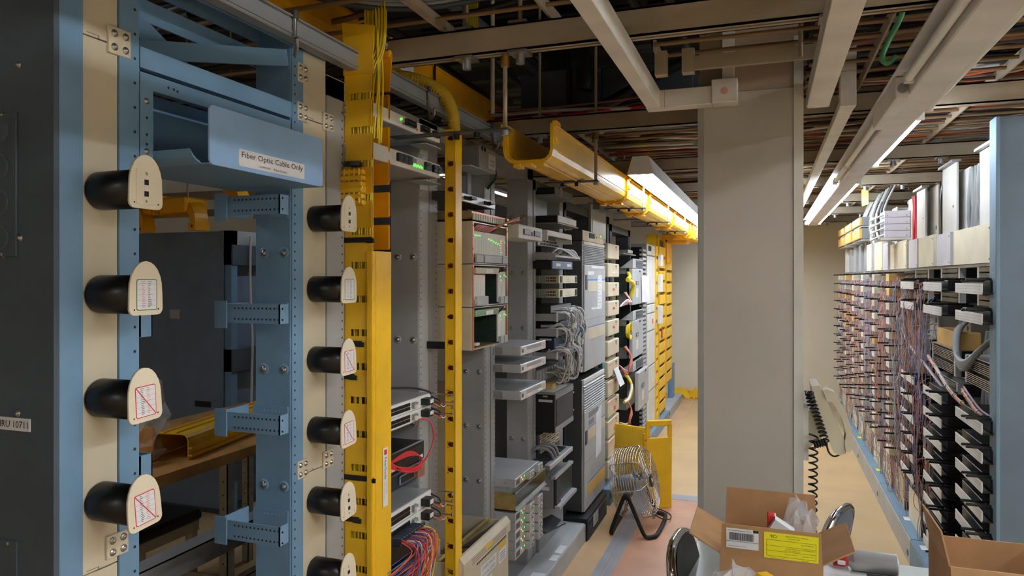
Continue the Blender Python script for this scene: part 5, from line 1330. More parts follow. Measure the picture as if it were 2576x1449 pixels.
# ---- yellow vertical ducts at the far end
def far_duct(u0, u1, vt, vb, X, lab, inner):
    Y0, Y1 = PY(u0, X), PY(u1, X); z1, z0 = PZ(u0, vt, X), max(.1, PZ(u0, vb, X))
    t = thing('fiber_duct', lab, 'duct', (X - .05, (Y0 + Y1) / 2, z0), 'far yellow vertical ducts')
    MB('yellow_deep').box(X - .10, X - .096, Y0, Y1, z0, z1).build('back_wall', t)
    MB('yellow').box(X - .10, X, Y0 - .004, Y0, z0, z1).build('side_wall', t)
    z = z0; n = 0
    p = .135
    first = MB('yellow').box(X - .012, X, Y0, Y1, z0 + .03, z0 + p, bev=.003).build('finger', t)
    k = int((z1 - z0) / p)
    for i in range(1, k):
        c = first.copy(); COL.objects.link(c); c.parent = t; c.location = first.location + V((0, 0, p * i))
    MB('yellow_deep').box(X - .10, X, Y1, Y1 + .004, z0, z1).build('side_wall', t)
    m = MB('black').box(X - .09, X - .02, Y0 + .03, Y1 - .03, z0, z1 - .02).build('cable_core', t)
    return t
far_duct(1650, 1656, 588, 1090, -1.10, 'plain edge-on yellow duct next to the tall pale cabinet', 0)
far_duct(1659, 1674, 598, 1050, -1.12, 'yellow fingered duct with a red tag near the back', 1)
far_duct(1677, 1690, 602, 970, -1.13, 'farthest yellow fingered duct close to the back wall', 1)
tag(MB('red').prism([(-.05, 0), (.05, 0), (.02, .13), (-.02, .13)], 0, .004, left_face(-1.115, PY(1664, -1.12), PZ(1664, 850, -1.12))).build('hang_tag'), 'red tag on the far yellow fingered duct', 'tag')
for k, (u, v0, v1) in enumerate(((1654, 690, 735), (1654, 770, 815), (1655, 640, 670))):
    Y = PY(u + 3, -1.09); tag(MB('offwhite').box(-1.10, -1.06, Y - .05, Y + .12, PZ(u, v1, -1.09), PZ(u, v0, -1.09), bev=.004).build('junction_box'), ('middle', 'lowest', 'highest')[k] + ' of three small white boxes by the far yellow ducts', 'box', 'white boxes by the far ducts')
m = MB('blue').box(-1.2, -1.14, PY(1686, -1.17), PY(1691, -1.17), 0, .55); tag(m.build('rack_stub'), 'short blue post below the farthest yellow duct', 'post')
# ---- floor guards along the row
def guard(Y0, Y1, mat, lab, z=.115, X1=-1.07, X0=-1.217, stickers=()):
    t = thing('floor_guard', lab, 'guard', ((X0 + X1) / 2, (Y0 + Y1) / 2, 0), 'steel guard boxes along the left floor')
    MB(mat).box(X0, X1 - .004, Y0, Y1, 0, z, bev=.003).build('cover', t)
    MB(mat).box(X1 - .004, X1, Y0, Y1, .0, z - .004, bev=.001).build('front_plate', t)
    for y in (Y0 + .05, Y1 - .05): MB('steel').bolt((X1, y, z * .75), (1, 0, 0), .005, .003).build('screw', t)
    for (a, b, c, d) in stickers: MB('paper').box(c, d, a, b, z, z + .001).build('sticker', t)
    MB('black').box(X1 - .002, X1 + .0006, Y0, Y0 + .05, z * .45, z * .8).build('hand_hole', t)
    return t
guard(.95, 2.05, 'blue_guard', 'blue floor guard below the blue rack')
guard(2.06, 3.28, 'blue_guard', 'blue floor guard ending below the beige chassis', .105)
guard(3.29, 4.36, 'grey_light', 'grey floor guard with white stickers on top', stickers=((3.42, 3.54, -1.15, -1.08), (3.72, 3.80, -1.12, -1.08), (3.83, 3.95, -1.12, -1.08)))
guard(5.10, 5.50, 'blue_guard', 'short blue floor guard behind the standing fan')
guard(5.52, 6.6, 'grey_light', 'grey floor guard behind the yellow floor sign')
guard(6.62, 8.4, 'blue_guard', 'blue floor guard below the tall pale cabinet')
guard(8.42, 9.7, 'grey_light', 'farthest floor guard by the back wall')
# ================================================================== right: wiring frame
XR = 0.90
# ---- blue end panel nearest on the right
t = thing('end_panel', 'blue steel end panel at the right edge', 'panel', (1.2, 3.27, 0))
MB('blue_panel').box(.85, 1.75, 3.255, 3.30, 0, 2.28, bev=.002).build('side_sheet', t)
MB('blue_guard').box(.838, .852, 3.245, 3.33, 0, 2.28, bev=.002).build('front_edge', t)
# ---- uprights of the frame
COLS = [3.28 + .7 * i for i in range(9)]                    # near edge of each vertical
t = frame = thing('distribution_frame', 'grey steel wiring frame along the right side', 'frame', (1.1, 6.3, 0))
for i, y in enumerate(COLS):
    MB('offwhite').box(XR + .04, XR + .30, y + .17, y + .173, 0, 2.2 - .02 * (i % 2)).box(XR + .04, XR + .045, y + .07, y + .30, 0, 2.2).build('upright', frame)
    for z in (1.95, 1.40, 1.18): MB('grey_mid').lathe([(0, .014), (.004, .012), (.004, 0)], (XR + .04, y + .12, z), (-1, 0, 0), 10).build('bolt', frame)
MB('grey_light').box(XR - .03, XR + .0, 3.30, 9.4, 1.70, 1.714).build('shelf_rail', frame)
MB('offwhite').box(XR + .28, XR + .30, 3.3, 9.4, .1, 2.15).build('rear_sheet', frame)
MB('grey_light').box(XR - .10, XR + .30, 3.3, 9.4, 0, .12).build('base', frame)
# ---- guard boxes on the floor
for k, (a, b, mt) in enumerate(((3.3, 4.1, 'blue_guard'), (4.1, 4.6, 'blue_guard'), (4.61, 5.8, 'grey_light'), (5.81, 7.0, 'grey_light'), (7.01, 8.2, 'grey_light'), (8.21, 9.5, 'grey_light'))):
    t = thing('floor_guard', ('nearest blue guard box on the right floor', 'second blue guard box on the right floor', 'grey guard box with a blue lid and white sticker on the right floor', 'grey guard box with blue lid in the middle of the right floor', 'grey guard box with blue lid farther down the right floor', 'farthest guard box on the right floor')[k], 'guard', (.83, (a + b) / 2, 0), 'guard boxes along the right floor')
    MB(mt).box(.77, .79, a, b, 0, .15, bev=.002).build('front_plate', t); MB('blue_guard').box(.775, .89, a, b, .15, .156).build('lid', t); MB('grey_mid').box(.80, .88, a, b, 0, .15).build('core', t)
    MB('black').box(.768, .77, a + .05, a + .09, .04, .07).build('hand_hole', t)
    MB('yellow_paper' if k in (3, 4) else 'paper').box(.80, .84, a + .35, a + .42, .156, .157).build('sticker', t)
# ---- cream plates standing along the guard
for i in range(11):
    y = 3.62 + i * .52
    MB('cream' if i % 3 else 'beige').box(.832, .836, y, y + .36, .156, .385 - .012 * (i % 3), bev=.001).build('cover_plate', frame)
# ---- row of pale cover panels at eye height
pan = [(3.40, 4.02, .165, 'cream'), (4.03, 4.34, .165, 'lilac_white'), (4.35, 4.74, .17, 'cream'), (4.75, 4.83, .15, 'yellow_soft'), (4.85, 5.12, .175, 'lilac_white'), (5.13, 5.24, .17, 'cream'), (5.26, 5.66, .19, 'beige'), (5.68, 5.84, .18, 'cream'), (5.87, 6.10, .20, 'lilac_white'), (6.12, 6.20, .19, 'offwhite'), (6.24, 6.66, .23, 'cream'), (6.74, 7.06, .23, 'offwhite'), (7.14, 7.44, .23, 'alu'), (7.56, 7.76, .25, 'alu'), (7.86, 8.06, .24, 'alu'), (8.14, 8.32, .27, 'alu'), (8.42, 8.62, .24, 'alu'), (8.72, 8.92, .27, 'offwhite'), (8.96, 9.2, .26, 'alu')]
for i, (a, b, hh, mt) in enumerate(pan):
    dx = .012 * (i % 3)
    t = MB(mt).box(XR - .04 - dx, XR - .037 - dx, a, b, 1.714, 1.714 + hh, bev=.0008).box(XR - .037 - dx, XR - .02, a, a + .004, 1.714, 1.714 + hh)
    t.use('steel').bolt((XR - .04 - dx, a + .02, 1.714 + hh - .02), (-1, 0, 0), .004, .003).bolt((XR - .04 - dx, a + .02, 1.73), (-1, 0, 0), .004, .003)
    t.build('cover_panel', frame)
# ---- terminal blocks: near columns
def comb_block(Y, Z, lab, h=.085, w=.40, x=XR - .02):
    fr = right_face(x, Y + w, Z)
    t = thing('terminal_block', lab, 'terminal block', (x + .06, Y + w / 2, Z), 'silver comb terminal blocks')
    MB('black').box(0, w, 0, h, -.14, -.02, fr).build('body', t)
    MB('alu').box(0, w, h, h + .004, -.14, .004, fr).build('top_plate', t)
    MB('alu').box(0, .03, 0, h, -.02, .006, fr).build('end_bracket', t); MB('alu').box(w - .03, w, 0, h, -.02, .006, fr).build('end_bracket', t)
    for j in range(2):
        m = MB('steel')
        for q in range(6): m.box(.035, w - .035, h * (.08 + .5 * j) + q * h * .062, h * (.08 + .5 * j) + q * h * .062 + h * .03, -.02, .012 - .001 * q, fr)
        stuff(m, 'terminal_comb', t)
    return t
def strip_block(Y, Z, lab, w=.42, below=True):
    """black fanning strip with a white number strip in front and rods reaching into the aisle"""
    x = .80; fr = right_face(x, Y + w, Z)
    t = thing('fanning_strip', lab, 'terminal block', (x + .07, Y + w / 2, Z), 'fanning strips with white number strips')
    MB('black').box(-.02, w * .98, .01, .055, -.14, -.03, fr, bev=.002).build('body', t)
    MB('black_gloss').box(0, w, .0, .008, -.14, .0, fr, bev=.001).build('shelf', t)
    n = MB('white').box(0, w, 0, .044, -.003, .002, fr, bev=.0008); s = n.build('number_strip', t)
    m = MB('grey_cable')
    for j in range(3):
        for i in range(24): m.box(w * (.03 + .04 * i), w * (.03 + .04 * i) + .005, .008 + .012 * j, .010 + .012 * j, .002, .0024, fr)
    stuff(m, 'number_print', s)
    for a in (.05, .22): MB('black').box(w - w * a - .012, w - w * a, .055 if a < .1 else .05, .066 if a < .1 else .06, -.12, .05, fr, bev=.002).build('wire_guide', t)
    return t
colname = ('nearest', 'second', 'third')
for c in range(3):
    y = COLS[c]
    for k, z in enumerate((1.585, 1.465)):
        strip_block(y, z, 'white number strip block in the %s column, %s of the two near eye height' % (colname[c], ('upper', 'lower')[k]))
        comb_block(y - .02, z + .065, 'silver comb block in the %s column, just above the %s eye height strip' % (colname[c], ('upper', 'lower')[k]), .05)
    for k in range(8 if c == 0 else 8 if c == 1 else 6):
        strip_block(y, 1.03 - .1155 * k, 'white number strip block in the %s column, %s below the silver comb blocks' % (colname[c], names[k].replace('topmost', 'first')))
    comb_block(y + .02, 1.17, 'double silver comb block in the %s column at waist height' % colname[c], .125, .52, .87)
    if c: comb_block(y + .02, 1.075, 'low silver comb block in the %s column over the strips' % colname[c], .06, .5, .88)
# ---- far columns: small blocks, prongs and masses of thin wires
wc = ['wire_orange', 'wire_blue', 'wire_grey', 'wire_brown', 'wire_violet', 'wire_grey', 'wire_grey', 'wire_orange', 'wire_brown']
rg = random.Random(5)
for c in range(3, 9):
    y = COLS[c]
    blk = None
    for k in range(13):
        z = 1.63 - .098 * k
        mt = ('beige', 'cream', 'tan_amber', 'offwhite')[rg.randrange(4)] if k < 6 else ('offwhite', 'beige', 'cream')[rg.randrange(3)]
        t = thing('terminal_block', '%s terminal block from the top in the %s wire covered column' % (['first', 'second', 'third', 'fourth', 'fifth', 'sixth', 'seventh', 'eighth', 'ninth', 'tenth', 'eleventh', 'twelfth', 'thirteenth', 'fourteenth', 'fifteenth'][k], ['fourth', 'fifth', 'sixth', 'seventh', 'eighth', 'last'][c - 3]), 'terminal block', (.86, y + .15, z), 'terminal blocks in the wire covered columns')
        MB(mt).box(.775, .94, y + .02, y + .15, z, z + .05, bev=.002).build('body', t)
        MB('black').box(.73, .86, y + .20, y + .214, z + .052, z + .062).build('prong', t)
        MB('black').box(.74, .86, y - .02, y - .006, z + .052, z + .062).build('prong', t)
        MB('steel').box(.82, .94, y - .04, y + .22, z + .05, z + .056).build('shelf', t)
def wires(c, n, lab, z0=.18, z1=1.66, loops=True):
    y = COLS[c]; st = thing('jumper_wires', lab, 'wires', (.85, y + .2, z0), kind='stuff')
    mbs = {}
    for i in range(n):
        mt = wc[rg.randrange(len(wc))]
        m = mbs.setdefault(mt, MB(mt))
        ya = y - .12 + rg.random() * .6; xa = .80 + rg.random() * .10
        zt = z1 - rg.random() ** 2 * 1.1; L = .15 + rg.random() * .75; zb = max(z0, zt - L)
        yb = ya + rg.gauss(0, .07); k = 5
        pts = [(.92, ya + .02, zt + .01)]
        for q in range(k + 1):
            f = q / k
            pts.append((xa + rg.gauss(0, .012) - .02 * math.sin(math.pi * f), ya + (yb - ya) * f + rg.gauss(0, .014), zt + (zb - zt) * f))
        pts.append((.92, yb + rg.gauss(0, .03), zb + rg.random() * .03))
        m.tube(pts, .0018 + .0006 * rg.random(), 3, seg=2, caps=False)
    for mt, m in mbs.items(): m.build('wire', st)
wires(2, 150, 'orange blue and grey jumper wires hanging over the third column', .15, 1.62)
for c in range(3, 9): wires(c, 300 if c < 6 else 200, 'mass of thin jumper wires over the %s column of the right frame' % ['fourth', 'fifth', 'sixth', 'seventh', 'eighth', 'last'][c - 3])
y = COLS[1]; st = thing('jumper_wires', 'thinner hank of jumper wires low in the second column', 'wires', (.86, y + .55, .2), kind='stuff')
for i in range(60):
    ya = y + .44 + rg.gauss(0, .05); MB(wc[i % 9]).tube([(.95, ya, 1.0 - rg.random() * .5), (.85 + rg.gauss(0, .012), ya + rg.gauss(0, .02), .8), (.85 + rg.gauss(0, .012), ya + rg.gauss(0, .02), .5), (.88, ya + rg.gauss(0, .06), .2 + rg.random() * .2)], .0024, 3, seg=3, caps=False).build('wire', st)
# laced harnesses sweeping across the near columns
def harness(pts, lab):
    t = thing('cable_harness', lab, 'cables', pts[len(pts) // 2])
    for i in range(7):
        o = V((rg.gauss(0, .004), rg.gauss(0, .006), rg.gauss(0, .006)))
        MB(('white_cable', 'grey_cable', 'brown_cable', 'wire_orange', 'white_cable', 'wire_violet', 'white_cable')[i]).tube([V(p) + o for p in pts], .0045, 5).build('cable', t)
    for i in range(len(pts) - 1):
        for f in (.3, .8):
            p = V(pts[i]).lerp(V(pts[i + 1]), f); d = (V(pts[i + 1]) - V(pts[i])).normalized()
            MB('white_cable').cyl(p - d * .003, p + d * .002, .012, 8).build('lacing_tie', t)
harness([(.84, 5.3, 1.32), (.83, 5.0, 1.24), (.84, 4.7, 1.18), (.85, 4.45, 1.13), (.87, 4.2, 1.06)], 'laced white cable harness sweeping below the third column blocks')
harness([(.84, 4.5, 1.22), (.83, 4.25, 1.18), (.84, 4.0, 1.10), (.86, 3.8, 1.06)], 'laced cable harness below the second column comb block')
harness([(.84, 3.75, 1.14), (.83, 3.6, 1.12), (.84, 3.45, 1.08), (.88, 3.3, 1.06)], 'laced cable harness below the nearest double comb block')
# thick grey cables between the columns
def grp(Y, x, z0, z1, n, mt, lab, r=.013):
    t = thing('riser_cables', lab, 'cables', (x, Y, z0))
    for i in range(n):
        yy = Y + (i - n / 2) * r * 2.1
        MB(mt).tube([(x + rg.gauss(0, .006), yy + rg.gauss(0, .004), z0 + (z1 - z0) * f) for f in (0, .25, .5, .75, 1)], r, 8).build('cable', t)
    return t
grp(3.92, .93, 1.72, 2.18, 7, 'grey_cable', 'grey riser cables behind the large cream panel')
grp(3.86, .98, .95, 1.40, 6, 'grey_cable', 'grey riser cables between the two nearest columns', .014)
grp(4.62, .95, 1.72, 2.2, 5, 'black_cable', 'black riser cables over the second column', .016)
grp(5.42, .93, 1.72, 2.2, 4, 'red_cable', 'red riser cables over the third column', .010)
gl = thing('cable_loop', 'thick grey cables looping under the nearest upper strips', 'cables', (.86, 3.82, 1.27))
for i in range(4):
    cable([(.95, 4.02, 1.47), (.87, 3.99 - .012 * i, 1.40), (.84, 3.88 - .012 * i, 1.30 - .008 * i), (.84, 3.72, 1.27 - .01 * i), (.88, 3.62, 1.34), (.95, 3.58, 1.42)], .013, 'grey_cable', parent=gl)
# cardboard box on the comb block
yb = COLS[1] - .02
tag(MB('tan_amber').box(.865, .97, 3.99, 4.40, 1.2995, 1.385, bev=.003).box(.87, .965, 4.0, 4.39, 1.385, 1.387).build('cardboard_box'), 'small orange brown carton lying on the silver comb block', 'box')
# upper cabinets and channels over the frame
for k, (y, w_, z0, z1) in enumerate(((3.45, .28, 1.9, 2.22), (4.15, .30, 1.9, 2.24), (4.9, .26, 1.9, 2.2))):
    t = thing('riser_cover', ('nearest', 'second', 'third')[k] + ' pale grey sheet metal riser cover above the panels', 'cover', (XR + .06, y + w_ / 2, 1.72), 'pale riser covers above the panels')
    MB('offwhite').box(XR - .0, XR + .012, y, y + w_, 1.72, z1, bev=.002).build('front_sheet', t); MB('offwhite').box(XR, XR + .2, y + w_ - .006, y + w_, 1.72, z1).build('side_sheet', t); MB('galv').box(XR - .02, XR + .02, y - .01, y + w_ + .01, z1, z1 + .012).build('top_bracket', t)
    for z in (1.86, 2.02): MB('steel').bolt((XR, y + .06, z), (-1, 0, 0), .006, .004).build('screw', t)
for k in range(4):
    z = 1.938 + .047 * k; Y0 = 5.6
    t = thing('module_box', 'pinkish white slim module, %s of the stack of four' % ('lowest', 'second', 'third', 'topmost')[k], 'module', (.857, 5.7, z), 'stack of slim white modules')
    MB('lilac_white').box(.777, .937, Y0, Y0 + .22, z, z + .045, bev=.002).build('case', t)
    for a in (.05, .80): MB('steel').bolt((.777 + .16 * a + .01, Y0, z + .012), (0, -1, 0), .003, .002).build('screw', t)
    for i in range(5): MB('white_cable').tube([(.777, Y0 + .02 + .03 * i, z + .02), (.74, Y0 + .05 + .03 * i, z + .005), (.70, Y0 + .1, z - .02 + .008 * i), (.74, Y0 + .3, z + .0)], .006, 5).build('cord', t)
tag(MB('offwhite').box(.76, .95, 5.59, 5.84, 1.92, 1.936).box(.945, .95, 5.59, 5.84, 1.70, 2.14).build('module_holder'), 'white angle shelf carrying the stack of slim modules', 'shelf')
for k in range(6):
    c, r_ = k % 3, k // 3
    Y0 = (7.05, 7.75, 8.5)[c]; z = (2.0, 2.12)[r_]
    t = thing('protector_block', 'amber fronted grey block over the far columns, %s of the %s row' % (('nearest', 'middle', 'farthest')[c], ('lower', 'upper')[r_]), 'block', (.84, Y0 + .25, z), 'amber fronted blocks')
    MB('grey_mid').box(.80, .93, Y0, Y0 + .55, z, z + (.10, .08)[r_], bev=.004).build('body', t); MB('tan_amber').box(.775, .80, Y0, Y0 + .55, z + .004, z + (.096, .076)[r_], bev=.004).build('front_cap', t); MB('grey_light').box(.79, .93, Y0, Y0 + .57, z - .014, z - .002).build('tray', t)
cb = thing('cable_bundle', 'white and grey leads dropping to the far cover panels', 'cables', (.9, 6.9, 1.9), kind='stuff')
for i in range(24):
    ya = 6.2 + rg.random() * 1.6
    MB(('white_cable', 'grey_cable', 'cream')[i % 3]).tube([(.95, ya, 2.4), (.87, ya + rg.gauss(0, .06), 2.2), (.86, ya + rg.gauss(0, .1), 2.05), (.88, ya + rg.gauss(0, .1), 1.95)], .008, 5, seg=3).build('cable', cb)
# ================================================================== overhead: struts, ladder racks, ducts, raceways
ZB = 2.35
BY = [2.06, 3.31, 4.70, 5.95, 7.2, 8.5, 9.7]
for i, y in enumerate(BY):
    x0 = -1.17 if i == 0 else -1.75
    t = thing('strut_beam', '%s tan steel cross beam counted from the viewer' % ('first', 'second', 'third', 'fourth', 'fifth', 'sixth', 'last')[i], 'beam', (0, y, ZB), 'overhead cross beams')
    MB('strut').box(x0, 3.2, y, y + .006, ZB, ZB + .083).box(x0, 3.2, y, y + .018, ZB, ZB + .006).box(x0, 3.2, y, y + .018, ZB + .077, ZB + .083).build('channel', t)
    MB('strut').box(x0, 3.2, y + .044, y + .05, ZB, ZB + .083).box(x0, 3.2, y + .030, y + .05, ZB, ZB + .006).box(x0, 3.2, y + .030, y + .05, ZB + .077, ZB + .083).build('channel', t)
    xs = {0: (-.90, -.72, .16), 1: (-1.05, -.77, 1.02, 1.2)}.get(i, (.70, .95, 1.2, -.9))
    for x in xs:
        MB('steel').box(x - .03, x + .03, y - .008, y + .058, ZB - .008, ZB).build('clamp_plate', t)
        MB('galv').cyl((x, y + .025, ZB - .036), (x, y + .025, ZB - .008), .015, 6).build('nut', t)
        MB('steel').box(x - .03, x + .03, y - .006, y + .056, ZB + .083, ZB + .091).build('clamp_plate', t)
        MB('strut').cyl((x, y + .025, ZB + .08), (x, y + .025, 3.36), .007, 8).build('hanger_rod', t)
# trapeze hangers carrying the long yellow duct
XG, ZG, WG, HG = -.895, 2.12, .184, .146
def trapeze(y, lab, ext=0.0):
    t = thing('trapeze_hanger', lab, 'hanger', (XG, y, ZG), 'hangers under the long yellow duct')
    MB('grey_dark').box(XG - .13 - ext, XG + .14, y - .02, y + .02, ZG - .009, ZG - .003, bev=.001).build('cross_strip', t)
    MB('strut').cyl((XG + .125, y, ZG - .01), (XG + .125, y, ZB + .01), .0075, 8).build('rod', t)
    MB('galv').cyl((XG + .125, y, ZG - .025), (XG + .125, y, ZG - .009), .013, 6).build('nut', t); MB('brass').cyl((XG + .125, y, ZB - .04), (XG + .125, y, ZB - .008), .015, 6).build('coupling', t)
    for dx in (-.04, .03): MB('black').cyl((XG + dx, y, ZG - .026), (XG + dx, y, ZG - .009), .010, 6).build('bolt', t)
trapeze(BY[0] + .025, 'hanger rod and black strip in front of the cut end of the yellow duct', .14)
for i in (1, 2, 3, 4, 5): trapeze(BY[i] + .025, 'hanger rod and black strip under the yellow duct at the %s beam' % ('second', 'third', 'fourth', 'fifth', 'sixth')[i - 1])
# long horizontal yellow duct
t = thing('fiber_duct', 'long horizontal yellow duct with an open cut end above the racks', 'duct', (XG, 6, ZG))
fr = Fr((XG, 0, ZG), (1, 0, 0), (0, 0, 1), (0, 1, 0))
o_, i_ = gutter_profile(WG, HG, .042, .004)
segs = [2.70, 4.30, 5.15, 6.6, 8.0, 9.5]
for a, b in zip(segs, segs[1:]):
    m = extrude_open(MB('yellow'), o_, i_, a + .004, b - .004, fr)
    for s in (-1, 1):
        m.box(s * (WG / 2), s * (WG / 2 + .007), HG - .008, HG, a, b, fr).box(s * (WG / 2), s * (WG / 2 + .004), HG * .36, HG * .36 + .006, a, b, fr).box(s * .03, s * .036, -.005, 0, a, b, fr)
    m.build('channel', t)
oc, ic = gutter_profile(WG + .026, HG + .006, .052, .013)
for y in segs[1:-1] + [2.72]:
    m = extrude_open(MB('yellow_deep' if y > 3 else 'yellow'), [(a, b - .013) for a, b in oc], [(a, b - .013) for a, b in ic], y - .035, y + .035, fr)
    for s in (-1, 1):
        m.box(s * (WG / 2 + .006), s * (WG / 2 + .026), HG - .02, HG + .006, y - .03, y + .03, fr, bev=.003)
        m.box(s * (WG / 2 + .006), s * (WG / 2 + .024), HG * .45, HG * .6, y - .02, y + .02, fr, bev=.003)
    for q in (-.05, 0, .05): m.box(q - .016, q + .016, -.026, -.010, y - .03, y + .03, fr, bev=.003)
    m.build('coupler', t)
# crowded couplers and elbow at the far end over the vertical ducts
MB('yellow_deep').box(XG - .3, XG + .02, 8.55, 8.85, ZG - .06, ZG + .06, bev=.02).box(XG - .3, XG - .2, 8.55, 8.85, ZG - .3, ZG, bev=.02).build('far_elbow', t)
for k in range(4): MB('yellow_deep').box(XG - .13, XG + .12, 8.2 + .22 * k, 8.26 + .22 * k, ZG - .03, ZG + .17, bev=.01).build('coupler', t)
# second yellow duct, higher, behind the rail
t = thing('fiber_duct', 'high yellow duct behind the rail with a red printed caution label', 'duct', (-1.45, 2.5, 2.47))
fr = Fr((-1.45, 0, 2.46), (1, 0, 0), (0, 0, 1), (0, 1, 0))
o2, i2 = gutter_profile(.16, .12, .03, .004)
for a, b in ((1.0, 2.4), (2.42, 4.2)):
    m = extrude_open(MB('yellow_deep'), o2, i2, a, b, fr); m.box(.08, .086, .11, .12, a, b, fr).build('channel', t)
lf = left_face(-1.369, 0, 2.46)
m = MB('paper').box(2.20, 2.62, .02, .09, 0, .001, lf).use('print_red').textw('FIBER OPTIC CABLE', lf, 2.41, .065, .34, .022, .0015).textw('DO NOT DISTURB', lf, 2.41, .036, .26, .016, .0015); m.build('label', t)
for y in (1.5, 2.8, 3.8): MB('black').box(-1.54, -1.36, y, y + .012, 2.455, 2.46).box(-1.364, -1.36, y, y + .012, 2.455, 2.60).build('strap', t)

# ladder racks
def ladder(label, xs, X0, X1, Y0, Y1, step, Z, skip=None, mat='rod'):
    t = thing('ladder_rack', label, 'cable rack', ((X0 + X1) / 2, (Y0 + Y1) / 2, Z), 'overhead ladder racks')
    for x in xs: MB('strut').box(x - .004, x + .004, Y0, Y1, Z - .02, Z + .022).build('stringer', t)
    r = MB(mat).cyl((X0, Y0, Z), (X1, Y0, Z), .0075, 8); first = r.build('rung', t); n = int((Y1 - Y0) / step)
    for i in range(1, n + 1):
        y = Y0 + step * i
        if skip and skip[0] < y < skip[1]: continue
        c = first.copy(); COL.objects.link(c); c.parent = t; c.location = first.location + V((0, step * i, 0))
    return t
ladder('ladder rack over the near left racks with brown rungs', (-1.6, -.98, -.62), -1.7, -.45, .7, 2.3, .22, 2.46)
ladder('ladder rack over the left racks beyond the second beam', (-1.6, -.98, -.30), -1.7, -.05, 3.45, 9.9, .17, 2.46)
ladder('ladder rack over the right wiring frame', (.36, .87, 1.5), .15, 1.75, .9, 9.9, .145, 2.46)
ladder('ladder rack over the next aisle', (-2.4, -3.6), -3.7, -1.9, .6, 6.0, .3, 2.5)
t = ladder('short ladder rack piece hanging in front of the column', (-.355, .2), -.355, .2, 2.40, 2.54, .13, 2.43)
MB('strut').box(-.26, .2, 2.45, 2.47, 2.350, 2.395).build('edge_bar', t)
for x in (-.34, -.25): MB('strut').box(x - .02, x + .02, 2.44, 2.48, 2.340, 2.42).build('clamp', t)
MB('strut').cyl((.1, 2.43, 2.35), (.1, 2.43, 3.3), .007, 8).build('hanger_rod', t)
# loose cables lying on the racks
def lay(label, X0, X1, Y0, Y1, Z0, Z1, n, cols, r=(.005, .011), along='X', sag=.03):
    st = thing('cable_layer', label, 'cables', ((X0 + X1) / 2, (Y0 + Y1) / 2, Z0), kind='stuff'); mbs = {}
    for i in range(n):
        mt = cols[rg.randrange(len(cols))]; m = mbs.setdefault(mt, MB(mt)); z = Z0 + rg.random() * (Z1 - Z0)
        if along == 'X':
            y = Y0 + rg.random() * (Y1 - Y0); pts = [(X0 + (X1 - X0) * f, y + rg.gauss(0, .03), z + rg.gauss(0, sag * .4)) for f in (0, .2, .4, .6, .8, 1)]
        else:
            x = X0 + rg.random() * (X1 - X0); pts = [(x + rg.gauss(0, .03), Y0 + (Y1 - Y0) * f, z + rg.gauss(0, sag * .4)) for f in (0, .2, .4, .6, .8, 1)]
        m.tube(pts, rg.uniform(*r), 5, seg=2, caps=False)
    for mt, m in mbs.items(): m.build('cable', st)
lay('red, white and blue grey cables on the left ladder rack', -1.65, -.08, 3.45, 4.65, 2.475, 2.53, 90, ['red_cable', 'white_cable', 'grey_cable', 'blue_guard', 'brown_cable', 'dark_cable', 'white_cable'])
lay('brown and grey cables farther along the left ladder rack', -1.65, -.08, 4.75, 9.8, 2.475, 2.54, 200, ['white_cable', 'grey_cable', 'brown_cable', 'dark_cable', 'red_cable', 'grey_cable'])
lay('dark cables on the near part of the right ladder rack', .16, 1.7, .9, 3.3, 2.50, 2.62, 90, ['dark_cable', 'black_cable', 'grey_dark', 'brown_cable', 'dark_cable'], (.006, .013))
lay('orange, red and white cables on the right ladder rack past the second beam', .16, 1.75, 3.38, 5.9, 2.475, 2.56, 200, ['white_cable', 'cream', 'orange_cable', 'red_cable', 'grey_cable', 'brown_cable', 'dark_cable', 'white_cable'])
lay('pale cables on the farthest part of the right ladder rack', .16, 1.75, 5.95, 9.8, 2.475, 2.56, 200, ['white_cable', 'cream', 'orange_cable', 'grey_cable', 'dark_cable', 'dark_cable', 'brown_cable'])
lay('dark cables over the near left ladder rack', -1.7, -.4, .8, 2.2, 2.5, 2.62, 60, ['dark_cable', 'grey_dark', 'brown_cable', 'black_cable'], (.006, .014))
lay('dark cables crossing over the next aisle', -3.7, -1.8, .7, 5.5, 2.52, 2.64, 110, ['dark_cable', 'grey_dark', 'brown_cable', 'black_cable'], (.008, .016))
lay('thick dark conduits under the ceiling deck', -1.7, 1.8, 1.0, 9.8, 2.9, 3.25, 60, ['grey_dark', 'duct_grey', 'black_cable', 'strut'], (.012, .03), sag=.0)
lay('dark pipes running lengthwise under the ceiling deck', -1.7, 1.8, .5, 10.2, 2.75, 3.2, 26, ['grey_dark', 'duct_grey', 'deck'], (.015, .035), 'Y', 0.0)
# hank of grey cables arching over the ducts at the top left
st = thing('cable_bundle', 'hank of grey cables sagging over the head of the tall yellow duct', 'cables', (-1.0, 1.9, 2.55))
for i in range(9):
    MB('grey_cable' if i % 3 else 'grey_dark').tube([(-1.55, 1.72, 2.62 + .012 * i), (-1.35, 1.80, 2.52 + .012 * i), (-1.15, 1.92, 2.485 + .012 * i), (-.95, 2.02, 2.50 + .012 * i), (-.7, 2.2, 2.60 + .012 * i)], .009, 6).build('cable', st)
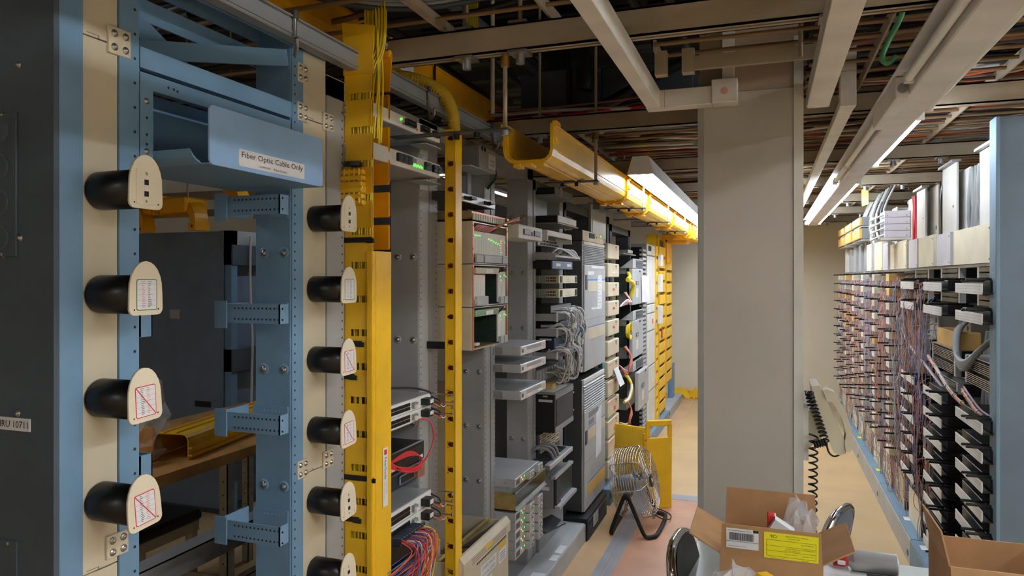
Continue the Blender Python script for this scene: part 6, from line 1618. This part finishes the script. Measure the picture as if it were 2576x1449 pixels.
# ventilation box and black flexible duct
c0, c1 = onY(1310, 300, 3.62), onY(1482, 300, 3.62)
t = thing('air_box', 'dark grey sheet metal air box above the second beam', 'duct', ((c0.x + c1.x) / 2, 3.8, 2.47))
MB('duct_grey').box(c0.x, c0.x + (c1.x - c0.x) * .7, 3.62, 4.0, 2.47, 2.75, bev=.004).build('box', t); MB('duct_grey').box(c0.x + (c1.x - c0.x) * .72, c1.x, 3.66, 4.0, 2.47, 2.75, bev=.004).build('side_box', t)
MB('black').box(c0.x + (c1.x - c0.x) * .69, c0.x + (c1.x - c0.x) * .73, 3.60, 3.64, 2.44, 2.9).build('strap', t)
m = MB('duct_black'); xc = c0.x + .2
prof = []
for k in range(16): prof += [(k * .03, .115), (k * .03 + .015, .125)]
m.lathe(prof, (xc - .02, 3.82, 2.75), (0, 0, 1), 20); m.build('flexible_duct', t)
tag(MB('duct_black').tube([(c1.x - .10, 3.55, 2.95), (c1.x - .03, 3.5, 2.82), (c1.x + .01, 3.5, 2.70), (c1.x - .0, 3.5, 2.60)], .045, 10).build('wrapped_pipe'), 'black plastic wrapped pipe beside the grey air box', 'pipe')
tag(MB('black_cable').tube([(-1.0, 3.5, 2.46), (-.75, 3.5, 2.52), (-.5, 3.55, 2.66), (-.3, 3.6, 2.75)], .03, 8).build('black_hose'), 'thick black cable rising behind the white raceway', 'cable')
for k, (x, y, z, w_, lab) in enumerate(((-.62, 3.9, 2.62, .5, 'pale grey unit box behind the white raceway'), (-.2, 4.6, 2.7, .4, 'grey hanging box over the second beam'))):
    tag(MB('duct_grey').box(x - w_ / 2, x + w_ / 2, y, y + .3, z, z + .2, bev=.006).box(x - w_ / 2 - .01, x + w_ / 2 + .01, y - .01, y + .31, z + .2, z + .21).build('hanging_box'), lab, 'box')
# white raceways
t = thing('raceway', 'white raceway running to the column and up its face', 'raceway', (-.40, 1.5, 2.286))
MB('trunking').box(-.426, -.376, -.6, 2.74, 2.286, 2.352, bev=.002).build('long_run', t); MB('trunking').box(-.428, -.19, 2.68, 2.742, 2.284, 2.350, bev=.002).build('cross_run', t)
MB('trunking').box(-.19, -.10, 2.67, 2.748, 2.284, 2.370, bev=.003).build('corner_box', t); MB('trunking').box(-.155, -.112, 2.70, 2.748, 2.37, 3.3, bev=.002).build('riser', t)
MB('print_pink').cyl((-.145, 2.6698, 2.325), (-.145, 2.669, 2.325), .013, 14).build('knockout', t)
MB('print_grey').box(-.19, -.1885, 2.6795, 2.681, 2.284, 2.35).build('joint', t); MB('print_grey').box(-.36, -.3585, 2.6795, 2.6805, 2.284, 2.35).build('joint', t)
t = thing('raceway', 'white raceway right of the column with a capped end', 'raceway', (.177, 1.5, 2.286))
MB('trunking').box(.139, .215, -.6, 2.84, 2.286, 2.352, bev=.002).build('long_run', t); MB('trunking').box(.137, .217, 2.84, 2.88, 2.284, 2.354, bev=.004).build('end_cap', t)
t = thing('raceway', 'white raceway dropping from above and running to the back', 'raceway', (.293, 6, 2.31))
MB('trunking').box(.265, .318, 3.0, 9.8, 2.31, 2.345, bev=.002).build('long_run', t); MB('trunking').box(.263, .320, 2.99, 3.05, 2.308, 2.56, bev=.002).build('drop', t)
MB('print_grey').box(.263, .320, 2.9895, 2.991, 2.44, 2.4415).build('joint', t)
# green bonding wire, hoses, tags
tag(MB('green_cable').tube([(.42, 2.42, 2.62), (.40, 2.42, 2.52), (.385, 2.46, 2.45), (.36, 2.5, 2.40), (.34, 2.5, 2.345), (.355, 2.5, 2.325), (.38, 2.5, 2.345)], .0085, 8).build('bonding_wire'), 'green bonding wire hanging with a curled end over the right aisle', 'wire')
tag(MB('copper').tube([(-.55, 2.3, 2.66), (-.4, 2.32, 2.58), (-.2, 2.3, 2.56), (.0, 2.25, 2.63)], .016, 8).build('copper_hose'), 'brown hose arching behind the first beam at the top', 'hose')
tag(MB('yellow_paper').box(-.03, .03, -.13, .03, 0, .002, Fr((-.97, 2.28, 2.62), (1, -.1, 0), (0, 0, 1))).build('hang_tag'), 'yellow tag hanging over the first beam', 'tag')
tag(MB('yellow_soft').box(-.03, .03, -.1, .03, 0, .002, Fr((.70, 6.0, 2.30), (.7, -.7, .2), (0, .2, 1))).build('hang_tag'), 'yellowish tag dangling above the right frame', 'tag')
for k, (x, y) in enumerate(((-.93, 2.02), (.40, 2.1), (-1.02, 2.5))):
    tag(MB('strut').cyl((x, y + .12, 2.3 if k > 1 else 2.44), (x, y + .12, 3.36), .009, 8).build('hanger_rod'), ('threaded hanger rod beside the yellow tag', 'threaded hanger rod over the right raceway', 'threaded hanger rod left of the air box')[k], 'rod')
# ================================================================== foreground: table, cartons, chairs, phone, fan, sign
TZ = .70
t = thing('table', 'pale green grey table against the column', 'table', (.25, 2.0, 0))
MB('table_grey').box(-.24, .745, 1.35, 2.66, TZ - .03, TZ, bev=.003).build('top', t)
for x, y in ((-.18, 1.42), (.69, 1.42), (-.18, 2.58), (.69, 2.58)): MB('grey_mid').box(x - .02, x + .02, y - .02, y + .02, 0, TZ - .03).build('leg', t)
MB('grey_mid').box(-.2, .7, 2.56, 2.58, TZ - .1, TZ - .03).build('apron', t)
def carton(x0, x1, y0, y1, z0, z1, label, flaps):
    """open carton: four walls with thickness, floor, and raised or splayed flaps (side, length, tilt from upright in degrees)"""
    t = thing('cardboard_box', label, 'box', ((x0 + x1) / 2, (y0 + y1) / 2, z0)); th = .004
    MB('cardboard').box(x0, x1, y0, y0 + th, z0, z1).build('front_wall', t); MB('cardboard').box(x0, x1, y1 - th, y1, z0, z1).build('back_wall', t)
    MB('cardboard').box(x0, x0 + th, y0 + th, y1 - th, z0, z1).build('side_wall', t); MB('cardboard').box(x1 - th, x1, y0 + th, y1 - th, z0, z1).build('side_wall', t)
    MB('cardboard_in').box(x0 + th, x1 - th, y0 + th, y1 - th, z0, z0 + th).build('floor', t)
    out = {}
    for side, L, tilt in flaps:
        q = math.radians(tilt)
        if side == 'f': o, a, n = (x0, y0, z1), (1, 0, 0), (0, -1, 0); W_ = x1 - x0
        if side == 'b': o, a, n = (x1, y1, z1), (-1, 0, 0), (0, 1, 0); W_ = x1 - x0
        if side == 'l': o, a, n = (x0, y1, z1), (0, -1, 0), (-1, 0, 0); W_ = y1 - y0
        if side == 'r': o, a, n = (x1, y0, z1), (0, 1, 0), (1, 0, 0); W_ = y1 - y0
        up = V((0, 0, 1)) * math.cos(q) + V(n) * math.sin(q)
        fr = Fr(o, a, up)
        m = MB('cardboard').prism([(.002, 0), (W_ - .002, 0), (W_ - .006, L), (.006, L)], -.004, 0, fr)
        out[side] = (m.build('flap', t), fr, W_)
    return t, out
t, fl_ = carton(-.124, .140, 2.05, 2.30, TZ, .888, 'open cardboard carton with a yellow shipping label in front of the column', [('f', .088, 6), ('b', .115, 4), ('l', .095, 62), ('r', .09, 60)])
fp, fr, W_ = fl_['f']
m = MB('paper').box(.018, .102, .022, .078, 0, .0006, fr).use('print_dark')
x = .026
for i in range(26):
    w_ = rnd(.0006, .0022); m.box(x, x + w_, .045, .066, .0006, .0009, fr); x += w_ + rnd(.0006, .0012)
m.box(.018, .102, .041, .042, .0006, .0009, fr).box(.088, .102, .070, .078, .0006, .0009, fr)
m.use('print_grey').box(.022, .07, .027, .028, .0006, .0009, fr).box(.022, .082, .071, .0725, .0006, .0009, fr)
m.build('barcode_label', fp)
m = MB('yellow_paper').box(.116, .252, .006, .078, 0, .0006, fr).use('print_dark')
fu = Fr(fr.p(.184, .042), -fr.a, -fr.b, fr.n)             # the label is stuck on upside down
for b in (-.016, .0, .014, .029): m.box(-.062, .062, b, b + .0006, .0006, .0009, fu)
m.box(-.062, -.0614, -.016, .029, .0006, .0009, fu).box(.0614, .062, -.016, .029, .0006, .0009, fu)
m.textw('C06', fu, .044, .0265 - .053 + .0005, .016, .009, .001)
m.textw('Frontier Communications', fu, -.014, -.0285, .056, .004, .001).textw('Attn: Warehouse', fu, -.006, -.0225, .03, .003, .001)
m.textw('Installation: NA', fu, -.04, -.009, .03, .003, .001).textw('Final Destination: 2130 W WOOLEY RD', fu, -.022, .005, .07, .003, .001).textw('OXNARD, CA 93035', fu, -.002, .010, .04, .003, .001)
m.textw('Project: 8360868', fu, -.044, .021, .03, .003, .001).textw('Carrier: 379103', fu, .0, .021, .03, .003, .001).textw('AES / PO', fu, -.036, .033, .018, .003, .001).textw('Floor Map To Code', fu, .036, .033, .032, .003, .001)
m.build('shipping_label', fp)
# things inside the carton
tag(crumple((.085, 2.235, .86), .075, 7, sq=(.7, .6, 1.1), seed=21).build('plastic_film'), 'clear plastic film sticking out of the labelled carton', 'plastic')
tag(crumple((-.02, 2.16, .87), .035, 6, sq=(1, .7, .9), seed=31).build('plastic_film'), 'small clear plastic corner at the left inside the labelled carton', 'plastic')
tag(MB('red').box(.0, .02, 2.19, 2.23, .84, .965, bev=.003).use('white').box(.02, .024, 2.19, 2.23, .84, .96).build('red_packet'), 'thin red packet edge inside the labelled carton', 'packet')
m = MB('paper').box(-.03, .03, -.02, .02, -.03, .015, Fr((.040, 2.18, .935), (.85, 0, -.5), (0, 1, 0))); tag(m.build('white_carton'), 'white packet lying tilted inside the labelled carton', 'packet')
tag(MB('cardboard_in').box(-.115, .13, 2.06, 2.29, .704, .84).build('packing_layer'), 'brown packing layer filling the labelled carton', 'packing')
carton(.425, .742, 2.03, 2.27, TZ, .935, 'plain open cardboard carton beside the blue end panel', [('l', .085, 12), ('r', .075, 8), ('f', .0851, 172)])
# spray can lying down
yc, xc0 = 2.56, .245
t = thing('spray_can', 'silver spray can with a red nozzle lying on the table', 'can', (.3, yc, TZ)); zc_ = TZ + .0325
MB('can_metal').lathe([(0, .014), (.002, .020), (.010, .024), (.016, .030), (.020, .0325), (.14, .0325), (.143, .034), (.147, .033), (.147, 0)], (xc0, yc, zc_), (1, 0, 0), 28).build('body', t)
MB('red').lathe([(0, .0), (0, .010), (.006, .016), (.02, .017), (.032, .022), (.036, .02)], (xc0 - .034, yc, zc_), (1, 0, 0), 16).box(xc0 - .045, xc0 - .01, yc - .012, yc + .008, zc_ + .0, zc_ + .020, bev=.004).box(xc0 - .042, xc0 - .004, yc - .01, yc + .01, zc_ - .024, zc_ - .012, bev=.003).build('nozzle', t)
MB('white').box(xc0 - .03, xc0 - .006, yc - .026, yc - .014, zc_ - .012, zc_ + .0, bev=.002).build('trigger_tab', t)
m = MB('print_grey')
for i in range(9): m.add([(xc0 + .05 + i * .007, yc - .0326 * math.cos(q), zc_ + .0326 * math.sin(q)) for q in (-.4, .3)] + [(xc0 + .0525 + i * .007, yc - .0326 * math.cos(q), zc_ + .0326 * math.sin(q)) for q in (.3, -.4)], [(0, 1, 2, 3)])
stuff(m, 'printed_bars', t)
tag(MB('paper').box(.15, .31, 2.30, 2.52, TZ + .0, TZ + .0012).use('print_grey').box(.17, .25, 2.46, 2.465, TZ + .0012, TZ + .0015).build('paper_sheet'), 'white sheet on the table in front of the spray can', 'paper')
tag(MB('paper').box(.135, .25, 2.50, 2.64, TZ + .0015, TZ + .0025).build('paper_sheet'), 'second white sheet on the table beside the carton flap', 'paper')
tag(MB('grey_dark').box(.30, .40, 2.47, 2.54, TZ, TZ + .001).build('dark_sheet'), 'thin dark sheet on the table in front of the spray can', 'card')  # thin dark grey sheet reaching just under the can
tag(crumple((-.085, 1.93, TZ), .115, 7, sq=(.75, .55, 1.0), seed=14).build('plastic_bag'), 'clear plastic bag at the bottom in front of the labelled carton', 'bag')
m = MB('yellow').box(-.02, .02, -.02, .02, 0, .195, Fr((-.005, 1.93, TZ), (.8, .6, 0), (-.6, .8, 0)), bev=.006); tag(m.build('yellow_fitting'), 'yellow plastic fitting corner at the bottom in front of the carton', 'fitting')
# chairs: oval padded backs with chrome rims
def chair(cx, cy, top, yaw, vinyl, label, hw=.15):
    """padded back seen nearly edge on; yaw is the direction the chair faces"""
    t = thing('chair', label, 'chair', (cx, cy, 0))
    fx, fy = math.cos(yaw), math.sin(yaw)
    n = V((fx, fy, .22)).normalized(); a = V((-fy, fx, 0)); up = n.cross(a)
    fr = Fr((cx, cy, top - .29), a, up, n)
    P = [(hw * math.copysign(abs(math.cos(q)) ** .7, math.cos(q)), .15 + .145 * math.copysign(abs(math.sin(q)) ** .7, math.sin(q))) for q in [2 * math.pi * i / 28 for i in range(28)]]
    MB(vinyl).prism(P, -.012, .018, fr, True).build('back_pad', t)
    MB('chrome').tube([fr.p(a_ * 1.03, b_, .0) for a_, b_ in P + P[:2]], .016, 8, seg=1).build('back_rim', t)
    s0 = V((cx, cy, 0)) + V((fx, fy, 0)) * .27
    MB(vinyl).prism([(.2 * math.cos(q), .2 * math.sin(q)) for q in [2 * math.pi * i / 24 for i in range(24)]], .43, .475, Fr((s0.x, s0.y, 0), (1, 0, 0), (0, 1, 0)), True).build('seat', t)
    MB('chrome').tube([fr.p(0, .05, -.02), V((cx, cy, .40)) - V((fx, fy, 0)) * .03, s0 + V((0, 0, .42))], .013, 8).build('back_bar', t)
    for i in range(4):
        q = yaw + math.pi / 4 + i * math.pi / 2
        MB('chrome').tube([s0 + V((.12 * math.cos(q), .12 * math.sin(q), .43)), s0 + V((.24 * math.cos(q), .24 * math.sin(q), .011))], .011, 8, seg=1).build('leg', t)
    return t
chair(-.212, 2.36, .81, math.radians(-6), 'vinyl_black', 'chrome rimmed chair with black padded back left of the table')
chair(.205, 2.95, .785, math.radians(158), 'vinyl_blue', 'chrome rimmed chair with grey blue back behind the table')
# wall phone on the column
t = thing('wall_phone', 'beige corded wall phone hanging on the side of the column', 'phone', (.18, 2.85, 1.0))
MB('offwhite').box(cx1 + .004, cx1 + .022, 2.765, 2.96, .995, 1.20, bev=.001).build('mounting_board', t)
fy_ = Fr((0, 2.965, 0), (1, 0, 0), (0, 0, 1), (0, -1, 0))
body = [(.150, 1.262), (.176, 1.266), (.192, 1.235), (.268, 1.055), (.262, 1.030), (.240, 1.022), (.222, 1.030), (.160, 1.19)]
MB('phone').prism(body, 0, .195, fy_).build('base', t)
MB('phone').prism([(.14, 1.03), (.2, 1.09), (.165, 1.17), (.14, 1.17)], .03, .165, fy_).build('wedge', t)
hs = [(.186, 1.248), (.200, 1.256), (.224, 1.246), (.262, 1.18), (.280, 1.115), (.284, 1.06), (.276, 1.036), (.262, 1.038), (.258, 1.066), (.262, 1.10), (.250, 1.15), (.222, 1.205), (.200, 1.222)]
MB('phone').prism(hs, .145, .20, fy_, False).build('handset', t)
MB('phone_in').box(.0, .002, 0, .13, .01, .14, Fr((.196, 2.965, 1.222), (.92, 0, .39), (.39, 0, -.92), (0, -1, 0))).build('faceplate', t)
m = MB('print_dark')
kf = Fr((.198, 2.82, 1.21), (0, -1, 0), (.39, 0, -.92))
for i in range(3):
    for j in range(4): m.use('red' if j == 1 and i == 2 else 'offwhite').box(-.06 + .02 * i, -.047 + .02 * i, .012 + .024 * j, .026 + .024 * j, -.006, .0, kf)
stuff(m, 'keypad', t)
def coil(p0, p1, r, turns, wr, sag=.0):
    p0, p1 = V(p0), V(p1); d = (p1 - p0).normalized(); x = d.orthogonal().normalized(); y = d.cross(x); n = int(turns * 9); P = []
    for i in range(n + 1):
        f = i / n; q = 2 * math.pi * turns * f; P.append(p0.lerp(p1, f) + (x * math.cos(q) + y * math.sin(q)) * r + V((0, 0, -sag * math.sin(math.pi * f))))
    return P
m = MB('black_cable').tube(coil((.140, 2.745, 1.245), (.195, 2.74, 1.07), .012, 13, .003), .0034, 5, seg=1)
m.tube(coil((.195, 2.735, 1.075), (.155, 2.735, 1.06), .012, 5, .003), .0034, 5, seg=1)
m.tube(coil((.155, 2.735, 1.10), (.150, 2.735, .72), .014, 15, .003), .0034, 5, seg=1)
m.tube(coil((.140, 2.745, 1.25), (.150, 2.738, 1.19), .013, 5, .003), .0034, 5, seg=1)
m.tube([(.195, 2.735, 1.075), (.205, 2.75, 1.035), (.225, 2.765, 1.018), (.25, 2.80, 1.022)], .0034, 6)
tag(stuff(m, 'phone_cord'), 'black coiled phone cord dangling beside the column', 'cord'); 
# standing drum fan
FX, FY, FZ, R_ = -.835, 4.77, .285, .235
t = thing('floor_fan', 'chrome drum fan on a black tube stand', 'fan', (FX, FY, 0))
ax = V((.97, -.10, .22)).normalized(); fr = Fr((FX, FY, FZ), (0, 1, 0), ax.cross(V((0, 1, 0))).normalized()); fr.n = ax; fr.a = fr.b.cross(ax).normalized()
def circ(r, n0, k=40): return [fr.p(r * math.cos(2 * math.pi * i / k), r * math.sin(2 * math.pi * i / k), n0) for i in range(k + 1)]
m = MB('chrome')
for i in range(13):                                        # drum rings
    m.tube(circ(R_ * (1 - .10 * ((i - 6) / 6) ** 4), -.10 + .2 * i / 12), .0022, 4, seg=1)
for i in range(10): m.tube(circ(R_ * (.90 - .08 * i), .10 + .012 * math.sin(i / 9 * 1.5)), .0018, 4, seg=1)
for i in range(10): m.tube(circ(R_ * (.90 - .08 * i), -.10 - .012 * math.sin(i / 9 * 1.5)), .0018, 4, seg=1)
stuff(m, 'wire_cage', t)
for i in range(8):
    q = 2 * math.pi * i / 8; c_, s_ = math.cos(q), math.sin(q)
    MB('chrome').tube([fr.p(.03 * c_, .03 * s_, .112), fr.p(R_ * .9 * c_, R_ * .9 * s_, .10), fr.p(R_ * c_, R_ * s_, .05), fr.p(R_ * c_, R_ * s_, -.05), fr.p(R_ * .9 * c_, R_ * .9 * s_, -.10), fr.p(.03 * c_, .03 * s_, -.112)], .003, 5, seg=2).build('cage_spoke', t)
MB('black').lathe([(.105, .045), (.118, .042), (.120, .03), (.120, 0)], fr.o, ax, 20).use('chrome').lathe([(.120, .014), (.123, .012), (.123, 0)], fr.o, ax, 12).build('hub_badge', t)
MB('grey_mid').lathe([(-.11, 0), (-.11, .05), (-.02, .055), (-.01, .03), (.02, .03), (.02, 0)], fr.o, ax, 18).build('motor', t)
for i in range(3):
    q = 2 * math.pi * i / 3; vs = []
    for rr in (.03, .10, .19):
        for dq, dn in ((-.55, -.03), (0, .01), (.55, .04)): vs.append(fr.p(rr * math.cos(q + dq * (.6 + rr * 2)), rr * math.sin(q + dq * (.6 + rr * 2)), .03 + dn))
    MB('blade').add(vs, [(0, 1, 4, 3), (1, 2, 5, 4), (3, 4, 7, 6), (4, 5, 8, 7)], True).build('blade', t)
for y, s in ((4.515, 1), (5.02, -1)):
    MB('black_rubber').tube([(-.94, y, .016), (-.935, y, .05), (-.862, y, .25), (-.848, y, .262), (-.832, y, .25), (-.74, y, .045), (-.715, y, .016)], .013, 8).build('side_leg', t)
    MB('black').cyl((-.848, y, .255), (-.848, y + s * .03, .262), .022, 12).build('pivot_knob', t)
MB('black_rubber').tube([(-.715, 4.515, .016), (-.69, 4.53, .016), (-.66, 4.6, .016), (-.655, 4.95, .016), (-.69, 5.01, .016), (-.715, 5.02, .016)], .014, 8).build('foot_bar', t)
MB('black_rubber').tube([(-.94, 4.515, .016), (-.945, 4.7, .016), (-.945, 4.85, .016), (-.94, 5.02, .016)], .013, 8).build('foot_bar', t)
MB('grey_mid').box(-.715, -.70, 4.74, 4.80, .06, .12).build('switch_box', t)
MB('black_cable').tube([(-.70, 4.77, .08), (-.66, 4.80, .05), (-.62, 4.9, .02), (-.64, 5.05, .006), (-.75, 5.15, .006)], .004, 6).build('power_cord', t)
# folding floor sign behind the fan
t = thing('floor_sign', 'yellow folding caution floor sign behind the fan', 'sign', (-.86, 5.25, 0))
h0, h1_ = V((-.825, 5.12, 0)), V((-1.06, 5.30, 0))
def panel(o, e, H0, lean, grip):
    a = (e - o); W_ = a.length; fr = Fr(o, a, V((0, 0, 1)) + lean)
    if grip:
        out = [(0, 0), (W_, 0), (W_ * .94, H0 * .88), (W_ * .80, H0), (W_ * .1, H0), (W_ * .02, H0 * .86)]
        m = MB('yellow').box(0, W_, .0, H0 * .80, 0, .02, fr, bev=.004)
        m.box(0, W_ * .16, H0 * .8, H0 * .96, 0, .02, fr, bev=.004).box(W_ * .84, W_, H0 * .8, H0 * .95, 0, .02, fr, bev=.004).box(W_ * .02, W_ * .98, H0 * .93, H0, 0, .024, fr, bev=.008)
    else:
        m = MB('yellow').box(0, W_, 0, H0, 0, .02, fr, bev=.004).box(.015, W_ - .015, H0 * .76, H0 * .97, -.004, 0, fr).box(.02, W_ - .03, H0 * .72, H0 * .735, -.008, 0, fr)
    return m, fr, W_
m, fr, W_ = panel(h0, V((-1.065, 5.20, 0)), .575, V((0, .05, 0)), False); m.build('panel', t)
m, fr, W_ = panel(h0, V((-.655, 5.22, 0)), .63, V((0, .05, 0)), True); p = m.build('panel', t)
MB('yellow_deep').prism([(W_ * .25, .3), (W_ * .75, .3), (W_ * .5, .42)], -.003, 0, fr).build('triangle_emblem', p)
for z in (.44, .5): MB('yellow_deep').cyl(h0 + V((0, -.005, z)), h0 + V((0, -.005, z + .04)), .012, 8).build('hinge', t)
# yellow duct leftovers by the back wall
c = onY(1713, 1018, 10.1)
m = MB('yellow'); fr = Fr((c.x, 10.12, 0), (1, 0, 0), (0, 0, 1))
for k in range(10):
    q0, q1 = math.pi * k / 10, math.pi * (k + 1) / 10
    m.prism([(r * math.cos(q), .0 + r * math.sin(q)) for q, r in ((q0, .13), (q1, .13), (q1, .06), (q0, .06))], -.08, .1, fr)
tag(m.build('duct_elbow'), 'yellow arched duct piece on the floor by the back wall', 'duct')
c = onY(1748, 1018, 10.1)
m = MB('yellow').box(c.x - .08, c.x + .14, 10.02, 10.2, .0, .12, bev=.02).box(c.x - .02, c.x + .01, 10.0, 10.2, 0, .13, bev=.004).box(c.x + .05, c.x + .07, 10.0, 10.2, 0, .13, bev=.004)
tag(m.build('duct_coupler'), 'yellow boxy duct coupler on the floor by the back wall', 'duct')
